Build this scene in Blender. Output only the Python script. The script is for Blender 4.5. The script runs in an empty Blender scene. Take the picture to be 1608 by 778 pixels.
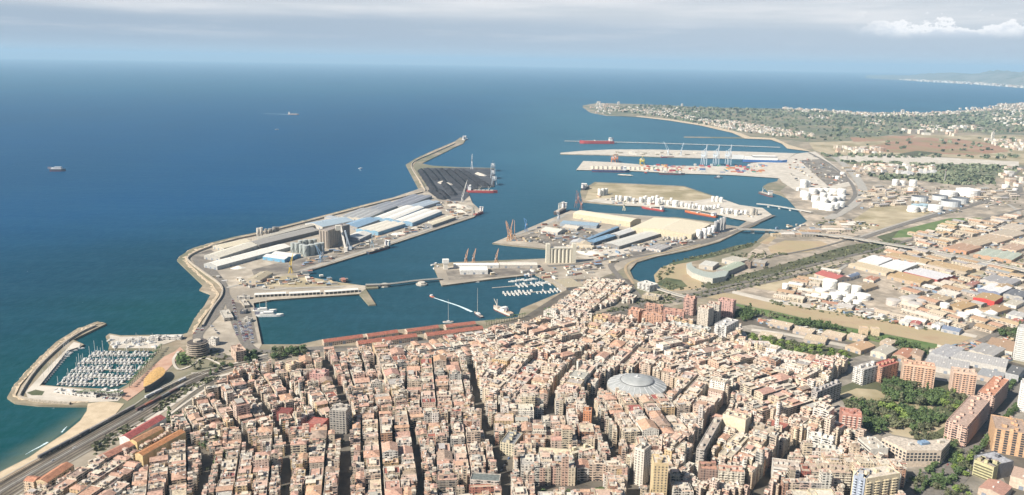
import bpy, bmesh, math, random
from mathutils import Vector, Matrix
from mathutils.geometry import tessellate_polygon
random.seed(7)
C = bpy.context.scene.collection
S = bpy.context.scene
# ------------------------------------------------------------------ camera
F_PX, CW, CH, CAM_H, PITCH, ROLL = 1250.0, 1608.0, 778.0, 465.0, math.radians(13.15), math.radians(0.945)
FV = Vector((0, math.cos(PITCH), -math.sin(PITCH)))
R0, U0 = Vector((1, 0, 0)), Vector((0, math.sin(PITCH), math.cos(PITCH)))
UV_ = U0 * math.cos(ROLL) - R0 * math.sin(ROLL)
RV = R0 * math.cos(ROLL) + U0 * math.sin(ROLL)
cd = bpy.data.cameras.new("camera"); cam = bpy.data.objects.new("camera", cd); C.objects.link(cam)
cd.sensor_width = 36; cd.lens = F_PX / CW * 36; cd.clip_start = 1; cd.clip_end = 400000
cam.matrix_world = Matrix(((RV.x, UV_.x, -FV.x, 0), (RV.y, UV_.y, -FV.y, 0), (RV.z, UV_.z, -FV.z, CAM_H), (0, 0, 0, 1)))
S.camera = cam
# ------------------------------------------------------------------ sky, sun, exposure
SUN_EL = math.radians(40); SUN_DIR = Vector((-0.86, -0.51, 0)).normalized()      # towards the sun
sv = Vector((SUN_DIR.x * math.cos(SUN_EL), SUN_DIR.y * math.cos(SUN_EL), math.sin(SUN_EL)))
sl = bpy.data.lights.new("sun", 'SUN'); sl.energy = 5.0; sl.angle = math.radians(0.5); sl.color = (1.0, 0.93, 0.82)
so = bpy.data.objects.new("sun", sl); C.objects.link(so); so.rotation_euler = (-sv).to_track_quat('-Z', 'Y').to_euler()
so.location = (0, 0, 3000)
W = bpy.data.worlds.new("World"); S.world = W; W.use_nodes = True
def sky_nodes():
    nt = W.node_tree; nt.nodes.clear(); N = nt.nodes.new; L = nt.links.new
    out = N('ShaderNodeOutputWorld'); bg = N('ShaderNodeBackground')
    sky = N('ShaderNodeTexSky'); sky.sky_type = 'NISHITA'; sky.sun_disc = False
    sky.sun_elevation = SUN_EL; sky.sun_rotation = math.atan2(sv.x, sv.y); sky.air_density = 1.0; sky.dust_density = 1.4; sky.ozone_density = 1.6
    tc = N('ShaderNodeTexCoord'); sep = N('ShaderNodeSeparateXYZ'); L(tc.outputs['Generated'], sep.inputs[0])
    # angular coordinates so the low cloud banks stretch along the horizon
    def m(op, a, b=None, c=None, clamp=False):
        n = N('ShaderNodeMath'); n.operation = op; n.use_clamp = clamp
        for i, v in enumerate((a, b, c)):
            if v is None: continue
            if isinstance(v, (int, float)): n.inputs[i].default_value = v
            else: L(v, n.inputs[i])
        return n.outputs[0]
    az = m('ARCTAN2', sep.outputs[0], sep.outputs[1]); el = m('ARCSINE', sep.outputs[2])
    cb = N('ShaderNodeCombineXYZ'); L(az, cb.inputs[0]); L(el, cb.inputs[1])
    def noise(sx, sy, scale, detail, off=0.0, rough=.55):
        mp = N('ShaderNodeMapping'); mp.inputs['Scale'].default_value = (sx, sy, 1); mp.inputs['Location'].default_value = (off, off * .7, off); L(cb.outputs[0], mp.inputs[0])
        n = N('ShaderNodeTexNoise'); n.inputs['Scale'].default_value = scale; n.inputs['Detail'].default_value = detail; n.inputs['Roughness'].default_value = rough; L(mp.outputs[0], n.inputs[0]); return n.outputs[0]
    def ss(x, a, b):
        n = N('ShaderNodeMapRange'); n.interpolation_type = 'SMOOTHSTEP'; L(x, n.inputs[0]); n.inputs[1].default_value = a; n.inputs[2].default_value = b; return n.outputs[0]
    def mix(f, a, b):
        n = N('ShaderNodeMix'); n.data_type = 'RGBA'
        if isinstance(f, (int, float)): n.inputs[0].default_value = f
        else: L(f, n.inputs[0])
        for v, i in ((a, 6), (b, 7)):
            if isinstance(v, tuple): n.inputs[i].default_value = (*v, 1)
            else: L(v, n.inputs[i])
        return n.outputs[2]
    k = 1 / SKY_STR
    # thin grey-blue haze bank on the horizon, paler cloud deck above it
    e2 = m('ADD', el, m('MULTIPLY', m('SUBTRACT', noise(2.2, 9, 1.6, 3, 2.1), .5), .020))
    wisp = noise(2.0, 26, 2.0, 6, 5.0, .6)
    low = mix(ss(el, 0.000, 0.022), tuple(c * k for c in SKY_H), tuple(c * k for c in SKY_B))
    low = mix(m('MULTIPLY', ss(az, -.55, .45), .42), low, tuple(c * k for c in (.42, .46, .515)))
    deck = mix(ss(wisp, .35, .7), tuple(c * k for c in SKY_D1), tuple(c * k for c in SKY_D2))
    az2 = m('ADD', e2, m('MULTIPLY', az, 0.010))
    c1 = mix(ss(az2, 0.038, 0.058), low, deck)
    c1 = mix(m('MULTIPLY', ss(wisp, .52, .72), m('MULTIPLY', ss(el, .012, .03), .30)), c1, tuple(c * k for c in SKY_D2))
    skyc = mix(ss(el, 0.10, 0.22), mix(.12, c1, sky.outputs[0]), sky.outputs[0])
    # cumulus on the horizon, right of the view
    w = ss(az, .375, .44); w2 = m('SUBTRACT', 1.0, ss(az, .53, .64)); ww = m('MULTIPLY', w, w2)
    puff = noise(30, 52, 1.0, 8, 9.3, .62)
    top = m('ADD', 0.0385, m('MULTIPLY', m('SUBTRACT', puff, .38), .095)); 
    body = m('MULTIPLY', ss(m('SUBTRACT', top, el), -.0012, .0030), ss(el, .0290, .0420))
    lit = mix(ss(m('SUBTRACT', top, el), .003, .020), tuple(c * k for c in (.66, .65, .65)), tuple(c * k for c in (.46, .49, .54)))
    skyc = mix(m('MULTIPLY', m('MULTIPLY', body, ww), .88), skyc, lit)
    L(skyc, bg.inputs[0]); bg.inputs[1].default_value = SKY_STR; L(bg.outputs[0], out.inputs[0])
SKY_STR = 0.055
SKY_H = (.335, .385, .45); SKY_B = (.255, .305, .38); SKY_D1 = (.40, .425, .465); SKY_D2 = (.53, .53, .55)
sky_nodes()
S.view_settings.view_transform = 'Standard'; S.view_settings.look = 'None'; S.view_settings.exposure = 0.76; S.view_settings.gamma = 1
S.view_settings.use_curve_mapping = False
S.render.engine = 'CYCLES'
cy = S.cycles; cy.max_bounces = 5; cy.diffuse_bounces = 2; cy.glossy_bounces = 2; cy.transmission_bounces = 2; cy.volume_bounces = 0; cy.transparent_max_bounces = 4
cy.use_adaptive_sampling = True; cy.adaptive_threshold = 0.02; cy.use_denoising = True
cy.caustics_reflective = False; cy.caustics_refractive = False
try: cy.denoiser = 'OPENIMAGEDENOISE'
except Exception: pass

# ------------------------------------------------------------------ helpers
LAND = 3.0
def P(px, py, z=LAND):
    """the point at height z that the photograph shows at pixel (px, py) of 1608 x 778"""
    d = FV + RV * ((px - CW / 2) / F_PX) + UV_ * ((CH / 2 - py) / F_PX)
    t = (z - CAM_H) / d.z
    return Vector((d.x * t, d.y * t, z))
def K(x0, y0, s):
    return lambda x, y: (x0 + x / s, y0 + y / s)
def P2(px, py, z=LAND):
    p = P(px, py, z); return (p.x, p.y)
def dist(p): return math.hypot(p[0], p[1])
def ppm(p):   # photo pixels per metre at a world point
    return F_PX / math.sqrt(p[0] ** 2 + p[1] ** 2 + CAM_H ** 2)
def to_px(x, y, z):
    d = Vector((x, y, z - CAM_H)); w = d.dot(FV)
    if w <= 1: return (-9999, -9999)
    return (CW / 2 + F_PX * d.dot(RV) / w, CH / 2 - F_PX * d.dot(UV_) / w)
def inside(x, y, poly):
    c = False; n = len(poly); j = n - 1
    for i in range(n):
        xi, yi = poly[i]; xj, yj = poly[j]
        if (yi > y) != (yj > y) and x < (xj - xi) * (y - yi) / (yj - yi) + xi: c = not c
        j = i
    return c
def seg_d(x, y, a, b):
    vx, vy = b[0] - a[0], b[1] - a[1]; L2 = vx * vx + vy * vy or 1e-9
    t = max(0, min(1, ((x - a[0]) * vx + (y - a[1]) * vy) / L2))
    return math.hypot(x - a[0] - t * vx, y - a[1] - t * vy)
def path_d(x, y, pts): return min(seg_d(x, y, pts[i], pts[i + 1]) for i in range(len(pts) - 1))

def newmat(name):
    m = bpy.data.materials.new(name); m.use_nodes = True; nt = m.node_tree
    b = nt.nodes.get('Principled BSDF'); b.inputs['Specular IOR Level'].default_value = 0.3
    return m, nt, b
def mat_noise(name, c1, c2, scale=0.05, detail=5, rough=.9, c3=None, scale3=.004, lo=.38, hi=.62, stretch=None, metal=0):
    """two tones mixed by world-space noise, a third by a broader one"""
    m, nt, b = newmat(name); N = nt.nodes.new; L = nt.links.new
    g = N('ShaderNodeNewGeometry'); src = g.outputs['Position']
    if stretch:
        mp = N('ShaderNodeMapping'); mp.inputs['Rotation'].default_value = (0, 0, stretch[0]); L(src, mp.inputs[0])
        mp2 = N('ShaderNodeMapping'); mp2.inputs['Scale'].default_value = (1, stretch[1], 1); L(mp.outputs[0], mp2.inputs[0]); src = mp2.outputs[0]
    def nz(sc, d):
        n = N('ShaderNodeTexNoise'); n.inputs['Scale'].default_value = sc; n.inputs['Detail'].default_value = d; n.inputs['Roughness'].default_value = .62; L(src, n.inputs[0])
        r = N('ShaderNodeMapRange'); r.inputs[1].default_value = lo; r.inputs[2].default_value = hi; L(n.outputs[0], r.inputs[0]); return r.outputs[0]
    mx = N('ShaderNodeMix'); mx.data_type = 'RGBA'; L(nz(scale, detail), mx.inputs[0]); mx.inputs[6].default_value = (*c1, 1); mx.inputs[7].default_value = (*c2, 1)
    o = mx.outputs[2]
    if c3:
        m3 = N('ShaderNodeMix'); m3.data_type = 'RGBA'; L(nz(scale3, 4), m3.inputs[0]); L(o, m3.inputs[6]); m3.inputs[7].default_value = (*c3, 1); o = m3.outputs[2]
    L(o, b.inputs['Base Color']); b.inputs['Roughness'].default_value = rough; b.inputs['Metallic'].default_value = metal
    return m
def attr_mat(name, windows=False, rough=.85, dirt=.35, ribs=False):
    """colour from the mesh's col attribute, weathering noise, and for facades rows of windows laid out in metres (UV)"""
    m, nt, b = newmat(name); N = nt.nodes.new; L = nt.links.new
    def mt(op, a, bb=None, c=None):
        n = N('ShaderNodeMath'); n.operation = op
        for i, v in enumerate((a, bb, c)):
            if v is None: continue
            if isinstance(v, (int, float)): n.inputs[i].default_value = v
            else: L(v, n.inputs[i])
        return n.outputs[0]
    at = N('ShaderNodeAttribute'); at.attribute_name = 'col'
    g = N('ShaderNodeNewGeometry')
    n = N('ShaderNodeTexNoise'); n.inputs['Scale'].default_value = .35; n.inputs['Detail'].default_value = 6; n.inputs['Roughness'].default_value = .7; L(g.outputs['Position'], n.inputs[0])
    r = N('ShaderNodeMapRange'); r.inputs[1].default_value = .3; r.inputs[2].default_value = .7; r.inputs[3].default_value = 1 - dirt; r.inputs[4].default_value = 1 + dirt * .35; L(n.outputs[0], r.inputs[0])
    sc = N('ShaderNodeVectorMath'); sc.operation = 'SCALE'; L(at.outputs['Color'], sc.inputs[0]); L(r.outputs[0], sc.inputs[3])
    col = sc.outputs[0]
    if windows or ribs:
        uv = N('ShaderNodeUVMap'); uv.uv_map = 'UVMap'; sp = N('ShaderNodeSeparateXYZ'); L(uv.outputs[0], sp.inputs[0]); u, v = sp.outputs[0], sp.outputs[1]
    if windows:
        al = at.outputs['Alpha']        # style 0: blank, else .1 .. 1
        st = mt('MULTIPLY', al, 7.31); per = mt('ADD', 2.5, mt('MULTIPLY', mt('FRACT', st), 1.9))
        fu = mt('FRACT', mt('DIVIDE', u, per)); fv = mt('FRACT', mt('DIVIDE', v, 3.05))
        wu = mt('LESS_THAN', mt('ABSOLUTE', mt('SUBTRACT', fu, .5)), mt('ADD', .15, mt('MULTIPLY', mt('FRACT', mt('MULTIPLY', al, 13.7)), .17)))
        wv = mt('LESS_THAN', mt('ABSOLUTE', mt('SUBTRACT', fv, .50)), .25)
        win = mt('MULTIPLY', wu, wv)
        # every second or third bay: balcony recess shade painted dark over a pale parapet
        fb = mt('FRACT', mt('DIVIDE', mt('ADD', u, mt('MULTIPLY', al, 9)), mt('MULTIPLY', per, 3)))
        bal = mt('MULTIPLY', mt('LESS_THAN', fb, mt('MULTIPLY', mt('FRACT', mt('MULTIPLY', al, 5.3)), .66)), mt('GREATER_THAN', fv, .40))
        win = mt('MAXIMUM', win, bal)
        # some shutters are down
        wn = N('ShaderNodeTexWhiteNoise'); wn.noise_dimensions = '3D'; cb = N('ShaderNodeCombineXYZ')
        L(mt('FLOOR', mt('DIVIDE', u, per)), cb.inputs[0]); L(mt('FLOOR', mt('DIVIDE', v, 3.05)), cb.inputs[1]); L(al, cb.inputs[2]); L(cb.outputs[0], wn.inputs[0])
        shut = mt('MULTIPLY', mt('GREATER_THAN', wn.outputs[0], .72), .6)
        win = mt('MULTIPLY', mt('MULTIPLY', win, mt('SUBTRACT', 1.0, shut)), mt('GREATER_THAN', al, .05))
        win = mt('MULTIPLY', win, mt('GREATER_THAN', v, 0.2))
        slab = mt('MULTIPLY', mt('LESS_THAN', fv, .10), mt('MULTIPLY', mt('GREATER_THAN', al, .5), .35))
        s1 = N('ShaderNodeMix'); s1.data_type = 'RGBA'; L(slab, s1.inputs[0]); L(col, s1.inputs[6]); s1.inputs[7].default_value = (.75, .72, .66, 1)
        mx = N('ShaderNodeMix'); mx.data_type = 'RGBA'; L(win, mx.inputs[0]); L(s1.outputs[2], mx.inputs[6]); mx.inputs[7].default_value = (.045, .045, .05, 1); col = mx.outputs[2]
        rr = N('ShaderNodeMapRange'); rr.inputs[3].default_value = rough; rr.inputs[4].default_value = .25; L(win, rr.inputs[0]); L(rr.outputs[0], b.inputs['Roughness'])
    else: b.inputs['Roughness'].default_value = rough
    if ribs:
        f = mt('FRACT', mt('DIVIDE', u, 3.4)); k = mt('MULTIPLY', mt('LESS_THAN', f, .22), .22)
        mx = N('ShaderNodeMix'); mx.data_type = 'RGBA'; L(k, mx.inputs[0]); L(col, mx.inputs[6]); mx.inputs[7].default_value = (.08, .08, .08, 1); col = mx.outputs[2]
    L(col, b.inputs['Base Color'])
    return m
MF = attr_mat('painted facade', windows=True)
MR = attr_mat('weathered roof', dirt=.55)
MP_ = attr_mat('painted surface', dirt=.2, rough=.6)
MS = attr_mat('ribbed sheet roofing', ribs=True, dirt=.3, rough=.55)

class MB:
    """collects faces with colours and UVs; build() links them as ONE mesh object"""
    def __init__(s): s.v = []; s.f = []; s.c = []; s.u = []
    def face(s, pts, col=(.5, .5, .5, 0), uv=None):
        i = len(s.v); s.v.extend([tuple(p) for p in pts]); s.f.append(tuple(range(i, i + len(pts))))
        if len(col) == 3: col = (*col, 0)
        s.c.append(col); s.u.append(uv or [(0, 0)] * len(pts)); return s
    def walls(s, poly, z0, z1, col, v0=0.0):
        n = len(poly); u = 0.0
        for i in range(n):
            a, b = poly[i], poly[(i + 1) % n]; L = math.hypot(b[0] - a[0], b[1] - a[1])
            h = z1 - z0
            s.face([(a[0], a[1], z0), (b[0], b[1], z0), (b[0], b[1], z1), (a[0], a[1], z1)], col, [(u, v0), (u + L, v0), (u + L, v0 + h), (u, v0 + h)]); u += math.ceil(L / 3.3) * 3.3
        return s
    def cap(s, poly, z, col): return s.face([(p[0], p[1], z) for p in poly], col, [(p[0], p[1]) for p in poly])
    def prism(s, poly, z0, z1, col, top=None): s.walls(poly, z0, z1, col); s.cap(poly, z1, top or (*col[:3], 0)); return s
    def box(s, c, sx, sy, z0, z1, rz, col, top=None): return s.prism(rect(c, sx, sy, rz), z0, z1, col, top)
    def cyl(s, c, r, z0, z1, n, col, r1=None, cone=0, top=None):
        r1 = r if r1 is None else r1
        a = [(c[0] + r * math.cos(t * 2 * math.pi / n), c[1] + r * math.sin(t * 2 * math.pi / n)) for t in range(n)]
        b = [(c[0] + r1 * math.cos(t * 2 * math.pi / n), c[1] + r1 * math.sin(t * 2 * math.pi / n)) for t in range(n)]
        for i in range(n):
            j = (i + 1) % n
            s.face([(*a[i], z0), (*a[j], z0), (*b[j], z1), (*b[i], z1)], col)
        if cone:
            for i in range(n): s.face([(*b[i], z1), (*b[(i + 1) % n], z1), (c[0], c[1], z1 + cone)], top or col)
        else: s.face([(*p, z1) for p in b], top or col)
        return s
    def bar(s, a, b, w, col, w2=None):
        a, b = Vector(a), Vector(b); d = (b - a).normalized(); up = Vector((0, 0, 1)) if abs(d.z) < .95 else Vector((1, 0, 0))
        x = d.cross(up).normalized(); y = x.cross(d); w2 = w if w2 is None else w2
        A = [a + x * i * w / 2 + y * j * w / 2 for i, j in ((-1, -1), (1, -1), (1, 1), (-1, 1))]
        B = [b + x * i * w2 / 2 + y * j * w2 / 2 for i, j in ((-1, -1), (1, -1), (1, 1), (-1, 1))]
        for i in range(4): j = (i + 1) % 4; s.face([A[i], A[j], B[j], B[i]], col)
        s.face(A[::-1], col); s.face(B, col); return s
    def build(s, name, mat, parent=None, origin=(0, 0, 0), smooth=False, weld=False):
        me = bpy.data.meshes.new(name)
        ox, oy, oz = origin
        me.from_pydata([(x - ox, y - oy, z - oz) for x, y, z in s.v], [], s.f)
        ca = me.color_attributes.new('col', 'FLOAT_COLOR', 'CORNER'); uv = me.uv_layers.new(name='UVMap')
        cl = []; ul = []
        for f, c, u in zip(s.f, s.c, s.u):
            cl.extend(list(c) * len(f))
            for q in u: ul.extend(q)
        ca.data.foreach_set('color', cl); uv.data.foreach_set('uv', ul)
        if weld or smooth:
            bm = bmesh.new(); bm.from_mesh(me); bmesh.ops.remove_doubles(bm, verts=bm.verts, dist=.01)
            bmesh.ops.recalc_face_normals(bm, faces=bm.faces); bm.to_mesh(me); bm.free()
        if smooth: me.polygons.foreach_set('use_smooth', [True] * len(me.polygons))
        me.materials.append(mat); o = bpy.data.objects.new(name, me); C.objects.link(o)
        if parent is not None: o.parent = parent
        else: o.location = origin
        return o
def rect(c, sx, sy, rz):
    cs, sn = math.cos(rz), math.sin(rz)
    return [(c[0] + x * cs - y * sn, c[1] + x * sn + y * cs) for x, y in ((-sx / 2, -sy / 2), (sx / 2, -sy / 2), (sx / 2, sy / 2), (-sx / 2, sy / 2))]
def inset(q, d):
    """a quad pulled in by d metres"""
    cx = sum(p[0] for p in q) / len(q); cy_ = sum(p[1] for p in q) / len(q)
    ex = math.dist(q[0], q[1]) / 2; ey = math.dist(q[1], q[2]) / 2
    ux = ((q[1][0] - q[0][0]) / (2 * ex), (q[1][1] - q[0][1]) / (2 * ex)); uy = ((q[2][0] - q[1][0]) / (2 * ey), (q[2][1] - q[1][1]) / (2 * ey))
    ax, ay = max(ex - d, .1), max(ey - d, .1)
    return [(cx + ux[0] * i * ax + uy[0] * j * ay, cy_ + ux[1] * i * ax + uy[1] * j * ay) for i, j in ((-1, -1), (1, -1), (1, 1), (-1, 1))]
USED = {}
def tag(o, label=None, cat=None, group=None, kind=None):
    if label:
        if label in USED and not group: label = label
        USED[label] = USED.get(label, 0) + 1; o['label'] = label
    if cat: o['category'] = cat
    if group: o['group'] = group
    if kind: o['kind'] = kind
    return o
def empty(name, loc, rz=0.0):
    o = bpy.data.objects.new(name, None); C.objects.link(o); o.location = loc; o.rotation_euler = (0, 0, rz); o.empty_display_size = 1; return o
def copy_tree(o, kids, parent=None):
    c = o.copy(); C.objects.link(c); c.parent = parent
    for ch in kids.get(o.name, ()): copy_tree(ch, kids, c)
    return c
ORD = "first second third fourth fifth sixth seventh eighth ninth tenth eleventh twelfth thirteenth fourteenth fifteenth sixteenth seventeenth eighteenth nineteenth twentieth".split()
TENS = "twenty thirty forty fifty sixty seventy eighty ninety".split()
def ordinal(n):
    if n <= 20: return ORD[n - 1]
    if n < 100: return TENS[n // 10 - 2] + ('-' + ORD[n % 10 - 1] if n % 10 else 'th').replace('yth', 'ieth')
    return 'one hundred ' + (ordinal(n - 100) if n > 100 else 'th')
# landmarks that labels of repeats point to
LM = []
def landmark(name, px, py): p = P(px, py); LM.append((name, p.x, p.y))
PEND = []      # (object, description, x, y, noun)
def later(o, desc, x, y): PEND.append((o, desc, x, y))
def resolve_labels():
    by = {}
    for o, desc, x, y in PEND:
        nm, lx, ly = min(LM, key=lambda l: (l[1] - x) ** 2 + (l[2] - y) ** 2)
        # directions as seen in the view
        d = dist((lx, ly)); ux, uy = lx / d, ly / d
        along = (x - lx) * ux + (y - ly) * uy; across = (x - lx) * uy - (y - ly) * ux
        if abs(along) > abs(across): rel = 'beyond' if along > 0 else 'in front of'
        else: rel = 'right of' if across > 0 else 'left of'
        by.setdefault((desc, rel, nm), []).append((math.hypot(x - lx, y - ly), o))
    for (desc, rel, nm), l in by.items():
        l.sort(key=lambda t: t[0])
        for i, (d, o) in enumerate(l):
            o['label'] = (f"{ordinal(i + 1)} nearest " if len(l) > 1 else "") + f"{desc} {rel} {nm}"
def struct(name, poly, z, mat, z0=None, label=None):
    """flat patch of ground (world polygon), optionally with side walls down to z0"""
    tri = tessellate_polygon([[Vector((p[0], p[1], 0)) for p in poly]])
    me = bpy.data.meshes.new(name); n = len(poly)
    v = [(p[0], p[1], z) for p in poly]; f = []
    for t in tri:
        a, b, c = (Vector(v[i]) for i in t)
        f.append(t if (b - a).cross(c - a).z > 0 else (t[0], t[2], t[1]))
    if z0 is not None:
        v += [(p[0], p[1], z0) for p in poly]
        area = sum(poly[i][0] * poly[(i + 1) % n][1] - poly[(i + 1) % n][0] * poly[i][1] for i in range(n))
        for i in range(n):
            j = (i + 1) % n
            f.append((i, i + n, j + n, j) if area > 0 else (i, j, j + n, i + n))
    me.from_pydata(v, [], f); me.materials.append(mat); o = bpy.data.objects.new(name, me); C.objects.link(o); o['kind'] = 'structure'
    if label: o['label'] = label
    return o
def ppoly(pts, z=LAND): return [P2(x, y, z) for x, y in pts]
LAYER = [0]
def patch(name, pts, mat, lift=None, z=LAND):
    """a patch traced on the ground; each new one lies a little above the last so that none share a plane"""
    LAYER[0] += 1; zz = z + (lift if lift is not None else .05 + LAYER[0] * .012)
    return struct(name, ppoly(pts, zz), zz, mat)
def ribbon(name, pts, width, mat, lift=None, z=LAND, world=False, kind='structure'):
    LAYER[0] += 1; zz = z + (lift if lift is not None else .05 + LAYER[0] * .012)
    w = pts if world else [P2(x, y, zz) for x, y in pts]
    w = smooth_path(w)
    Lh, Rh = [], []
    for i, p in enumerate(w):
        a = w[max(0, i - 1)]; b = w[min(len(w) - 1, i + 1)]; d = math.hypot(b[0] - a[0], b[1] - a[1]) or 1
        nx, ny = -(b[1] - a[1]) / d, (b[0] - a[0]) / d
        Lh.append((p[0] + nx * width / 2, p[1] + ny * width / 2, zz)); Rh.append((p[0] - nx * width / 2, p[1] - ny * width / 2, zz))
    n = len(w); me = bpy.data.meshes.new(name)
    me.from_pydata(Lh + Rh, [], [(i, i + n, i + n + 1, i + 1) for i in range(n - 1)]); me.materials.append(mat)
    o = bpy.data.objects.new(name, me); C.objects.link(o)
    if kind: o['kind'] = kind
    return o
def smooth_path(w, k=4):
    if len(w) < 3: return list(w)
    out = []
    for i in range(len(w) - 1):
        p0 = w[max(0, i - 1)]; p1 = w[i]; p2 = w[i + 1]; p3 = w[min(len(w) - 1, i + 2)]
        for j in range(k):
            t = j / k
            out.append(tuple(.5 * (2 * p1[m] + (p2[m] - p0[m]) * t + (2 * p0[m] - 5 * p1[m] + 4 * p2[m] - p3[m]) * t * t + (3 * p1[m] - p0[m] - 3 * p2[m] + p3[m]) * t ** 3) for m in (0, 1)))
    out.append(tuple(w[-1])); return out
# ================================================================== the sea, the land, the air
def water_mat():
    m, nt, b = newmat('sea water'); N = nt.nodes.new; L = nt.links.new
    g = N('ShaderNodeNewGeometry'); sp = N('ShaderNodeSeparateXYZ'); L(g.outputs['Position'], sp.inputs[0])
    def mt(op, a, bb=None):
        n = N('ShaderNodeMath'); n.operation = op
        for i, v in enumerate((a, bb)):
            if v is None: continue
            if isinstance(v, (int, float)): n.inputs[i].default_value = v
            else: L(v, n.inputs[i])
        return n.outputs[0]
    def nz(sc, d, s=(1, 1, 1), rough=.6):
        mp = N('ShaderNodeMapping'); mp.inputs['Scale'].default_value = s; L(g.outputs['Position'], mp.inputs[0])
        n = N('ShaderNodeTexNoise'); n.inputs['Scale'].default_value = sc; n.inputs['Detail'].default_value = d; n.inputs['Roughness'].default_value = rough; L(mp.outputs[0], n.inputs[0]); return n.outputs[0]
    def ss(x, a, c):
        n = N('ShaderNodeMapRange'); n.interpolation_type = 'SMOOTHSTEP'; L(x, n.inputs[0]); n.inputs[1].default_value = a; n.inputs[2].default_value = c; return n.outputs[0]
    def mix(f, a, bb):
        n = N('ShaderNodeMix'); n.data_type = 'RGBA'; L(f, n.inputs[0])
        for v, i in ((a, 6), (bb, 7)):
            if isinstance(v, tuple): n.inputs[i].default_value = (*v, 1)
            else: L(v, n.inputs[i])
        return n.outputs[2]
    x, y = sp.outputs[0], sp.outputs[1]
    # shallows: a bank of pale water round the beach and the marina, deepening away from it
    def dist_to(px, py):
        c = P(px, py, 0); dx = mt('SUBTRACT', x, c.x); dy = mt('SUBTRACT', y, c.y)
        return mt('ADD', mt('SQRT', mt('ADD', mt('MULTIPLY', dx, dx), mt('MULTIPLY', dy, dy))), mt('MULTIPLY', mt('SUBTRACT', nz(.004, 4), .5), 300))
    def line(p0, p1):
        a = P(*p0, 0); c = P(*p1, 0); d = (c - a).normalized(); nx, ny = -d.y, d.x
        return mt('ADD', mt('ADD', mt('MULTIPLY', x, nx), mt('MULTIPLY', y, ny)), -(a.x * nx + a.y * ny))
    off = mt('ADD', line((0, 741), (126, 660)), mt('MULTIPLY', mt('SUBTRACT', nz(.02, 4), .5), 26))
    shallow = (.003, .054, .045); mid = (.002, .036, .058); deep = (.002, .053, .140)
    dd = mt('MINIMUM', dist_to(150, 640), mt('ADD', dist_to(270, 500), 200))
    c1 = mix(ss(dd, 60, 650), shallow, mid); c1 = mix(ss(dd, 450, 1500), c1, deep)
    c0 = mix(mt('MAXIMUM', ss(off, -12, 36), ss(x, P(137, 637).x + 2, P(137, 637).x + 12)), (.12, .15, .10), c1)
    bay = ss(line((420, 400), (690, 215)), 420, -900)
    bay2 = ss(line((300, 520), (300, 420)), 0, -60)
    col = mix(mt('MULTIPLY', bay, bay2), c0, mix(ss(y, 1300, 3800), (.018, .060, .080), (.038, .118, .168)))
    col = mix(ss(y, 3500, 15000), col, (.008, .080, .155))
    streak = ss(nz(.004, 5, (.35, 2.2, 1), .7), .42, .68); col = mix(mt('MULTIPLY', streak, .15), col, (.03, .11, .17))
    patchy = ss(nz(.0012, 5, (1, .45, 1)), .35, .7); col = mix(mt('MULTIPLY', patchy, .30), col, (.006, .040, .085))
    chop = ss(nz(.055, 6, (1, .55, 1), .75), .40, .66); col = mix(mt('MULTIPLY', chop, .17), col, (.04, .125, .18)); fleck = mt('MULTIPLY', ss(nz(.11, 2, (1, .5, 1)), .74, .80), .5); col = mix(fleck, col, (.3, .38, .42))
    L(col, b.inputs['Base Color']); b.inputs['Roughness'].default_value = .45; b.inputs['Specular IOR Level'].default_value = .035; b.inputs['IOR'].default_value = 1.33
    bp = N('ShaderNodeBump'); bp.inputs['Strength'].default_value = .5; bp.inputs['Distance'].default_value = 1.2
    hgt = mt('ADD', nz(.09, 3, (1, .6, 1)), mt('MULTIPLY', nz(.02, 3, (.7, 1.2, 1)), 2.0)); L(hgt, bp.inputs['Height']); L(bp.outputs[0], b.inputs['Normal'])
    return m
RANGE = 80000.0
def sea():
    v = [(-RANGE, -3000, 0), (RANGE, -3000, 0), (RANGE, RANGE, 0), (-RANGE, RANGE, 0)]
    # one sheet, its far rim an arc so the horizon is level from any side
    pts = [(RANGE * math.cos(t), RANGE * math.sin(t)) for t in [math.radians(a) for a in range(0, 181, 3)]] + [(-RANGE, -3000), (RANGE, -3000)]
    struct('sea', pts, 0.0, water_mat())
sea()
G_LAND = mat_noise('dry ground', (.25, .20, .14), (.36, .30, .225), .03, 8, c3=(.16, .155, .10), scale3=.0035, lo=.42, hi=.60)
G_CONC = mat_noise('port concrete', (.32, .275, .215), (.48, .42, .34), .04, 8, c3=(.27, .235, .19), scale3=.008, lo=.4, hi=.62)
G_SAND = mat_noise('beach sand', (.44, .35, .24), (.54, .44, .31), .08, 6)
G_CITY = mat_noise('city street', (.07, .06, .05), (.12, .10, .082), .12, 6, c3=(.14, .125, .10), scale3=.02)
G_ROAD = mat_noise('road asphalt', (.135, .122, .108), (.19, .172, .15), .2, 5)
G_ROADP = mat_noise('pale road', (.30, .28, .25), (.38, .355, .31), .1, 5)
G_ROCK = mat_noise('breakwater rock', (.22, .165, .11), (.60, .49, .35), .45, 9, lo=.35, hi=.65)
G_COAL = mat_noise('coal yard ground', (.035, .037, .045), (.085, .085, .092), .03, 7)
G_OCH = mat_noise('ochre earth', (.34, .25, .16), (.44, .34, .22), .02, 6, c3=(.33, .27, .16), scale3=.01)
G_TAN = mat_noise('bare tan earth', (.36, .30, .20), (.45, .38, .26), .015, 7, c3=(.25, .21, .12), scale3=.006, lo=.45, hi=.6)
G_RED = mat_noise('red field soil', (.30, .17, .11), (.36, .23, .15), .006, 6, c3=(.22, .19, .10), scale3=.003, lo=.45, hi=.6)
G_GRN = mat_noise('green scrub', (.055, .075, .035), (.12, .13, .065), .03, 8, c3=(.09, .085, .05), scale3=.004)
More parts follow.
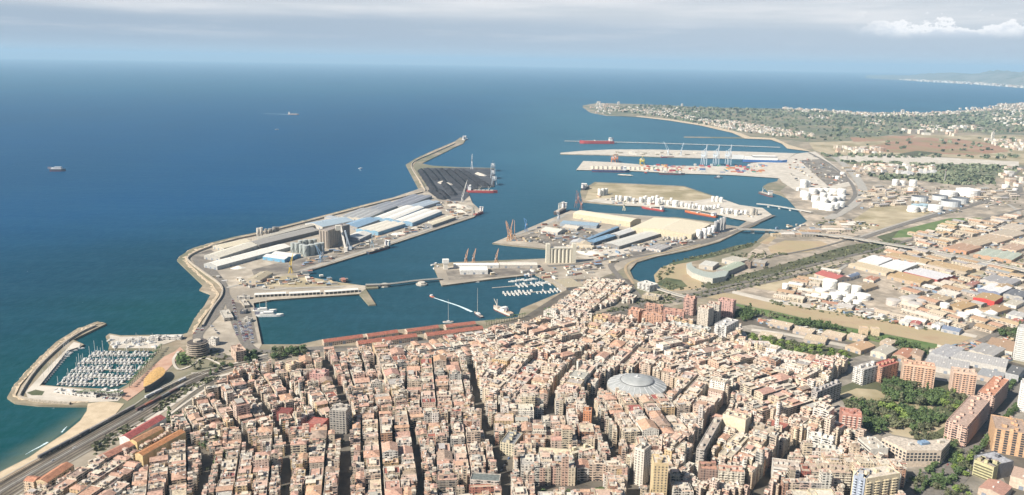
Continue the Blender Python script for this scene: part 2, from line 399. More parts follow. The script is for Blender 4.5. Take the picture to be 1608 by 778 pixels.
G_GRS = mat_noise('green grass', (.085, .14, .04), (.14, .18, .07), .03, 6)
G_WOOD = mat_noise('woodland floor', (.10, .115, .07), (.17, .17, .11), .02, 8, c3=(.24, .20, .13), scale3=.002, lo=.42, hi=.64)
G_RAIL = mat_noise('rail ballast', (.26, .22, .17), (.38, .33, .26), .05, 7, c3=(.19, .165, .125), scale3=.01)
G_PROM = mat_noise('pink paving', (.40, .24, .17), (.47, .31, .23), .06, 6)
G_PALE = mat_noise('pale yard', (.42, .38, .32), (.55, .50, .43), .03, 6)
G_STAIN = mat_noise('worn quay asphalt', (.19, .165, .135), (.31, .275, .23), .06, 9, c3=(.13, .115, .10), scale3=.02)
G_PAVE = mat_noise('pavement slabs', (.30, .265, .22), (.42, .375, .32), .15, 7, c3=(.16, .145, .12), scale3=.015)
G_SUB = mat_noise('industrial yard', (.30, .25, .195), (.50, .42, .33), .05, 9, c3=(.22, .19, .15), scale3=.01, lo=.4, hi=.6)
RING = [(-500, 980), (0, 741), (46, 717.5), (77, 696), (103, 679), (126, 660), (136, 645), (137, 637),
 (100, 637), (60, 636), (23, 632), (11, 624), (23, 604), (50, 574), (88, 537), (119, 518), (153, 505), (167, 508.5), (153, 515), (126, 528), (115, 533.5), (132, 541), (122, 546), (103, 549), (57, 604), (92, 607), (185, 612), (200, 604), (249, 553), (238, 549), (170, 549), (172, 541), (166, 528), (172, 524), (190, 527), (287, 525), (294, 523), (305, 501), (321, 480), (331, 462), (313, 455), (319, 448), (303, 433), (278, 409), (282, 403), (300, 391), (333, 381), (368, 372), (404, 365), (479, 346), (532, 332), (584, 318.5), (659, 300), (651, 285), (637, 259), (651, 250), (677, 238), (713, 223), (723, 216), (732, 218), (727, 226), (717, 230), (700, 238.5), (662, 257), (680, 260.5), (723, 263), (776, 264), (776, 293), (733, 298), (737, 308), (742, 319), (756, 331), (744, 341),
 (614, 384), (574, 397.5), (467, 430.5), (482, 434.5), (529, 443), (559, 447), (574, 449), (594, 449.5), (594, 452), (574, 453.5), (590, 478), (579, 478.8), (564, 461.8), (484, 467), (427, 471), (398, 475.6), (411, 541), (470, 541), (507, 533), (600, 521), (700, 509), (765, 503), (794, 501), (813, 498), (818, 485), (883, 458), (867, 444), (840, 431), (767, 439), (694, 448.5), (681, 420), (683, 415), (711, 412), (856, 406), (857, 391), (797, 385), (773, 382), (821, 364.5), (862, 345), (896, 331),
 (990, 344), (1060, 341), (1130, 350), (1142, 357), (1160, 356), (1174, 352), (1176, 345), (1150, 343), (1140, 340), (1100, 331), (1046, 326), (979, 323), (915, 317), (911, 300), (934, 286), (1074, 292.5), (1126, 309.5), (1161, 322), (1198, 327), (1214, 339), (1184, 355), (1163, 363.5), (1129, 380), (1079.5, 393.5), (1030, 403.4), (1000, 412), (989, 424.6), (995, 438), (1020, 449.5), (1049.6, 459),
 (1030, 444.5), (1027, 432), (1037, 421), (1074.5, 409.6), (1119, 398.5), (1154, 387), (1186, 381), (1196, 372), (1199, 368.5), (1245, 362), (1268, 347), (1280, 336), (1248, 317), (1225, 306), (1205, 300), (1198, 293), (1206, 288), (1220, 285), (1223, 280), (1148, 275), (1074, 273), (989, 268.5), (905, 267), (916, 253), (962, 255), (1024, 260), (1099, 261), (1200, 262), (1248, 260), (1231, 253), (1166, 250), (1036, 247), (942, 243.5), (880, 242.5), (880, 240), (915, 237), (959, 235), (1024, 235), (1161, 238), (1250, 241), (1275, 239), (1268, 237), (1240, 232), (1233, 227), (1216, 219), (1203, 218), (1074, 215.8), (1074, 214.8), (1171, 215.8), (1153, 207), (1104, 196), (1054, 188.5), (999, 183), (954, 182), (927, 177), (915, 168.5), (915, 166), (937, 162), (1009, 164), (1054, 166), (1104, 169), (1166, 172), (1228, 170.5), (1292, 173), (1357, 177), (1457, 177), (1506, 174), (1556, 170), (1569, 164), (1608, 161), (1800, 160)]
land = ppoly(RING) + [(14000, 7200), (14000, -1500), (-1200, -1500)]
struct('ground', land, LAND, G_LAND, z0=-1.0)
# far shore across the bay and its mountains
def far_coast():
    tr = [(1360, 123), (1408, 125.5), (1457, 129), (1531, 133), (1585, 137), (1608, 139), (1700, 147)]
    base = [P2(x, y, 2) for x, y in tr]; back = [(x * 1.45, y * 1.45) for x, y in base][::-1]
    struct('far_shore', base + back, 3.0, mat_noise('far shore land', (.20, .20, .15), (.30, .28, .22), .002, 6), z0=-1)
    # hills: ridge heights over the shore
    prof = [(0, .0), (.12, .18), (.25, .32), (.38, .55), (.5, .62), (.62, .86), (.75, .9), (.88, 1.0), (1, 1.05)]
    v = []; f = []; nx, ny = 60, 14
    import mathutils
    for j in range(ny + 1):
        for i in range(nx + 1):
            t = i / nx; s = j / ny
            k = t * (len(base) - 1); a = int(min(k, len(base) - 2)); fr = k - a
            bx = base[a][0] * (1 - fr) + base[a + 1][0] * fr; by = base[a][1] * (1 - fr) + base[a + 1][1] * fr
            m = 1.03 + s * .36; x, y = bx * m, by * m
            hh = 0
            for q in range(len(prof) - 1):
                if prof[q][0] <= t <= prof[q + 1][0]: hh = prof[q][1] + (prof[q + 1][1] - prof[q][1]) * (t - prof[q][0]) / (prof[q + 1][0] - prof[q][0])
            n = mathutils.noise.fractal(Vector((x / 2500, y / 2500, 3.3)), 1.0, 2.1, 5)
            z = 3.2 + hh * math.sin(min(1, s * 1.6) * math.pi / 2) * (430 + 260 * n) * (1 if s < .9 else .7)
            v.append((x, y, max(z, 3.2)))
    for j in range(ny):
        for i in range(nx): a = j * (nx + 1) + i; f.append((a, a + 1, a + nx + 2, a + nx + 1))
    me = bpy.data.meshes.new('mountains'); me.from_pydata(v, [], f); me.polygons.foreach_set('use_smooth', [True] * len(f))
    me.materials.append(mat_noise('mountain scrub', (.10, .12, .07), (.24, .22, .17), .0015, 7)); o = bpy.data.objects.new('mountains', me); C.objects.link(o); o['kind'] = 'structure'
far_coast()
def haze():
    zt = 760.0; R = RANGE + 500
    b = MB(); n = 48
    b.cyl((0, 0), R, -2.5, zt, n, (1, 1, 1, 0)); b.face([(R * math.cos(t * 2 * math.pi / n), R * math.sin(t * 2 * math.pi / n), -2.5) for t in range(n)][::-1])
    m = bpy.data.materials.new('thin sea haze'); m.use_nodes = True; nt = m.node_tree; nt.nodes.clear()
    out = nt.nodes.new('ShaderNodeOutputMaterial'); v = nt.nodes.new('ShaderNodeVolumePrincipled'); v.inputs['Color'].default_value = (.48, .75, 1.0, 1); v.inputs['Density'].default_value = HAZE_D; v.inputs['Anisotropy'].default_value = .0
    nt.links.new(v.outputs[0], out.inputs['Volume'])
    m.cycles.homogeneous_volume = True
    o = b.build('haze', m, weld=True); o['kind'] = 'stuff'; o['label'] = 'thin pale blue sea haze over the whole bay'
HAZE_D = 3.5e-5
haze()
# ================================================================== ground patches of the town and the port
GR = [
 # far: woods and fields round the bay
 ('woods_ground', [(915, 167), (1009, 165), (1104, 169), (1228, 171), (1357, 178), (1457, 178), (1608, 172), (1720, 190), (1700, 215), (1480, 208), (1400, 212), (1330, 222), (1270, 224), (1216, 217), (1153, 206), (1054, 188), (954, 181)], G_WOOD),
 ('field', [(1270, 224), (1330, 222), (1440, 212), (1700, 214), (1720, 262), (1600, 258), (1470, 245), (1300, 243), (1278, 236)], G_TAN),
 ('red_field', [(1345, 236), (1390, 224), (1440, 216), (1500, 218), (1560, 226), (1585, 238), (1530, 244), (1450, 241), (1400, 240)], G_RED),
 ('field', [(1335, 216), (1440, 213), (1425, 221), (1340, 223)], G_RED),
 ('green_field', [(1405, 243), (1440, 237), (1470, 240), (1452, 246)], G_GRN),
 ('solar_yard', [(1310, 246), (1390, 243), (1600, 254), (1600, 262), (1480, 259), (1330, 254)], G_PALE),
 ('woods_ground', [(1320, 254), (1400, 256), (1500, 258), (1600, 262), (1590, 275), (1500, 272), (1360, 266)], G_WOOD),
 ('woods_ground', [(1440, 276), (1500, 270), (1560, 278), (1560, 290), (1500, 292), (1440, 284), (1380, 284), (1360, 274)], G_GRN),
 ('beach', [(999, 182), (1054, 187.6), (1104, 195), (1153, 206), (1178, 215), (1216, 217), (1240, 228), (1275, 238), (1268, 237.5), (1236, 233.5), (1228, 226), (1210, 219.5), (1170, 218), (1150, 209), (1100, 197.5), (1050, 189.5), (999, 183.5)], G_SAND),
 # industrial plain
 ('industrial_yard', [(1225, 300), (1290, 250), (1330, 258), (1700, 300), (1760, 470), (1700, 560), (1500, 540), (1300, 500), (1150, 462), (1060, 458), (1120, 440), (1200, 380), (1268, 348)], G_SUB),
 ('port_yard', [(1250, 242), (1280, 238), (1310, 260), (1345, 290), (1300, 300), (1250, 300), (1228, 286), (1224, 280), (1150, 275), (1180, 256), (1231, 253)], G_PALE),
 ('tan_field', [(1340, 345), (1380, 318), (1470, 330), (1420, 352), (1380, 362), (1345, 356)], G_TAN),
 ('green_field', [(1412, 362), (1490, 343), (1545, 342), (1520, 350), (1440, 372), (1400, 374)], G_GRS),
 ('green_field', [(1376, 372), (1412, 362), (1400, 376), (1420, 379), (1395, 382)], G_GRN),
 ('ochre_field', [(1206, 388), (1232, 378), (1290, 379), (1300, 384), (1270, 396), (1210, 398)], G_OCH),
 ('ochre_field', [(1192, 382), (1212, 370), (1224, 369), (1206, 384)], G_OCH),
 ('tan_field', [(1160, 447), (1260, 418), (1330, 415), (1310, 440), (1290, 470), (1200, 455)], G_TAN),
 ('tan_field', [(1330, 415), (1400, 395), (1540, 425), (1600, 440), (1540, 470), (1480, 450), (1400, 430)], G_TAN),
 ('tan_field', [(1440, 490), (1470, 472), (1530, 480), (1500, 505)], G_RAIL),
 ('river_bank', [(1030, 444), (1027, 432), (1038, 421), (1052, 415), (1080, 413), (1078, 428), (1100, 442), (1110, 450), (1070, 458), (1050, 457)], G_OCH),
 ('green_bank', [(1030, 445), (1046, 436), (1070, 440), (1080, 450), (1052, 456)], G_GRN),
 ('green_bank', [(1050, 414), (1119, 397), (1154, 386), (1188, 381), (1180, 388), (1120, 404), (1060, 416)], G_GRN),
 ('dry_riverbed', [(1112, 459), (1160, 462), (1208, 472), (1320, 489), (1400, 503), (1480, 520), (1530, 530), (1490, 545), (1400, 526), (1300, 508), (1208, 487), (1140, 472), (1100, 466)], G_OCH),
 ('green_bank', [(1150, 476), (1208, 487.5), (1300, 509), (1400, 527), (1500, 546), (1440, 548), (1380, 538), (1300, 520), (1200, 500), (1160, 488)], G_GRS),
 ('pale_embankment', [(1150, 456), (1208, 469), (1320, 485), (1400, 499), (1480, 515), (1535, 527), (1532, 531), (1478, 520.5), (1398, 505), (1318, 491), (1206, 474.5), (1150, 461)], G_PALE),
 # the rail corridor
 ('rail_corridor', [(1050, 458), (1100, 455), (1230, 424), (1330, 395), (1420, 384), (1608, 332), (1700, 310), (1700, 322), (1608, 346), (1440, 395), (1330, 408), (1230, 440), (1130, 462), (1060, 480), (1000, 500), (960, 505), (1000, 482)], G_RAIL),
 ('green_verge', [(1100, 448), (1230, 415), (1330, 386), (1400, 376), (1440, 386), (1340, 402), (1240, 428), (1120, 458)], G_GRN),
 # port quays
 ('quay', [(411, 541), (398, 476), (427, 471), (484, 467), (564, 462), (574, 454), (574, 449), (529, 443), (482, 434.5), (467, 430.5), (574, 398), (614, 384), (744, 341), (756, 331), (742, 319), (733, 298), (700, 285), (660, 296), (585, 321), (480, 348), (370, 375), (305, 395), (291, 404), (300, 414), (330, 437), (352, 455), (345, 480), (325, 510), (300, 535), (320, 560), (400, 560)], G_CONC),
 ('quay', [(681, 420), (694, 448.5), (767, 439), (840, 431), (867, 444), (883, 458), (960, 430), (985, 418), (1000, 410), (1079, 392), (1129, 379), (1163, 363), (1214, 339), (1198, 327), (1176, 345), (1160, 356), (1060, 342), (896, 331), (862, 345), (773, 382), (857, 391), (856, 406)], G_CONC),
 ('coal_yard', [(664, 264), (723, 264), (776, 265), (776, 293), (733, 298), (737, 308), (722, 322), (694, 308), (680, 290)], G_COAL),
 ('gravel_yard', [(694, 316), (722, 316), (744, 324), (754, 331), (742, 340), (712, 338)], G_CONC),
 ('yellow_island_ground', [(925, 296), (938, 288), (1074, 294), (1126, 311), (1090, 316), (1000, 312), (940, 312), (918, 316)], G_TAN),
 ('quay', [(918, 316), (940, 312), (1000, 312), (1090, 316), (1126, 310), (1161, 322), (1198, 327), (1214, 339), (1186, 350), (1150, 343), (1100, 331), (1046, 326), (979, 323)], G_PALE),
 ('container_quay', [(905, 267), (916, 253), (962, 255), (1024, 260), (1099, 261), (1200, 262), (1248, 260), (1260, 270), (1223, 280), (1148, 275), (1074, 273), (989, 268.5)], G_PALE),
 ('outer_quay', [(880, 242.3), (942, 243.3), (1036, 246.8), (1166, 250), (1231, 253), (1250, 241), (1161, 238), (1024, 235), (959, 235), (915, 237), (880, 240.4)], G_PALE),
 ('railway_yard', [(-60, 860), (-60, 800), (0, 762), (60, 727), (140, 682), (215, 640), (255, 620), (300, 590), (345, 575), (420, 555), (450, 550), (470, 560), (420, 572), (345, 590), (300, 618), (255, 660), (190, 700), (120, 745), (40, 800)], G_RAIL),
 ('beach', [(-60, 790), (-40, 770), (0, 742), (46, 718.5), (77, 697), (103, 680), (126, 661), (136, 646), (138, 634), (165, 630), (195, 634), (180, 652), (140, 680), (60, 725), (0, 759)], G_SAND),
 ('promenade', [(180, 618), (205, 606), (258, 560), (275, 552), (283, 545), (290, 552), (262, 582), (225, 612), (200, 630)], G_PROM),
 ('breakwater_top', [(92, 608), (62, 606), (106, 551), (124, 545), (127, 540), (116, 537), (70, 583), (40, 616), (44, 626), (80, 630), (137, 632), (185, 630), (196, 618)], G_PALE),
 ('green_lawn', [(42, 617), (56, 612), (70, 615), (66, 621), (50, 621)], G_GRN),
 ('boatyard', [(172, 526), (190, 529), (287, 527), (290, 530), (240, 547), (176, 547), (174, 541)], G_PALE),
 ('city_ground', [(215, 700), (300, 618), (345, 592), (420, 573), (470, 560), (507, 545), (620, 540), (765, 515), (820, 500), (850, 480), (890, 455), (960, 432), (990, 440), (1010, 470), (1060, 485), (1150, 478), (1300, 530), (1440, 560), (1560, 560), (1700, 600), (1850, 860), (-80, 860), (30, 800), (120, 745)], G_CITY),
 ('worn_apron', [(400, 441), (455, 432), (482, 435), (530, 444), (560, 447), (480, 452), (410, 449)], G_TAN),
 ('worn_apron', [(395, 424), (455, 408), (520, 400), (600, 376), (604, 383), (500, 414), (450, 430), (400, 436)], G_STAIN),
 ('worn_apron', [(300, 402), (330, 392), (345, 400), (325, 418), (345, 436), (330, 434), (305, 415)], G_STAIN),
 ('worn_apron', [(600, 372), (690, 345), (700, 348), (612, 378)], G_STAIN),
 ('worn_apron', [(700, 425), (840, 420), (850, 428), (770, 436), (705, 440)], G_STAIN),
 ('worn_apron', [(820, 372), (870, 355), (930, 360), (960, 378), (905, 392), (860, 386)], G_STAIN),
 ('worn_apron', [(905, 398), (985, 388), (1010, 394), (950, 410)], G_PALE),
 ('worn_apron', [(985, 392), (1060, 378), (1140, 362), (1150, 366), (1050, 392), (995, 402)], G_STAIN),
 ('parking_yard', [(352, 470), (392, 480), (405, 538), (380, 545), (360, 500)], G_STAIN),
 ('worn_apron', [(1255, 252), (1290, 250), (1335, 285), (1300, 292)], G_STAIN),
 ('pavement', [(1335, 560), (1420, 556), (1600, 590), (1640, 640), (1560, 720), (1600, 800), (1440, 800), (1428, 745), (1380, 735), (1360, 690), (1300, 668), (1305, 610)], G_PAVE),
 ('pavement', [(1130, 520), (1180, 510), (1350, 545), (1360, 562), (1330, 580), (1180, 556)], G_PAVE),
 ('park_lawn', [(1310, 612), (1340, 600), (1420, 590), (1490, 600), (1530, 630), (1500, 655), (1490, 690), (1400, 672), (1350, 665), (1330, 640)], G_GRN),
 ('park_sand', [(1312, 622), (1345, 610), (1375, 612), (1400, 622), (1395, 630), (1340, 628)], G_TAN),
 ('park_sand', [(1400, 630), (1430, 634), (1468, 638), (1462, 645), (1420, 640)], G_TAN),
 ('park_sand', [(1393, 672), (1420, 670), (1470, 680), (1440, 690), (1400, 682)], G_TAN),
 ('park_sand', [(1455, 672), (1486, 662), (1488, 668), (1466, 680)], G_TAN),
 ('lawn', [(274, 556), (290, 552), (300, 562), (292, 572), (278, 572)], G_GRS),
 ('lawn', [(335, 572), (352, 568), (356, 575), (340, 580)], G_GRN),
 ('green_belt', [(1170, 520), (1200, 528), (1300, 545), (1360, 556), (1340, 562), (1260, 558), (1180, 545)], G_GRN),
 ('green_belt', [(1150, 488), (1180, 486), (1192, 494), (1175, 502), (1150, 500)], G_GRN),
 ('railway_cutting', [(345, 590), (420, 573), (470, 556), (560, 548), (660, 540), (800, 515), (900, 492), (985, 470), (1000, 462), (1006, 468), (985, 480), (905, 502), (800, 523), (660, 548), (560, 556), (470, 566), (400, 590)], G_RAIL),
 ('plaza_lawn', [(1440, 760), (1470, 752), (1500, 756), (1500, 790), (1430, 790)], G_TAN),
]
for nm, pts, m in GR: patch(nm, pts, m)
# rough rock aprons outside the breakwaters: sloping strips
def apron(pts, inner, z1=LAND + 1.2):
    """rock slope from the water line (pts) up to the crest line (inner)"""
    n = 40; sub = lambda w: [w_at(w, i / (n * 2)) for i in range(n * 2 + 1)]
    A = sub([P2(x, y, 0) for x, y in pts]); B = sub([P2(x, y, z1) for x, y in inner])
    v = []; f = []; ks = 6
    rnd = random.Random(5)
    for i, (a, b) in enumerate(zip(A, B)):
        for k in range(ks):
            t = k / (ks - 1); j = 0 if k in (0, ks - 1) else 1
            v.append((a[0] + (b[0] - a[0]) * t + j * rnd.uniform(-1.5, 1.5), a[1] + (b[1] - a[1]) * t + j * rnd.uniform(-1.5, 1.5), -1 + (z1 + 1) * t ** .7 + j * rnd.uniform(-.8, 1.0)))
    for i in range(len(A) - 1):
        for k in range(ks - 1): q = i * ks + k; f.append((q, q + 1, q + ks + 1, q + ks))
    me = bpy.data.meshes.new('rock_breakwater'); me.from_pydata(v, [], f); me.materials.append(G_ROCK)
    o = bpy.data.objects.new('rock_breakwater', me); C.objects.link(o); o['kind'] = 'structure'
def w_at(w, t):
    L = [0]
    for i in range(len(w) - 1): L.append(L[-1] + math.dist(w[i], w[i + 1]))
    d = t * L[-1]
    for i in range(len(w) - 1):
        if d <= L[i + 1] + 1e-6:
            k = (d - L[i]) / ((L[i + 1] - L[i]) or 1); return (w[i][0] + (w[i + 1][0] - w[i][0]) * k, w[i][1] + (w[i + 1][1] - w[i][1]) * k)
    return w[-1]
apron([(291, 527), (303, 501), (319, 480), (329, 462), (311, 455), (317, 448), (301, 433), (276, 409), (280, 402), (299, 390), (332, 380.5)], [(303, 525), (318, 501), (334, 480), (345, 462), (338, 453), (334, 446), (316, 432), (294, 411), (294, 404), (308, 395), (337, 383)])
apron([(332, 380.5), (404, 364.5), (479, 345.5), (584, 318), (660, 299)], [(337, 383), (406, 367), (481, 348), (586, 320.5), (664, 301)])
apron([(659, 299), (651, 285), (637, 259), (651, 249.5), (677, 237.5), (713, 222.5)], [(668, 300), (661, 284), (648, 261), (656, 251), (681, 239), (716, 224)])
apron([(137, 638), (100, 638), (60, 637), (22, 633), (10, 624), (21, 604), (48, 574), (87, 537), (118, 517), (152, 504.5), (168, 507)], [(139, 630), (102, 631), (64, 630), (32, 626), (24, 621), (32, 604), (57, 576), (93, 541), (121, 522), (151, 509), (160, 508)])
# roads, tracks and paths
RD = [
 ('road', [(-60, 815), (0, 772), (60, 737), (140, 692), (215, 650), (262, 620), (300, 600), (350, 583)], 8, G_ROAD),
 ('railway_platform', [(184, 690), (230, 662), (285, 625), (320, 602), (345, 591), (372, 584)], 7, G_PALE),
 ('railway_platform', [(200, 694), (243, 668), (295, 630), (330, 607)], 4, G_PALE),
 ('coast_road', [(350, 470), (340, 492), (322, 512), (310, 530), (330, 548), (360, 562), (420, 560)], 16, G_ROAD),
 ('harbour_road', [(352, 458), (362, 480), (368, 500), (376, 520), (392, 545), (420, 552), (520, 545)], 16, G_ROAD),
 ('harbour_road', [(330, 420), (350, 445), (354, 460), (350, 472)], 14, G_ROAD),
 ('harbour_road', [(356, 452), (380, 448), (420, 455), (470, 452), (540, 450)], 9, G_ROADP),
 ('harbour_road', [(305, 408), (320, 424), (345, 442)], 10, G_ROAD),
 ('quay_road', [(470, 427), (574, 394), (614, 381), (738, 338)], 12, G_ROADP),
 ('quay_road', [(800, 372), (860, 352), (890, 336)], 10, G_ROADP),
 ('harbour_road', [(860, 418), (930, 412), (980, 400), (1040, 390), (1100, 380), (1150, 366)], 14, G_ROAD),
 ('riverside_road', [(1010, 478), (1000, 462), (985, 448), (968, 430), (960, 415), (985, 405), (1040, 397), (1110, 380), (1158, 362), (1215, 338)], 14, G_ROAD),
 ('riverside_path', [(995, 446), (982, 424), (990, 412), (1020, 402), (1100, 384)], 6, G_OCH),
 ('road', [(1010, 478), (960, 492), (880, 505), (800, 520), (700, 533), (600, 545), (480, 552)], 12, G_ROAD),
 ('motorway', [(1290, 240), (1312, 248), (1335, 268), (1352, 290), (1355, 306), (1345, 318), (1320, 334), (1300, 344)], 34, G_ROADP),
 ('motorway', [(1270, 240), (1300, 256), (1330, 280), (1342, 300), (1338, 314), (1310, 336)], 14, G_ROAD),
 ('road', [(1340, 378), (1380, 365), (1420, 352), (1500, 330), (1566, 312), (1608, 305)], 22, G_ROAD),
 ('road', [(1350, 372), (1420, 349), (1500, 326), (1566, 308)], 8, G_ROADP),
 ('road', [(1560, 312), (1590, 325), (1600, 340), (1570, 350)], 12, G_ROADP),
 ('rail_track', [(1060, 468), (1160, 445), (1280, 415), (1390, 388), (1480, 362), (1608, 328)], 12, G_ROAD),
 ('rail_track', [(1060, 474), (1160, 452), (1290, 424), (1400, 398), (1500, 368), (1608, 340)], 14, G_ROAD),
 ('road', [(1130, 428), (1200, 406), (1290, 388), (1350, 370)], 8, G_ROAD),
 ('road', [(1420, 400), (1500, 415), (1608, 437)], 10, G_ROAD),
 ('industrial_street', [(1420, 468), (1480, 452), (1560, 428), (1610, 412)], 13, G_ROADP),
 ('industrial_street', [(1500, 520), (1540, 505), (1590, 485), (1640, 462)], 13, G_ROAD),
 ('road', [(1240, 462), (1290, 440), (1330, 416)], 8, G_ROADP),
 ('pale_avenue', [(1180, 518), (1240, 526), (1310, 540), (1350, 548)], 14, G_PALE),
 ('avenue', [(1440, 790), (1490, 745), (1512, 712), (1545, 672), (1580, 632), (1625, 590)], 38, G_ROAD),
 ('avenue', [(1330, 690), (1400, 715), (1480, 725), (1530, 735), (1620, 745)], 24, G_ROAD),
 ('park_path', [(1400, 620), (1380, 640), (1390, 660), (1400, 680)], 5, G_TAN),
 ('park_path', [(352, 575), (320, 562), (300, 574), (280, 580), (272, 566), (280, 552)], 4, G_PALE),
 ('park_path', [(420, 556), (380, 566), (340, 584), (300, 586)], 4, G_PALE),
 ('far_road', [(1392, 184), (1385, 200), (1378, 212)], 20, G_TAN),
 ('far_beach_road', [(1608, 262), (1590, 275), (1600, 300), (1560, 312)], 26, G_ROAD),
 ('road', [(1240, 580), (1300, 575), (1380, 568), (1470, 556), (1530, 540), (1570, 522)], 14, G_ROAD),
]
for nm, pts, w, m in RD: ribbon(nm, pts, w, m)
# parallel rails, a strip each
G_TRK = mat_noise('rusty rails and sleepers', (.07, .055, .045), (.12, .10, .08), .3, 4)
for k in range(9):
    o = (k - 4) * 1.0
    pts = [(-60, 806), (0, 768), (60, 733), (140, 688), (215, 646), (262, 614), (305, 592), (350, 578), (420, 562)]
    w = [P2(x, y) for x, y in pts]; q = []
    for i, p in enumerate(w):
        a = w[max(0, i - 1)]; b = w[min(len(w) - 1, i + 1)]; d = math.hypot(b[0] - a[0], b[1] - a[1]); nx, ny = -(b[1] - a[1]) / d, (b[0] - a[0]) / d
        sp = o * (5.2 if i < 6 else 5.2 - (i - 5) * 1.3) - 6; q.append((p[0] + nx * sp, p[1] + ny * sp))
    ribbon('railway_track', q, 1.7, G_TRK if k % 4 else G_ROADP, world=True)
# ================================================================== landmarks that labels point to
for nm, x, y in [("the round bullring", 1000, 600), ("the ochre tower", 1040, 760), ("the tree-filled park", 1420, 640), ("the arched beige office block", 1440, 720), ("the cream church-like hall", 880, 710),
                 ("the red-roofed quay sheds", 660, 535), ("the marina basin", 150, 580), ("the orange almond-shaped roof", 243, 592), ("the railway curve", 345, 592), ("the plaza avenue mouth", 790, 725), ("the dark stepped block", 310, 548),
                 ("the two dark avenues", 450, 715), ("the fishing quarter bend", 985, 465), ("the brick apartment group", 1030, 500), ("the planted green belt", 1230, 545), ("the striped white crescent", 1260, 745),
                 ("the tall avenue slab", 1530, 650), ("the red-roofed railway slabs", 215, 680), ("the inner basin quay", 800, 510), ("the brick tower cluster", 1337, 670), ("the river mouth hook", 1050, 440),
                 ("the grain silos", 495, 385), ("the big concrete silo block", 880, 400), ("the coal yard", 715, 290), ("the cream vaulted stores", 1000, 350), ("the island tank farm", 1040, 310), ("the white tank cluster", 1300, 310),
                 ("the storage tanks by the dry riverbed", 1310, 460), ("the green field", 1470, 355), ("the container quay", 1060, 262), ("the outer quay cranes", 1125, 245), ("the viaduct", 1300, 374), ("the harbour bridge piers", 630, 448),
                 ("the white mid-pier shed", 745, 425), ("the red industrial hall", 1550, 465), ("the yellow crane", 457, 425), ("the sailing yachts berth", 420, 495), ("the wooded verge of the avenue", 1560, 655), ("the long white ramp", 265, 640)]: landmark(nm, x, y)
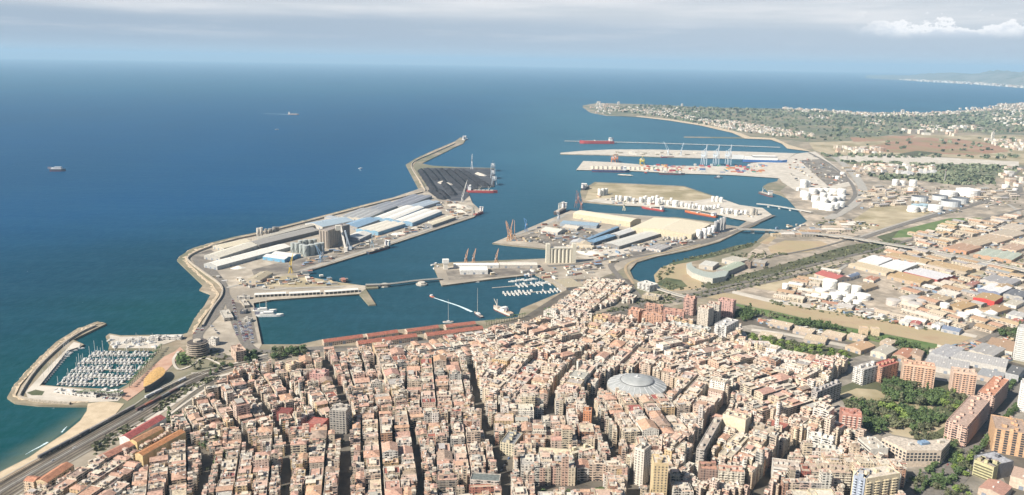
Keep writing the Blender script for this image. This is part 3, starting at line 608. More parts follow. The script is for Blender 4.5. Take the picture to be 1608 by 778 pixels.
# ================================================================== town buildings
WALLC = {'cream': (.66, .55, .41), 'white': (.73, .68, .60), 'ochre': (.64, .47, .27), 'salmon': (.64, .43, .33), 'brick red': (.44, .25, .17), 'grey': (.46, .435, .39), 'beige': (.58, .48, .375), 'pale pink': (.63, .48, .39), 'tan': (.53, .41, .30)}
ROOFC = {'terracotta': (.51, .32, .24), 'pinkish': (.56, .40, .315), 'pale': (.62, .55, .455), 'grey': (.43, .40, .36), 'sand coloured': (.56, .47, .36), 'dark red': (.36, .13, .10), 'orange tiled': (.53, .33, .23), 'brown': (.36, .27, .21)}
def jit(c, r, a=.06):
    k = 1 + r.uniform(-a, a) * 1.6
    return tuple(max(.02, min(.8, v * k + r.uniform(-a, a) * .2)) for v in c)
def building_bits(r, q, h, wn, rn, style, near, z0=LAND):
    """walls, roof and the small things on a roof: returns {part: MB} for a rectangular footprint q (world)"""
    wc = jit(WALLC[wn], r); rc = jit(ROOFC[rn], r); z1 = z0 + h
    ex = math.dist(q[0], q[1]); ey = math.dist(q[1], q[2])
    P_ = {}
    w = MB(); a = .12 + style * .88
    cx = sum(p[0] for p in q) / 4; cy_ = sum(p[1] for p in q) / 4
    ux = ((q[1][0] - q[0][0]) / ex, (q[1][1] - q[0][1]) / ex); uy = ((q[2][0] - q[1][0]) / ey, (q[2][1] - q[1][1]) / ey)
    rz = math.atan2(ux[1], ux[0])
    def loc(x, y): return (cx + ux[0] * x + uy[0] * y, cy_ + ux[1] * x + uy[1] * y)
    pitched = rn in ('terracotta', 'orange tiled', 'brown') and r.random() < .62
    w.walls(q, z0, z1, (*wc, a)); P_['walls'] = w
    rf = MB()
    if pitched:
        e = .35; Q = inset(q, -e); rise = min(ex, ey) * .19
        if ex >= ey: A, B = loc(-ex / 2 - e, 0), loc(ex / 2 + e, 0); 
        else: A, B = loc(0, -ey / 2 - e), loc(0, ey / 2 + e)
        hip = min(ex, ey) * .45 if r.random() < .4 else 0
        if hip:
            dx, dy = (B[0] - A[0]), (B[1] - A[1]); Lh = math.hypot(dx, dy); A, B = (A[0] + dx / Lh * hip, A[1] + dy / Lh * hip), (B[0] - dx / Lh * hip, B[1] - dy / Lh * hip)
        zr = z1 + rise; rc4 = (*rc, 0)
        A3, B3 = (*A, zr), (*B, zr); Z = [(p[0], p[1], z1) for p in Q]
        if ex >= ey: rf.face([Z[0], Z[1], B3, A3], rc4); rf.face([Z[2], Z[3], A3, B3], rc4); rf.face([Z[1], Z[2], B3], rc4 if hip else (*wc, 0)); rf.face([Z[3], Z[0], A3], rc4 if hip else (*wc, 0))
        else: rf.face([Z[1], Z[2], B3, A3], rc4); rf.face([Z[3], Z[0], A3, B3], rc4); rf.face([Z[0], Z[1], A3], rc4 if hip else (*wc, 0)); rf.face([Z[2], Z[3], B3], rc4 if hip else (*wc, 0))
    else:
        I = inset(q, .35); zf = z1 - .85; pc = (*jit((.66, .60, .52) if r.random() < .7 else wc, r), 0)
        for i in range(4):
            j = (i + 1) % 4
            rf.face([(*q[i], z1 + .01), (*q[j], z1 + .01), (*I[j], z1 + .01), (*I[i], z1 + .01)], pc)
            rf.face([(*I[j], z1 + .01), (*I[j], zf), (*I[i], zf), (*I[i], z1 + .01)][::-1], pc)
        rf.cap(I, zf, (*rc, 0))
    P_['roof'] = rf
    zf = z1 - .85
    if not pitched:
        if ex > 9 and ey > 9 and r.random() < .60:      # set-back attic storey
            t = MB(); fx, fy = r.uniform(.45, .8), r.uniform(.4, .62); ox, oy = r.uniform(-.1, .1) * ex, r.uniform(-.14, .14) * ey
            hh = 2.8; rr = jit(ROOFC[r.choice(['terracotta', 'pinkish', 'pale', 'pale', 'grey'])], r)
            t.box(loc(ox, oy), ex * fx, ey * fy, zf, zf + hh, rz, (*jit(wc, r), a), (*rr, 0)); P_['attic'] = t; top = zf + hh
            if r.random() < .55:
                s = MB(); s.box(loc(ox + r.uniform(-.2, .2) * ex, oy), 3.2, 3.8, top, top + 2.3, rz, (*jit((.62, .56, .48), r), 0)); P_['stair_hut'] = s
        elif r.random() < .85:
            s = MB(); x, y = r.uniform(-.28, .28) * ex, r.uniform(-.28, .28) * ey
            s.box(loc(x, y), r.uniform(2.6, 4.6), r.uniform(3, 5), zf, zf + r.uniform(2.2, 3), rz, (*jit((.64, .57, .48), r), 0), (*jit(ROOFC[r.choice(['pale', 'terracotta', 'pinkish'])], r), 0)); P_['stair_hut'] = s
        if r.random() < .5 and near:
            y = r.uniform(-.3, .3) * ey; s = MB(); s.box(loc(0, y), ex - .8, .3, zf, zf + 1.6, rz, (.66, .62, .55, 0)); P_['terrace_wall'] = s
        if r.random() < .45:
            s = MB(); s.box(loc(r.uniform(-.35, .35) * ex, ey * .5 - 1.4), r.uniform(3, ex * .6), 2.2, zf, zf + 2.1, rz, (*jit((.5, .42, .34), r), 0), (*jit(ROOFC[r.choice(['terracotta', 'orange tiled', 'pale', 'brown'])], r), 0)); P_['roof_shed'] = s
    if r.random() < .7:
        s = MB(); s.box(loc(r.uniform(-.35, .35) * ex, r.uniform(-.3, .3) * ey), .9, .7, z1 - .9, z1 + (2.6 if pitched else 1.3), rz, (.55, .42, .34, 0)); P_['chimney'] = s
    if ex > 7 and r.random() < .6:
        s = MB(); s.box(loc(r.uniform(-.4, .4) * ex, r.uniform(-.4, .4) * ey), r.uniform(1.2, 3), r.uniform(1, 2.4), z1 - .9, z1 + r.uniform(.3, 1.4), rz, (*jit((.74, .70, .64) if r.random() < .6 else (.3, .26, .22), r), 0)); P_['roof_locker'] = s
    if near and r.random() < .4:
        x, y = r.uniform(-.3, .3) * ex, r.uniform(-.3, .3) * ey; s = MB(); s.cyl(loc(x, y), .75, zf if not pitched else z1 - .5, zf + 1.8 if not pitched else z1 + 3, 8, (.7, .7, .7, 0)); P_['water_tank'] = s
    return P_
MATOF = {'walls': MF, 'attic': MF}
EXCL = []        # world polygons where no generic building stands
def excl_px(pts, z=LAND): EXCL.append(ppoly(pts, z))
def adopt(polyw): EXCL.append(polyw)
HERO_FOOT = []
# ------------------------------------------------------------------ singular buildings
def quad_from(A, B, dep=None, Cc=None, h=20, z0=LAND):
    """footprint from the near roof edge A-B (pixels at the roof's height) and a depth in metres or a far corner next to B"""
    a = P2(*A, z0 + h); b = P2(*B, z0 + h); ex = math.dist(a, b); ux = ((b[0] - a[0]) / ex, (b[1] - a[1]) / ex); uy = (-ux[1], ux[0])
    if Cc is not None:
        c = P2(*Cc, z0 + h); lb = math.dist(b, c)
        if lb > ex:      # the long side is the better measured one: square the footprint up on it
            uy = ((c[0] - b[0]) / lb, (c[1] - b[1]) / lb); s_ = uy[1] * (b[0] - a[0]) - uy[0] * (b[1] - a[1]); sg = 1 if s_ > 0 else -1; s_ = abs(s_)
            ux = (uy[1] * sg, -uy[0] * sg); a = (b[0] - ux[0] * s_, b[1] - ux[1] * s_); dep = lb
        else: dep = (c[0] - b[0]) * uy[0] + (c[1] - b[1]) * uy[1]
    if dep < 0: uy = (-uy[0], -uy[1]); dep = -dep
    q = [a, b, (b[0] + uy[0] * dep, b[1] + uy[1] * dep), (a[0] + uy[0] * dep, a[1] + uy[1] * dep)]
    return q
def ctr(q): return (sum(p[0] for p in q) / len(q), sum(p[1] for p in q) / len(q))
def window_grid(root, q, z0, h, org, sides=(0, 1), bay=4.2, wide=2.2, storey=3.1, first=1.0, tall=1.5, name='window', col=(.05, .055, .065), proud=.06, limit=90, band=False):
    """each window a mesh of its own under the building, standing a few centimetres proud of the wall"""
    n = 0
    for s in sides:
        a, b = q[s], q[(s + 1) % 4]; L = math.dist(a, b); ux = ((b[0] - a[0]) / L, (b[1] - a[1]) / L); nx = (ux[1], -ux[0]); rows = int((h - first) / storey)
        k = max(1, int(L / bay)) if not band else 1; st = L / k
        for i in range(rows):
            z = z0 + first + i * storey
            for j in range(k):
                if n >= limit: return
                c = (j + .5) * st; w = (wide if not band else L - 1.6) / 2
                m = MB(); p = lambda t, o: (a[0] + ux[0] * (c + t) + nx[0] * o, a[1] + ux[1] * (c + t) + nx[1] * o)
                m.prism([p(-w, -.1), p(-w, proud), p(w, proud), p(w, -.1)][::-1], z, z + tall, (*col, 0)); m.build(name, MP_, root, (*org, z0)); n += 1
def slabs(root, q, z0, h, org, sides=(0,), storey=3.1, deep=1.1, col=(.66, .6, .52), name='balcony', inset_=1.5, first=3.0, railing=.9, span=None):
    for s in sides:
        a, b = q[s], q[(s + 1) % 4]; L = math.dist(a, b); ux = ((b[0] - a[0]) / L, (b[1] - a[1]) / L); nx = (ux[1], -ux[0])
        for sp in (span or [(inset_ / L, 1 - inset_ / L)]):
            for i in range(int((h - first) / storey)):
                z = z0 + first + i * storey; m = MB(); p = lambda t, o: (a[0] + ux[0] * t + nx[0] * o, a[1] + ux[1] * t + nx[1] * o)
                m.prism([p(sp[0] * L, deep), p(sp[1] * L, deep), p(sp[1] * L, -.05), p(sp[0] * L, -.05)], z, z + railing, (*col, 0)); m.build(name, MP_, root, (*org, z0))
def ccw(q):
    A = sum(q[i][0] * q[(i + 1) % 4][1] - q[(i + 1) % 4][0] * q[i][1] for i in range(4)); return q if A > 0 else [q[1], q[0], q[3], q[2]]
def hero(name, label, cat, A, B, h, dep=None, Cc=None, wall=(.6, .5, .4), roof=(.5, .45, .38), style=0.0, wins=None, bals=None, huts=3, attic=None, group=None, z0=LAND, seed=1, parapet=True):
    q = ccw(quad_from(A, B, dep, Cc, h, z0)); c = ctr(q); r = random.Random(seed + int(A[0] * 7))
    root = empty(name, (*c, z0)); tag(root, label, cat, group)
    w = MB(); w.walls(q, z0, z0 + h, (*wall, style)); w.build('walls', MF, root, (*c, z0))
    rf = MB(); I = inset(q, .5); z1 = z0 + h
    for i in range(4):
        j = (i + 1) % 4; rf.face([(*q[i], z1), (*q[j], z1), (*I[j], z1), (*I[i], z1)], (*wall, 0)); rf.face([(*I[i], z1), (*I[i], z1 - .9), (*I[j], z1 - .9), (*I[j], z1)], (*wall, 0))
    rf.cap(I, z1 - .9, (*roof, 0)); rf.build('roof', MR, root, (*c, z0))
    ex = math.dist(q[0], q[1]); ey = math.dist(q[1], q[2]); rz = math.atan2(q[1][1] - q[0][1], q[1][0] - q[0][0])
    ux = (math.cos(rz), math.sin(rz)); loc = lambda x, y: (c[0] + ux[0] * x - ux[1] * y, c[1] + ux[1] * x + ux[0] * y)
    if attic:
        m = MB(); m.box(c, ex * attic, ey * attic * .9, z1 - .9, z1 + 2.4, rz, (*wall, .4), (*jit(roof, r), 0)); m.build('attic', MF, root, (*c, z0))
    for k in range(huts):
        along = (k + .5) / huts - .5; m = MB(); L = ex > ey
        x, y = (along * ex, r.uniform(-.2, .2) * ey) if L else (r.uniform(-.2, .2) * ex, along * ey)
        m.box(loc(x, y), r.uniform(3.4, 5), r.uniform(3.4, 5), z1 - .9, z1 + r.uniform(1.8, 3.6), rz, (*jit(wall, r), 0), (*jit(roof, r), 0)); m.build('stair_hut', MR, root, (*c, z0))
    if wins: window_grid(root, q, z0, h, c, **wins)
    if bals: slabs(root, q, z0, h, c, **bals)
    adopt(inset(q, -5)); HERO_FOOT.append(q)
    return root, q
BR = (.52, .30, .21); PK = (.66, .45, .36); WH = (.72, .69, .64); CR = (.66, .55, .40)
# around the park
hero('apartment_slab', 'long salmon brick slab with shaded side, nearer of the pair along the avenue', 'apartment block', (1483, 664), (1519, 670), 30, Cc=(1555, 628), wall=PK, roof=(.45, .33, .27), style=.35, huts=8, bals=dict(sides=(1, 3), col=(.62, .42, .33)))
hero('apartment_slab', 'salmon brick slab with orange roof huts, farther of the pair along the avenue', 'apartment block', (1536, 615), (1561, 622), 30, Cc=(1585, 596), wall=PK, roof=(.52, .26, .17), style=.35, huts=7, bals=dict(sides=(1,), col=(.62, .42, .33)))
hero('apartment_tower', 'broad orange brick apartment block at the back edge of the park', 'apartment block', (1419, 571), (1470, 578), 34, dep=22, wall=(.64, .46, .34), roof=(.54, .34, .24), style=.0, huts=7, wins=dict(sides=(0, 1), bay=4.4, wide=2.4, limit=100), bals=dict(sides=(0,), col=(.64, .40, .27), span=[(.05, .28), (.4, .62), (.72, .95)]))
hero('apartment_tower', 'orange brick apartment block beside the broad one behind the park', 'apartment block', (1497, 583), (1535, 588), 34, dep=20, wall=(.64, .47, .37), roof=(.52, .42, .34), style=.0, huts=4, wins=dict(sides=(0, 1), bay=4.4, wide=2.4, limit=90), bals=dict(sides=(0,), col=(.64, .42, .30), span=[(.05, .3), (.42, .58), (.7, .95)]))
hero('apartment_slab', 'white gabled apartment slab with long grey shaded side beside the park', 'apartment block', (1333, 577), (1357, 581), 26, Cc=(1384, 573), wall=WH, roof=(.5, .46, .42), style=.3, huts=5, wins=dict(sides=(0,), bay=3.6, wide=1.6))
hero('apartment_slab', 'brick coloured slab with red roof joined behind the white gabled one', 'apartment block', (1362, 573), (1386, 577), 26, Cc=(1412, 569), wall=BR, roof=(.42, .13, .11), style=.3, huts=5)
hero('apartment_tower', 'red brick tower with vertical white balcony strips at the park corner', 'apartment tower', (1322, 650), (1354, 654), 34, dep=22, wall=(.46, .23, .18), roof=(.52, .30, .24), style=.0, huts=5, wins=dict(sides=(0,), bay=4.6, wide=1.9, limit=60), bals=dict(sides=(0, 1), col=(.68, .58, .5), span=[(.05, .2), (.32, .46), (.56, .7), (.82, .96)]))
hero('office_block', 'orange walled block with dark window bays on the far side of the avenue', 'office block', (1563, 673), (1615, 682), 32, dep=45, wall=(.62, .40, .24), roof=(.40, .30, .24), style=0, huts=9, wins=dict(sides=(0,), bay=8, wide=4.2, storey=3.1, tall=2.4, limit=60))
hero('office_block', 'low glass office with yellow-green end wall beside the roundabout', 'office block', (1530, 722), (1561, 734), 20, dep=18, wall=(.50, .47, .28), roof=(.42, .34, .26), style=0, huts=3, wins=dict(sides=(0,), band=True, storey=3.4, tall=1.7, col=(.12, .11, .07)))
hero('office_block', 'dark grey clad cube behind the yellow-green office', 'office block', (1562, 731), (1592, 724), 20, dep=26, wall=(.16, .16, .17), roof=(.42, .42, .44), style=0, huts=2)
hero('apartment_tower', 'white banded high tower behind the industrial sheds', 'apartment tower', (1599, 514), (1622, 518), 56, dep=22, wall=(.5, .5, .48), roof=(.5, .48, .45), style=0, huts=2, bals=dict(sides=(0, 3), storey=3.4, col=(.66, .65, .61)), wins=dict(sides=(0,), band=True, storey=3.4, first=2.4, tall=1.2))
hero('apartment_tower', 'white banded tower nearer the avenue', 'apartment tower', (1605, 602), (1626, 606), 42, dep=22, wall=WH, roof=(.6, .58, .55), style=0, huts=2, bals=dict(sides=(0, 3), storey=3.2, col=(.75, .74, .71)), wins=dict(sides=(0,), band=True, storey=3.2, first=2.3, tall=1.2))
# the bent beige office with deep square windows: three wings
def arched_office():
    pts = [(1385, 688), (1424, 707.5), (1478.7, 707.5), (1493, 692)]; h = 22
    w = [P2(x, y, LAND + h) for x, y in pts]; c = ctr(w); root = empty('office_block', (*c, LAND)); tag(root, 'bent beige office block with deep square windows and ground arcade', 'office block')
    n = len(w); bk = [P2(x, y, LAND + h) for x, y in ((1400, 684.5), (1441, 692), (1466, 691), (1482, 688))]
    poly = w + bk[::-1]; m = MB(); m.walls(poly, LAND, LAND + h, (.60, .50, .40, 0)); m.build('walls', MF, root, (*c, LAND))
    m = MB()
    for i in range(n - 1): m.face([(*w[i], LAND + h), (*w[i + 1], LAND + h), (*bk[i + 1], LAND + h), (*bk[i], LAND + h)], (.55, .48, .40, 0))
    m.build('roof', MR, root, (*c, LAND))
    for i in range(n - 1):
        q = [w[i], w[i + 1], bk[i + 1], bk[i]]
        window_grid(root, q, LAND, h, c, sides=(0,), bay=4.4, wide=3.1, storey=3.9, first=8.2, tall=2.5, limit=26)
        window_grid(root, q, LAND, 6, c, sides=(0,), bay=4.4, wide=2.8, storey=6, first=.2, tall=6.2, name='arcade_opening', col=(.04, .035, .035))
    for x, y, s, cc in ((1477, 695, 7, (.6, .54, .45)), (1450, 697, 12, (.22, .32, .45)), (1430, 699, 5, (.6, .56, .5))):
        p = P2(x, y, LAND + h); m = MB(); m.box(p, s, s * .6, LAND + h, LAND + h + 3, .3, (*cc, 0)); m.build('roof_plant_room', MR, root, (*c, LAND))
    adopt([P2(1375, 685), P2(1432, 745), P2(1490, 740), P2(1505, 695), P2(1450, 682), P2(1385, 672)])
arched_office()
hero('office_block', 'white strip-windowed wing with brown lower annex beside the arched office', 'office block', (1347, 687), (1368, 705), 22, dep=22, wall=(.66, .62, .55), roof=(.5, .45, .38), style=0, huts=3, wins=dict(sides=(0,), band=True, storey=3.4, tall=1.4))
hero('office_block', 'brown glazed low annex between white wing and bent office', 'office block', (1368, 711), (1395, 716), 15, dep=24, wall=(.16, .11, .09), roof=(.50, .44, .37), style=0, huts=1, wins=dict(sides=(0,), band=True, storey=3.4, tall=1.6))
# bottom edge towers
hero('apartment_tower', 'blue grey glazed tower at the foot of the view, joined to the yellow one', 'apartment tower', (1341, 746), (1359, 752), 40, dep=22, wall=(.34, .38, .46), roof=(.5, .46, .42), style=0, huts=3, bals=dict(sides=(0,), col=(.5, .55, .62), span=[(.02, .3), (.5, .8)]), wins=dict(sides=(0,), bay=4, wide=2.2))
hero('apartment_tower', 'yellow and cream striped tower beside the blue glazed one', 'apartment tower', (1361, 752), (1414, 743), 40, dep=20, wall=(.66, .57, .41), roof=(.62, .55, .46), style=0, huts=3, bals=dict(sides=(0,), col=(.70, .60, .42), span=[(.02, .14), (.28, .4), (.52, .66), (.78, .92)]), wins=dict(sides=(0,), bay=4.6, wide=1.7, limit=100))
hero('apartment_tower', 'slim ochre tower block with regular punched windows', 'apartment tower', (1027, 727), (1050, 728), 50, dep=20, wall=(.64, .50, .30), roof=(.55, .48, .40), style=0, huts=3, wins=dict(sides=(0,), bay=3.2, wide=1.5, limit=100))
hero('apartment_tower', 'slim white corner tower with dark shaded flank near the ochre tower', 'apartment tower', (997, 702), (1012, 707), 46, dep=16, wall=(.66, .60, .52), roof=(.42, .36, .30), style=0, huts=2, wins=dict(sides=(0, 1), bay=3.6, wide=1.8, limit=100))
hero('apartment_tower', 'blank ochre gabled block with two flat end walls', 'apartment block', (1135, 650), (1171, 660), 34, dep=16, wall=(.68, .59, .43), roof=(.5, .42, .34), style=0, huts=3)
hero('apartment_block', 'white crescent block with stacked balcony bands', 'apartment block', (1214, 733), (1257, 739), 24, dep=22, wall=(.66, .62, .56), roof=(.50, .42, .35), style=0, huts=5, bals=dict(sides=(0,), col=(.74, .71, .66), inset_=.4), wins=dict(sides=(0,), band=True, first=1.9, tall=1.1))
hero('apartment_block', 'narrow dark red block beside the white crescent', 'apartment block', (1259, 740), (1274, 741), 24, dep=18, wall=(.36, .13, .10), roof=(.46, .38, .3), style=.3, huts=1, bals=dict(sides=(0,), col=(.62, .5, .42), span=[(.3, .7)]))
hero('apartment_block', 'long cream block of dark balcony bays, two doors from the white crescent', 'apartment block', (1275, 741), (1338, 744), 24, dep=20, wall=(.55, .48, .38), roof=(.5, .38, .3), style=.55, huts=6, bals=dict(sides=(0,), col=(.66, .6, .5), span=[(.04, .2), (.28, .48), (.58, .78), (.84, .98)]))
hero('apartment_block', 'grey white gabled block with long dark side towards the shaded street', 'apartment block', (1096, 700), (1106, 707), 28, Cc=(1134, 657), wall=(.5, .46, .41), roof=(.45, .38, .32), style=.5, huts=4)
hero('apartment_block', 'cream block with dark bays facing the small bottom street', 'apartment block', (1128, 739), (1170, 742), 26, dep=15, wall=(.62, .56, .46), roof=(.55, .3, .22), style=.62, huts=4, bals=dict(sides=(0,), col=(.66, .6, .5), span=[(.05, .16), (.24, .36), (.44, .56), (.64, .76), (.84, .95)]))
hero('apartment_block', 'brown balcony block with pinkish roof next to the cream bay block', 'apartment block', (1100, 736), (1127, 738), 26, dep=18, wall=(.30, .20, .16), roof=(.5, .28, .2), style=.6, huts=3)
hero('apartment_block', 'long white block with row of pale dormers near the brick tower', 'apartment block', (1262, 700), (1325, 712), 20, dep=14, wall=(.70, .67, .60), roof=(.62, .58, .5), style=.42, huts=6)
hero('apartment_block', 'white terraced block standing behind the long dormered one', 'apartment block', (1270, 683), (1308, 693), 24, dep=14, wall=(.72, .70, .64), roof=(.66, .6, .52), style=.5, huts=4)
hero('apartment_slab', 'grey balcony slab stepping towards the park from the dense quarter', 'apartment block', (1276, 612), (1284, 616), 26, Cc=(1322, 601), wall=(.42, .38, .35), roof=(.40, .38, .38), style=.7, huts=6)
hero('apartment_block', 'long brown roofed slab with horizontal window bands, red hall behind', 'apartment block', (1176, 668), (1217, 680), 22, dep=14, wall=(.36, .30, .24), roof=(.56, .48, .38), style=0, huts=3, wins=dict(sides=(0,), band=True))
hero('market_hall', 'low hall with large plain dark red roof', 'hall', (1200, 668), (1232, 676), 14, dep=24, wall=(.5, .38, .3), roof=(.36, .13, .10), style=0, huts=0)
# plaza blocks near x=800
hero('corner_block', 'pale corner block with grey framed flat roof and red arcade walls', 'apartment block', (738, 753), (784, 756), 22, Cc=(790, 745), wall=(.56, .50, .44), roof=(.17, .19, .18), style=.5, huts=0)
hero('apartment_block', 'brick red facade block with cream arches beneath the grey framed roof', 'apartment block', (737, 766), (783, 764), 18, dep=6, wall=(.50, .22, .16), roof=(.5, .4, .3), style=.3, huts=0)
hero('apartment_block', 'dark balconied block at the lower edge beside the plaza corner', 'apartment block', (685, 755), (718, 754), 20, dep=14, wall=(.32, .27, .22), roof=(.5, .33, .26), style=.75, huts=2)
hero('office_block', 'cream office with steel grey skylight roof wedge by the narrow street', 'office block', (783, 697), (808, 698), 17, Cc=(821, 680), wall=(.62, .55, .40), roof=(.26, .26, .26), style=.22, huts=4, wins=dict(sides=(0,), bay=3.6, wide=1.6, limit=40))
hero('apartment_block', 'brick toned block with rows of pale framed windows behind the cream hall', 'apartment block', (822, 689), (857, 690), 17, dep=12, wall=(.50, .30, .20), roof=(.52, .42, .34), style=.55, huts=2)
hero('apartment_block', 'orange walled slim tower rising behind the cream hall', 'apartment tower', (916, 645), (929, 646), 34, dep=12, wall=(.62, .28, .15), roof=(.5, .4, .32), style=.2, huts=1)
hero('apartment_block', 'ten storey dark glass corner block in the old quarter', 'apartment tower', (517, 644), (543, 646), 32, dep=20, wall=(.36, .33, .29), roof=(.5, .46, .4), style=.8, huts=3)
hero('town_block', 'pale pink walled block with red hipped roof near the harbour trees', 'apartment block', (486, 586), (509, 588), 22, dep=18, wall=(.58, .34, .30), roof=(.5, .38, .32), style=.4, huts=2)
hero('town_hall', 'dark red flat roofed hall among the old blocks', 'hall', (434, 647), (455, 648), 14, dep=14, wall=(.30, .10, .09), roof=(.22, .07, .06), style=0, huts=0)
hero('town_hall', 'square red roofed hall at the junction of the dark street', 'hall', (480, 665), (505, 668), 14, dep=20, wall=(.40, .12, .10), roof=(.40, .16, .13), style=0, huts=0)
# brick groups north of the railway
for i, (A, B, h, dp, lb) in enumerate([((986, 486), (1003, 490), 30, 20, 'salmon brick block with turreted corners, western of the group'), ((1008, 494), (1040, 497), 30, 20, 'salmon brick block standing foremost of its group'), ((1041, 487), (1074, 491), 28, 18, 'salmon brick block with long shaded side, eastern of the group'), ((1012, 480), (1040, 483), 30, 18, 'salmon brick block at the back of the group by the railway'), ((1074, 467), (1090, 470), 34, 16, 'pink brick tower first of the railway row'), ((1110, 476), (1130, 479), 36, 18, 'pale gabled tower with grey side in the railway row'), ((1128, 470), (1152, 474), 34, 18, 'rose brick tower next to the dense trees'), ((1096, 482), (1113, 486), 34, 20, 'beige tower with grey side, foremost of the railway row'), ((932, 497), (952, 501), 26, 18, 'ochre block with brown shaded side by the railway cutting'), ((953, 500), (973, 502), 26, 14, 'brown block attached to the ochre one by the cutting')]):
    c0 = [(.58, .34, .24), (.60, .36, .25), (.52, .30, .24), (.58, .35, .26), (.54, .34, .28), (.52, .47, .40), (.54, .34, .30), (.56, .50, .42), (.62, .48, .27), (.40, .26, .20)][i]
    hero('apartment_tower', lb, 'apartment tower', A, B, h, dep=dp, wall=c0, roof=(.52, .33, .25), style=[.32, .4, .45, .36, .5, .62, .4, .6, .3, .35][i], huts=3, group='brick blocks beside the railway')
hero('apartment_tower', 'white tower with dark vertical balcony strip and slate side', 'apartment tower', (1119, 510), (1141, 513), 30, Cc=(1160, 503), wall=(.68, .66, .62), roof=(.5, .48, .46), style=.3, huts=3, bals=dict(sides=(0,), col=(.1, .1, .1), span=[(.35, .6)]))
hero('apartment_block', 'pale green grey row of flats in front of the brick groups', 'apartment block', (1050, 508), (1113, 519), 20, dep=16, wall=(.58, .60, .56), roof=(.6, .56, .5), style=.7, huts=6)
hero('round_block', 'rounded white and pink apartment block by the green belt', 'apartment block', (1182, 540), (1211, 541), 20, dep=16, wall=(.66, .54, .48), roof=(.62, .58, .54), style=.35, huts=1)
hero('house', 'house with orange tiled hip roof at the green belt', 'house', (1279, 562), (1301, 566), 12, dep=14, wall=(.56, .42, .30), roof=(.50, .20, .10), style=.2, huts=0)
hero('apartment_block', 'first of the two blank beige cubes above the riverbed', 'apartment block', (1351, 515), (1364, 516), 14, dep=12, wall=(.62, .47, .32), roof=(.55, .44, .34), huts=0); hero('apartment_block', 'second of the two blank beige cubes above the riverbed', 'apartment block', (1369, 516), (1382, 517), 14, dep=12, wall=(.62, .50, .34), roof=(.55, .44, .34), huts=0)
# coast corner: stepped dark block, its neighbours
def stepped_block():
    c = P2(311, 556); root = empty('apartment_block', (*c, LAND)); tag(root, 'six storey rounded block of stacked dark terraces by the shore road', 'apartment block')
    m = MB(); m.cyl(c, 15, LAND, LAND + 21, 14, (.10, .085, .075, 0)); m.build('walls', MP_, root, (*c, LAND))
    for k in range(6):
        m = MB(); cc = (c[0] + (k % 2) * 1.2, c[1]); m.cyl(cc, 18.5 - k * .5, LAND + 2.6 + k * 3.3, LAND + 3.4 + k * 3.3, 14, (.42, .36, .29, 0)); m.build('terrace', MP_, root, (*c, LAND))
    m = MB(); m.cyl(c, 6, LAND + 21, LAND + 24, 10, (.5, .44, .36, 0)); m.build('stair_hut', MP_, root, (*c, LAND)); adopt(rect(c, 50, 50, 0))
stepped_block()
hero('apartment_block', 'small white block behind the stacked dark terraces', 'apartment block', (326, 532), (338, 533), 12, dep=12, wall=(.66, .62, .56), roof=(.6, .56, .5), style=.6, huts=1)
hero('apartment_block', 'pinkish block beside the harbour road junction', 'apartment block', (362, 543), (370, 553), 18, Cc=(388, 552), wall=(.60, .44, .34), roof=(.52, .38, .3), style=.25, huts=2)
hero('apartment_block', 'cream block with two blank gable walls facing the sea trees', 'apartment block', (447, 570), (457, 574), 22, dep=18, wall=(.66, .52, .36), roof=(.5, .4, .32), style=.1, huts=1)
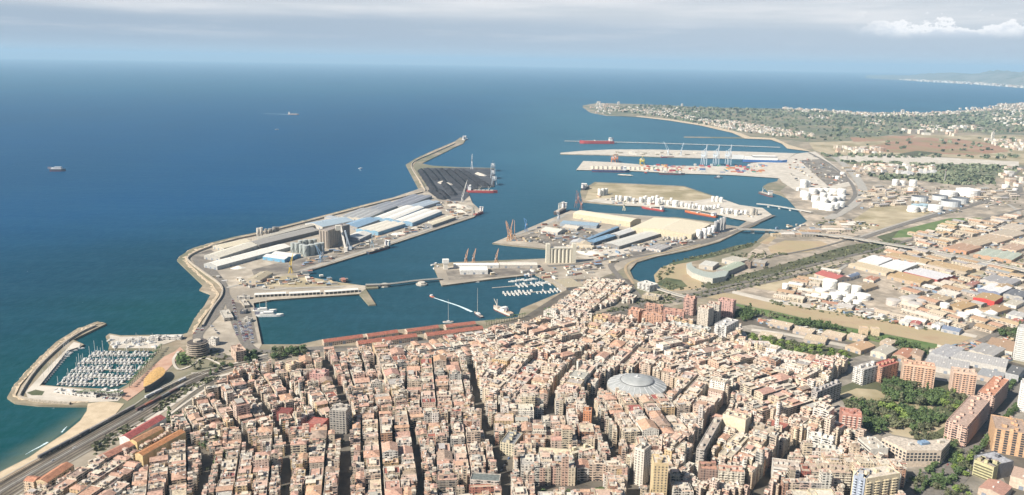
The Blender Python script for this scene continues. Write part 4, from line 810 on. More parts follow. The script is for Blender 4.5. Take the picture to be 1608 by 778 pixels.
# slabs beside the railway, bottom left: pitched roofs
def gable_block(name, label, cat, A, B, h, Cc=None, dep=None, wall=WH, roof=(.4, .14, .12), style=.3, rise=.2, along_depth=True, group=None, doors=0, sheet=False, z0=LAND, sky=0, arch=False, mats=None, bays=1):
    q = ccw(quad_from(A, B, dep, Cc, h, z0)); c = ctr(q); root = empty(name, (*c, z0)); 
    if label: tag(root, label, cat, group)
    else: tag(root, None, cat, group)
    m = MB(); m.walls(q, z0, z0 + h, (*wall, style))
    a, b, cc, d = q; z1 = z0 + h; L = math.dist(a, b); D = math.dist(b, cc)
    if L > D and along_depth is not True: along_depth = False
    if L > D: a, b, cc, d = b, cc, d, a; L, D = D, L
    # ridge runs along the longer side (b -> cc); the gable stands on a-b
    rf = MB(); n = 5 if arch else 2; lerp = lambda p, s, t: (p[0] + (s[0] - p[0]) * t, p[1] + (s[1] - p[1]) * t)
    e = .5
    for bay in range(bays):
        t0, t1 = bay / bays, (bay + 1) / bays; R = min((L / bays) * rise, 5.5); prof = []
        for i in range(n * (1 if arch else 1) + 1):
            t = i / n; zz = math.sin(t * math.pi) * R if arch else (R if i == 1 else 0); prof.append((t0 + (t1 - t0) * t, zz))
        for i in range(len(prof) - 1):
            (ta, za), (tb, zb) = prof[i], prof[i + 1]
            pa, pb, pc, pd = lerp(a, b, ta), lerp(a, b, tb), lerp(d, cc, tb), lerp(d, cc, ta)
            rf.face([(*pa, z1 + za + .05), (*pb, z1 + zb + .05), (*pc, z1 + zb + .05), (*pd, z1 + za + .05)], (*roof, 0), [(0, ta * L), (0, tb * L), (D, tb * L), (D, ta * L)])
        fr = [(*lerp(a, b, t), z1 + zz) for t, zz in prof]; bk = [(*lerp(d, cc, t), z1 + zz) for t, zz in prof][::-1]
        m.face(fr, (*wall, 0)); m.face(bk, (*wall, 0))
    m.build('walls', MF, root, (*c, z0)); rf.build('roof', MS if sheet else MR, root, (*c, z0))
    if doors:
        for s in (0, 1):
            p, r_ = q[s], q[s + 1]; LL = math.dist(p, r_); k = max(1, min(doors, int(LL / 12))); ux = ((r_[0] - p[0]) / LL, (r_[1] - p[1]) / LL); nx = (ux[1], -ux[0])
            for i in range(k):
                t = (i + .5) * LL / k; f = lambda s_, o: (p[0] + ux[0] * (t + s_) + nx[0] * o, p[1] + ux[1] * (t + s_) + nx[1] * o)
                mm = MB(); mm.prism([f(-2.4, .08), f(2.4, .08), f(2.4, -.1), f(-2.4, -.1)], z0, z0 + min(5, h * .7), (.22, .25, .3, 0)); mm.build('door', MP_, root, (*c, z0))
    for i in range(sky):
        t = (i + .5) / sky; p0 = lerp(lerp(a, b, .5), lerp(d, cc, .5), t); mm = MB(); rr = min(L / bays * rise, 5.5)
        mm.box(p0, 1.6, 1.6, z1 + (rr * .9 if bays % 2 else 0), z1 + (rr if bays % 2 else 0) + 1.2, math.atan2(b[1] - a[1], b[0] - a[0]), (.66, .64, .6, 0)); mm.build('roof_vent', MP_, root, (*c, z0))
    adopt(inset(q, -4)); return root, q
K0 = K(0, 580, 3.93)
gable_block('railway_slab', 'long slab with dark red roof and white gable wall along the railway', 'apartment block', K0(735, 420), K0(800, 432), 18, dep=62, wall=WH, roof=(.36, .10, .09), style=.0)
gable_block('railway_slab', 'ochre slab with brown orange roof, middle one along the railway', 'apartment block', K0(800, 440), K0(845, 452), 18, dep=40, wall=(.64, .48, .24), roof=(.42, .22, .12), style=0)
gable_block('railway_slab', 'yellow gabled slab with orange roof, nearest the town trees', 'apartment block', K0(833, 523), K0(880, 535), 16, dep=66, wall=(.64, .48, .26), roof=(.48, .22, .10), style=0)
gable_block('railway_slab', 'grey walled slab with red tiled roof and many small windows', 'apartment block', K0(612, 530), K0(668, 548), 14, dep=48, wall=(.42, .38, .34), roof=(.42, .20, .14), style=.5)
gable_block('railway_slab', 'low cream slab with terracotta roof at the lower coast corner', 'apartment block', K0(142, 690), K0(208, 698), 14, dep=12, wall=(.66, .52, .38), roof=(.46, .22, .14), style=.3)
gable_block('railway_slab', 'yellowish slab with terracotta roof next to the corner slab', 'apartment block', K0(213, 692), K0(290, 702), 14, dep=40, wall=(.64, .50, .32), roof=(.46, .22, .13), style=.3)
# the bullring: round drum, arcade, ring roof, glazed dome
def bullring():
    c = P2(1000, 604, LAND + 16); root = empty('bullring', (*c, LAND)); tag(root, 'round grey roofed bullring with shallow dome in the dense quarter', 'arena')
    R = ppm(c); R = 45 / R
    m = MB(); m.cyl(c, R, LAND, LAND + 15, 48, (.46, .42, .37, 0)); m.build('drum_wall', MR, root, (*c, LAND))
    for k in range(40):
        a = k * 2 * math.pi / 40; p = (c[0] + R * math.cos(a), c[1] + R * math.sin(a)); m = MB(); m.box(p, .5, 3.4, LAND + 8, LAND + 12, a, (.10, .09, .085, 0)); m.build('arch_opening', MP_, root, (*c, LAND))
    RG = mat_noise('zinc roof', (.28, .29, .285), (.36, .37, .365), .1, 4, rough=.45)
    m = MB(); prof = [(1.0, 15.0), (.985, 16.2), (.80, 19.2), (.62, 21.5), (.56, 22.2)]
    for i in range(len(prof) - 1): ring_strip(m, c, R, prof[i], prof[i + 1], 48, (.4, .4, .42, 0))
    m.build('ring_roof', RG, root, (*c, LAND))
    m = MB(); prof = [(.555, 21.6), (.555, 22.8), (.50, 24.4), (.36, 26.0), (.18, 27.2), (.02, 27.8)]
    for i in range(len(prof) - 1): ring_strip(m, c, R, prof[i], prof[i + 1], 48, (.4, .4, .42, 0))
    m.build('dome', RG, root, (*c, LAND), smooth=True)
    m = MB(); m.cyl(c, R * .56, LAND + 22.6, LAND + 23.1, 48, (.12, .12, .13, 0), r1=R * .565); m.build('dome_gutter', MP_, root, (*c, LAND))
    for k in range(24):
        a = k * 2 * math.pi / 24; m = MB(); f = lambda r_, z: (c[0] + R * r_ * math.cos(a), c[1] + R * r_ * math.sin(a), LAND + z)
        m.bar(f(.985, 16.5), f(.60, 22.0), .5, (.62, .62, .63, 0)); m.build('roof_rib', MP_, root, (*c, LAND))
    for k in range(16):
        a = k * 2 * math.pi / 16; m = MB(); f = lambda r_, z: (c[0] + R * r_ * math.cos(a), c[1] + R * r_ * math.sin(a), LAND + z)
        m.bar(f(.53, 23.7), f(.04, 27.9), .4, (.62, .62, .63, 0)); m.build('dome_rib', MP_, root, (*c, LAND))
    m = MB(); m.cyl(c, 1.6, LAND + 27.5, LAND + 29.8, 10, (.5, .5, .5, 0), cone=1); m.build('lantern', MP_, [o for o in root.children if o.name.startswith('dome')][0], (*c, LAND))
    adopt([(c[0] + (R + 12) * math.cos(a), c[1] + (R + 12) * math.sin(a)) for a in [k * math.pi / 12 for k in range(24)]])
def ring_strip(m, c, R, a, b, n, col):
    for i in range(n):
        t0, t1 = i * 2 * math.pi / n, (i + 1) * 2 * math.pi / n; f = lambda t, p: (c[0] + R * p[0] * math.cos(t), c[1] + R * p[0] * math.sin(t), LAND + p[1])
        m.face([f(t0, a), f(t1, a), f(t1, b), f(t0, b)], col)
bullring()
# cream hall with two arches near the ochre tower
def cream_hall():
    r1, q1 = gable_block('cream_hall', 'cream hall with pitched roof and tall arched ends amid the dense blocks', 'hall', (846, 711), (897, 714), 15, dep=14, wall=(.66, .57, .40), roof=(.58, .50, .36), style=0)
    c = ctr(q1)
    for px in (852, 893):
        A = P2(px, 712, LAND + 15); m = MB(); n = 10
        arch = [(-3 + 0, 0), (-3, 8)] + [(-3 * math.cos(k * math.pi / n), 8 + 3 * math.sin(k * math.pi / n)) for k in range(1, n)] + [(3, 8), (3, 0)]
        m.face([(A[0] + x, A[1] - .4, LAND + z) for x, z in arch], (.06, .05, .045, 0)); m.build('arch_opening', MP_, r1, (*c, LAND))
cream_hall()
hero('apartment_block', 'cream wing with straight cornice adjoining the arched cream hall', 'apartment block', (899, 713), (934, 704), 17, dep=12, wall=(.66, .57, .40), roof=(.60, .54, .42), style=.3, huts=2)
# no generic building on these
excl_px([(1305, 600), (1335, 585), (1420, 565), (1560, 575), (1600, 560), (1700, 560), (1900, 900), (1420, 900), (1425, 740), (1378, 740), (1360, 690), (1305, 670)])
excl_px([(1165, 508), (1360, 540), (1380, 575), (1330, 580), (1260, 565), (1165, 545)])
excl_px([(1140, 480), (1195, 480), (1195, 505), (1165, 515), (1140, 505)])
excl_px([(215, 700), (260, 655), (300, 640), (300, 618), (345, 605), (250, 560), (120, 700)])
excl_px([(240, 500), (430, 550), (520, 545), (505, 565), (455, 580), (400, 578), (380, 590), (345, 612), (300, 640), (240, 660)])
excl_px([(500, 535), (770, 500), (830, 500), (830, 522), (770, 528), (665, 545), (560, 555), (500, 556)])
excl_px([(928, 492), (975, 478), (1010, 478), (1160, 470), (1160, 500), (1090, 520), (1060, 514), (990, 512), (985, 512), (928, 512)])   # brick groups
excl_px([(300, 540), (300, 700), (245, 690), (0, 860), (-300, 900), (0, 500)]) if False else None
excl_px([(785, 716), (800, 716), (806, 730), (800, 790), (784, 790)])                       # plaza
excl_px([(845, 765), (945, 765), (950, 800), (840, 800)])                                   # trees at the bottom edge
excl_px([(938, 700), (950, 695), (972, 714), (960, 722)])
excl_px([(855, 655), (905, 655), (905, 668), (800, 668)])
excl_px([(1002, 738), (1022, 738), (1022, 790), (985, 790)])
STREETS = [([(446, 800), (448, 740), (450, 708), (459, 702)], 13), ([(459, 702), (436, 662), (407, 620), (392, 601), (383, 586)], 9), ([(398, 705), (370, 662), (346, 622), (334, 607)], 9), ([(538, 800), (542, 687), (548, 662), (545, 632), (535, 613), (520, 583), (508, 556)], 14),
 ([(664, 800), (656, 720), (645, 662)], 9), ([(606, 622), (593, 595), (581, 558)], 8), ([(441, 592), (471, 622), (514, 662), (535, 682)], 9), ([(797, 800), (790, 740), (784, 711), (766, 674), (751, 622), (745, 598), (736, 560)], 13),
 ([(975, 720), (959, 693), (934, 656), (925, 635), (935, 610)], 15), ([(855, 645), (864, 632), (870, 610), (904, 574), (925, 552)], 12), ([(1085, 705), (1109, 671), (1133, 641), (1155, 620)], 13), ([(1180, 790), (1195, 760), (1234, 711), (1262, 690)], 18),
 ([(300, 687), (330, 711), (318, 750), (300, 800)], 14), ([(335, 708), (398, 705), (459, 703), (542, 690)], 9), ([(1020, 718), (1100, 728), (1180, 738)], 10), ([(1060, 785), (1200, 776), (1340, 780)], 12), ([(1210, 680), (1262, 690), (1340, 690)], 12), ([(645, 662), (700, 655), (766, 674)], 8),
 ([(548, 640), (640, 630), (751, 622), (864, 632)], 7), ([(1340, 800), (1425, 760), (1500, 725)], 22), ([(950, 725), (975, 716), (1000, 735), (990, 800)], 16), ([(806, 745), (850, 752), (980, 752)], 10)]
STW = [([P2(x, y, LAND + 14) for x, y in pts], w * .78) for pts, w in STREETS]
# local street directions: nearest seed decides; (px, py), then a direction given by two pixels
SEEDS = [((150, 745), (0, 790), (200, 670)), ((260, 745), (335, 760), (330, 700)), ((380, 740), (446, 778), (449, 720)), ((360, 650), (398, 705), (334, 607)), ((430, 640), (459, 702), (383, 586)), ((500, 610), (548, 662), (511, 558)), ((490, 740), (538, 778), (542, 690)), ((600, 740), (664, 778), (650, 690)), ((580, 600), (606, 622), (581, 558)),
 ((660, 600), (751, 640), (740, 590)), ((720, 740), (797, 778), (780, 700)), ((700, 560), (600, 560), (740, 540)), ((820, 600), (870, 610), (913, 560)), ((850, 560), (760, 570), (900, 535)), ((880, 740), (940, 740), (975, 740)), ((850, 680), (797, 690), (900, 690)), ((960, 560), (904, 574), (940, 545)), ((920, 470), (880, 505), (960, 440)), ((1050, 560), (960, 570), (1120, 540)),
 ((1010, 660), (959, 693), (925, 635)), ((1060, 640), (1109, 671), (1146, 625)), ((1120, 590), (1020, 600), (1180, 560)), ((1160, 720), (1195, 760), (1240, 705)), ((1220, 640), (1150, 640), (1250, 610)), ((1230, 580), (1180, 560), (1300, 590)), ((1300, 690), (1234, 711), (1262, 690)), ((1290, 750), (1200, 766), (1340, 770)), ((1100, 530), (1060, 520), (1140, 540)), ((1290, 620), (1276, 630), (1320, 605))]
def seed_ang(s):
    a = P2(*s[1], LAND); b = P2(*s[2], LAND); return math.atan2(b[1] - a[1], b[0] - a[0])
SW = [(P2(*s[0], LAND), seed_ang(s)) for s in SEEDS]
CITY = ppoly([(-150, 900), (20, 800), (120, 750), (215, 705), (262, 690), (296, 650), (310, 625), (345, 602), (395, 582), (455, 575), (510, 560), (560, 560), (660, 552), (760, 530), (830, 520), (905, 512), (985, 512), (1050, 514), (1110, 530), (1165, 530), (1180, 552), (1262, 572), (1330, 582), (1322, 610), (1300, 620), (1325, 672), (1350, 690), (1380, 745), (1425, 745), (1425, 830), (1300, 850), (300, 880)])
CITY2 = ppoly([(853, 500), (878, 470), (905, 455), (945, 440), (975, 448), (992, 462), (996, 474), (960, 488), (900, 500)])       # the fishing quarter
def gen_lots():
    lots = []
    rnd = random.Random(21)
    for si, (sc, ang) in enumerate(SW):
        ux, uy = (math.cos(ang), math.sin(ang)), (-math.sin(ang), math.cos(ang))
        east = SEEDS[si][0][0] > 790; bw = rnd.uniform(36, 50) if east else rnd.uniform(32, 44); st = rnd.choice([2.2, 2.8, 3.4, 5.0]); R = 460
        yb0 = -R; j = 0
        while yb0 < R:
            xb0 = -R + rnd.uniform(0, 30); i = 0
            while xb0 < R:
                bd = rnd.uniform(60, 120)
                for row in (0, 1):
                    x = xb0
                    while x < xb0 + bd - 4:
                        w = rnd.choice([10, 12, 14, 16, 18, 21, 25] if east else [8, 9, 10, 12, 14, 17, 21]); w = min(w, xb0 + bd - x)
                        if w < 4: break
                        d = bw * rnd.choice([.5, .5, .46, .42, .38])
                        ya, yb = (yb0, yb0 + d) if row == 0 else (yb0 + bw - d, yb0 + bw)
                        cx, cy_ = (x + w / 2), (ya + yb) / 2; wx = sc[0] + ux[0] * cx + uy[0] * cy_; wy = sc[1] + ux[1] * cx + uy[1] * cy_
                        if 560 < wy < 2600: lots.append((wx, wy, w - .06, (yb - ya) - .06, ang, si, (i, j), rnd.random()))
                        x += w
                xb0 += bd + rnd.choice([3, 4, 5]); i += 1
            yb0 += bw + st; j += 1
    return lots
def filter_lots():
    bb = [(min(p[0] for p in e), max(p[0] for p in e), min(p[1] for p in e), max(p[1] for p in e), e) for e in EXCL]
    SB = [(min(p[0] for p in s) - 12, max(p[0] for p in s) + 12, min(p[1] for p in s) - 12, max(p[1] for p in s) + 12, s, w) for s, w in STW]
    grid = {}; keep = []
    def blocked(q, x, y, si):
        pts = q + [(x, y)]
        for b in bb:
            for a_, c_ in pts:
                if b[0] < a_ < b[1] and b[2] < c_ < b[3] and inside(a_, c_, b[4]): return True
        for b in SB:
            for a_, c_ in pts:
                if b[0] < a_ < b[1] and b[2] < c_ < b[3] and path_d(a_, c_, b[4]) < b[5] / 2 - .3: return True
        k = (int(x // 20), int(y // 20))
        for i in (-1, 0, 1):
            for j in (-1, 0, 1):
                for o in grid.get((k[0] + i, k[1] + j), ()):
                    if o[5] != si and overlap(rect((o[0], o[1]), o[2], o[3], o[4]), q): return True
        return False
    def place(x, y, w, d, a, si, blk, rr, fish, depth):
        q = rect((x, y), w, d, a)
        if not blocked(q, x, y, si):
            L = (x, y, w, d, a, si, blk, rr, fish); keep.append(L); grid.setdefault((int(x // 20), int(y // 20)), []).append(L); return
        if depth >= 5: return
        # a lot cut by a street or a neighbouring quarter keeps the halves that still fit
        cs, sn = math.cos(a), math.sin(a)
        if d >= w:
            if d < 6: return
            for s in (-1, 1): place(x - sn * s * d / 4, y + cs * s * d / 4, w, d / 2 - .03, a, si, blk, rr, fish, depth + 1)
        else:
            if w < 6: return
            for s in (-1, 1): place(x + cs * s * w / 4, y + sn * s * w / 4, w / 2 - .03, d, a, si, blk, rr, fish, depth + 1)
    for (x, y, w, d, a, si, blk, rr) in gen_lots():
        ds = sorted((math.hypot(SW[k][0][0] - x, SW[k][0][1] - y), k) for k in range(len(SW)))
        if ds[0][1] != si and not (ds[1][1] == si and ds[1][0] - ds[0][0] < 14): continue
        inC = inside(x, y, CITY); in2 = inside(x, y, CITY2)
        if not (inC or in2): continue
        t = to_px(x, y, 20)
        if t[0] < -60 or t[0] > 1660 or t[1] > 850: continue
        place(x, y, w, d, a, si, blk, rr, in2 and not inC, 0)
    return keep
def overlap(a, b):
    for p in (a, b):
        for i in range(4):
            q0, q1 = p[i], p[(i + 1) % 4]; nx, ny = q1[1] - q0[1], q0[0] - q1[0]
            A = [nx * v[0] + ny * v[1] for v in a]; B = [nx * v[0] + ny * v[1] for v in b]
            if max(A) <= min(B) or max(B) <= min(A): return False
    return True
TOWN_LOTS = []
def make_town():
    lots = filter_lots(); hb = {}; items = []; TOWN_LOTS.extend(lots)
    rnd = random.Random(11)
    for L in lots:
        x, y, w, d, a, si, blk, rr, fish = L
        px, py = to_px(x, y, LAND)
        k = (si, blk)
        if k not in hb:
            old = px < 780 and py < 720; west = px < 600
            base = rnd.uniform(11, 17) if west else (rnd.uniform(13, 19) if px < 790 else rnd.uniform(17, 26))
            pal = rnd.random(); hb[k] = (base, pal)
        base, pal = hb[k]
        h = base + rnd.choice([-5, -3, 0, 0, 0, 0, 0, .4, 3] if px < 790 else [-6, -3, 0, 0, 0, 0, 0, .3, 3]) + (rnd.uniform(6, 14) if rnd.random() < .045 and px > 300 and py > 585 else 0)
        if fish: h = rnd.uniform(7, 12)
        h = max(7, h)
        warm = px < 700
        wn = rnd.choices(list(WALLC), [26, 24 if not warm else 16, 7 if warm else 4, 8, 4, 5, 20, 13, 7] if not fish else [20, 40, 2, 6, 3, 3, 15, 12, 2])[0]
        rn = rnd.choices(list(ROOFC), ([24, 26, 17, 6, 18, 5, 7, 7] if warm else [13, 24, 27, 8, 20, 5, 3, 5]) if not fish else [14, 26, 36, 6, 18, 1, 4, 2])[0]
        items.append((L, h, wn, rn, rnd.random()))
    def size(it):
        (x, y, w, d, *_), h = it[0], it[1]
        px, py = to_px(x, y, LAND + h / 2)
        if not (-8 < px < 1616 and py < 782): return 0
        return (w + d) * (h * .8 + d * .5) * ppm((x, y)) ** 2
    tall = sorted([i for i in items if i[1] >= 15], key=size, reverse=True); low = sorted([i for i in items if i[1] < 15], key=size, reverse=True)
    print('lots', len(items), 'tall', len(tall), 'low', len(low))
    seq = 0
    for lst, nm, cat, grp, lim in ((tall, 'apartment_building', 'apartment building', 'apartment buildings of the dense town', 250), (low, 'town_house', 'town house', 'low town houses of the old quarter', 290)):
        st = {k: MB() for k in ('f', 'r')}
        for i, (L, h, wn, rn, sty) in enumerate(lst):
            x, y, w, d, a = L[:5]; r = random.Random(int(x * 13 + y * 7)); q = rect((x, y), w, d, a)
            bits = building_bits(r, q, h, wn, rn, sty, i < 260)
            if i < lim and size(lst[i]) > 0:
                root = empty(nm, (x, y, LAND)); root['category'] = cat; root['group'] = grp
                later(root, f"{wn} {'tall ' if h > 24 else ''}{'block' if cat[0] == 'a' else 'house'} with {rn} roof", x, y)
                at_ = None
                for k, m in bits.items():
                    o_ = m.build(k, MATOF.get(k, MR), at_ if k == 'stair_hut' and at_ is not None else root, (x, y, LAND))
                    if k == 'attic': at_ = o_
            else:
                for k, m in bits.items():
                    t = st['f' if k in ('walls', 'attic') else 'r']; n = len(t.v); t.v += m.v; t.f += [tuple(v + n for v in f) for f in m.f]; t.c += m.c; t.u += m.u
        # facades and roofs of the remaining mass, one object
        o1 = join_two(st['f'], MF, st['r'], MR, 'apartment_block_mass' if nm[0] == 'a' else 'town_house_mass'); o1['kind'] = 'stuff'
        o1['label'] = 'dense mass of further apartment blocks filling the town' if nm[0] == 'a' else 'dense mass of further low houses filling the old quarters'
def join_two(a, ma, b, mb, name):
    n = len(a.v); na = len(a.f); t = MB(); t.v = a.v + b.v; t.f = a.f + [tuple(v + n for v in f) for f in b.f]; t.c = a.c + b.c; t.u = a.u + b.u
    o = t.build(name, ma); o.data.materials.append(mb); idx = [0] * na + [1] * len(b.f); o.data.polygons.foreach_set('material_index', idx); return o
make_town()
# ================================================================== sheds, silos, tanks of the port and the industrial plain
BLU = (.20, .36, .50); LBL = (.30, .45, .56); WHT = (.80, .77, .69); CRM = (.70, .62, .46); GRY = (.34, .34, .34); TAN = (.42, .36, .25)
def shed(K_, A, B, Cc, h, roof, wall, desc, rise=.12, bays=1, arch=False, near=True, doors=3, group='port warehouses', flat=False, vents=2, label=None, cat='warehouse', name='warehouse'):
    f = K_ or (lambda x, y: (x, y)); A, B, Cc = f(*A), f(*B), f(*Cc)
    r, q = gable_block(name, label, cat, A, B, h, Cc=Cc, wall=wall, roof=roof, style=0, rise=0.0 if flat else rise, along_depth=True, group=None if label else group, doors=doors, sheet=True, sky=vents, arch=arch, bays=bays)
    if not label: later(r, desc, *ctr(q))
    return r
C2 = K(250, 350, 3.3825); C7 = K(380, 290, 4.02); C8 = K(600, 200, 3.89); C9 = K(600, 350, 3.705); C10 = K(850, 200, 4.02); C6 = K(980, 340, 4.02); CA = K(880, 360, 6.483); CB = K(1208, 270, 4.02); CC = K(1208, 380, 4.02)
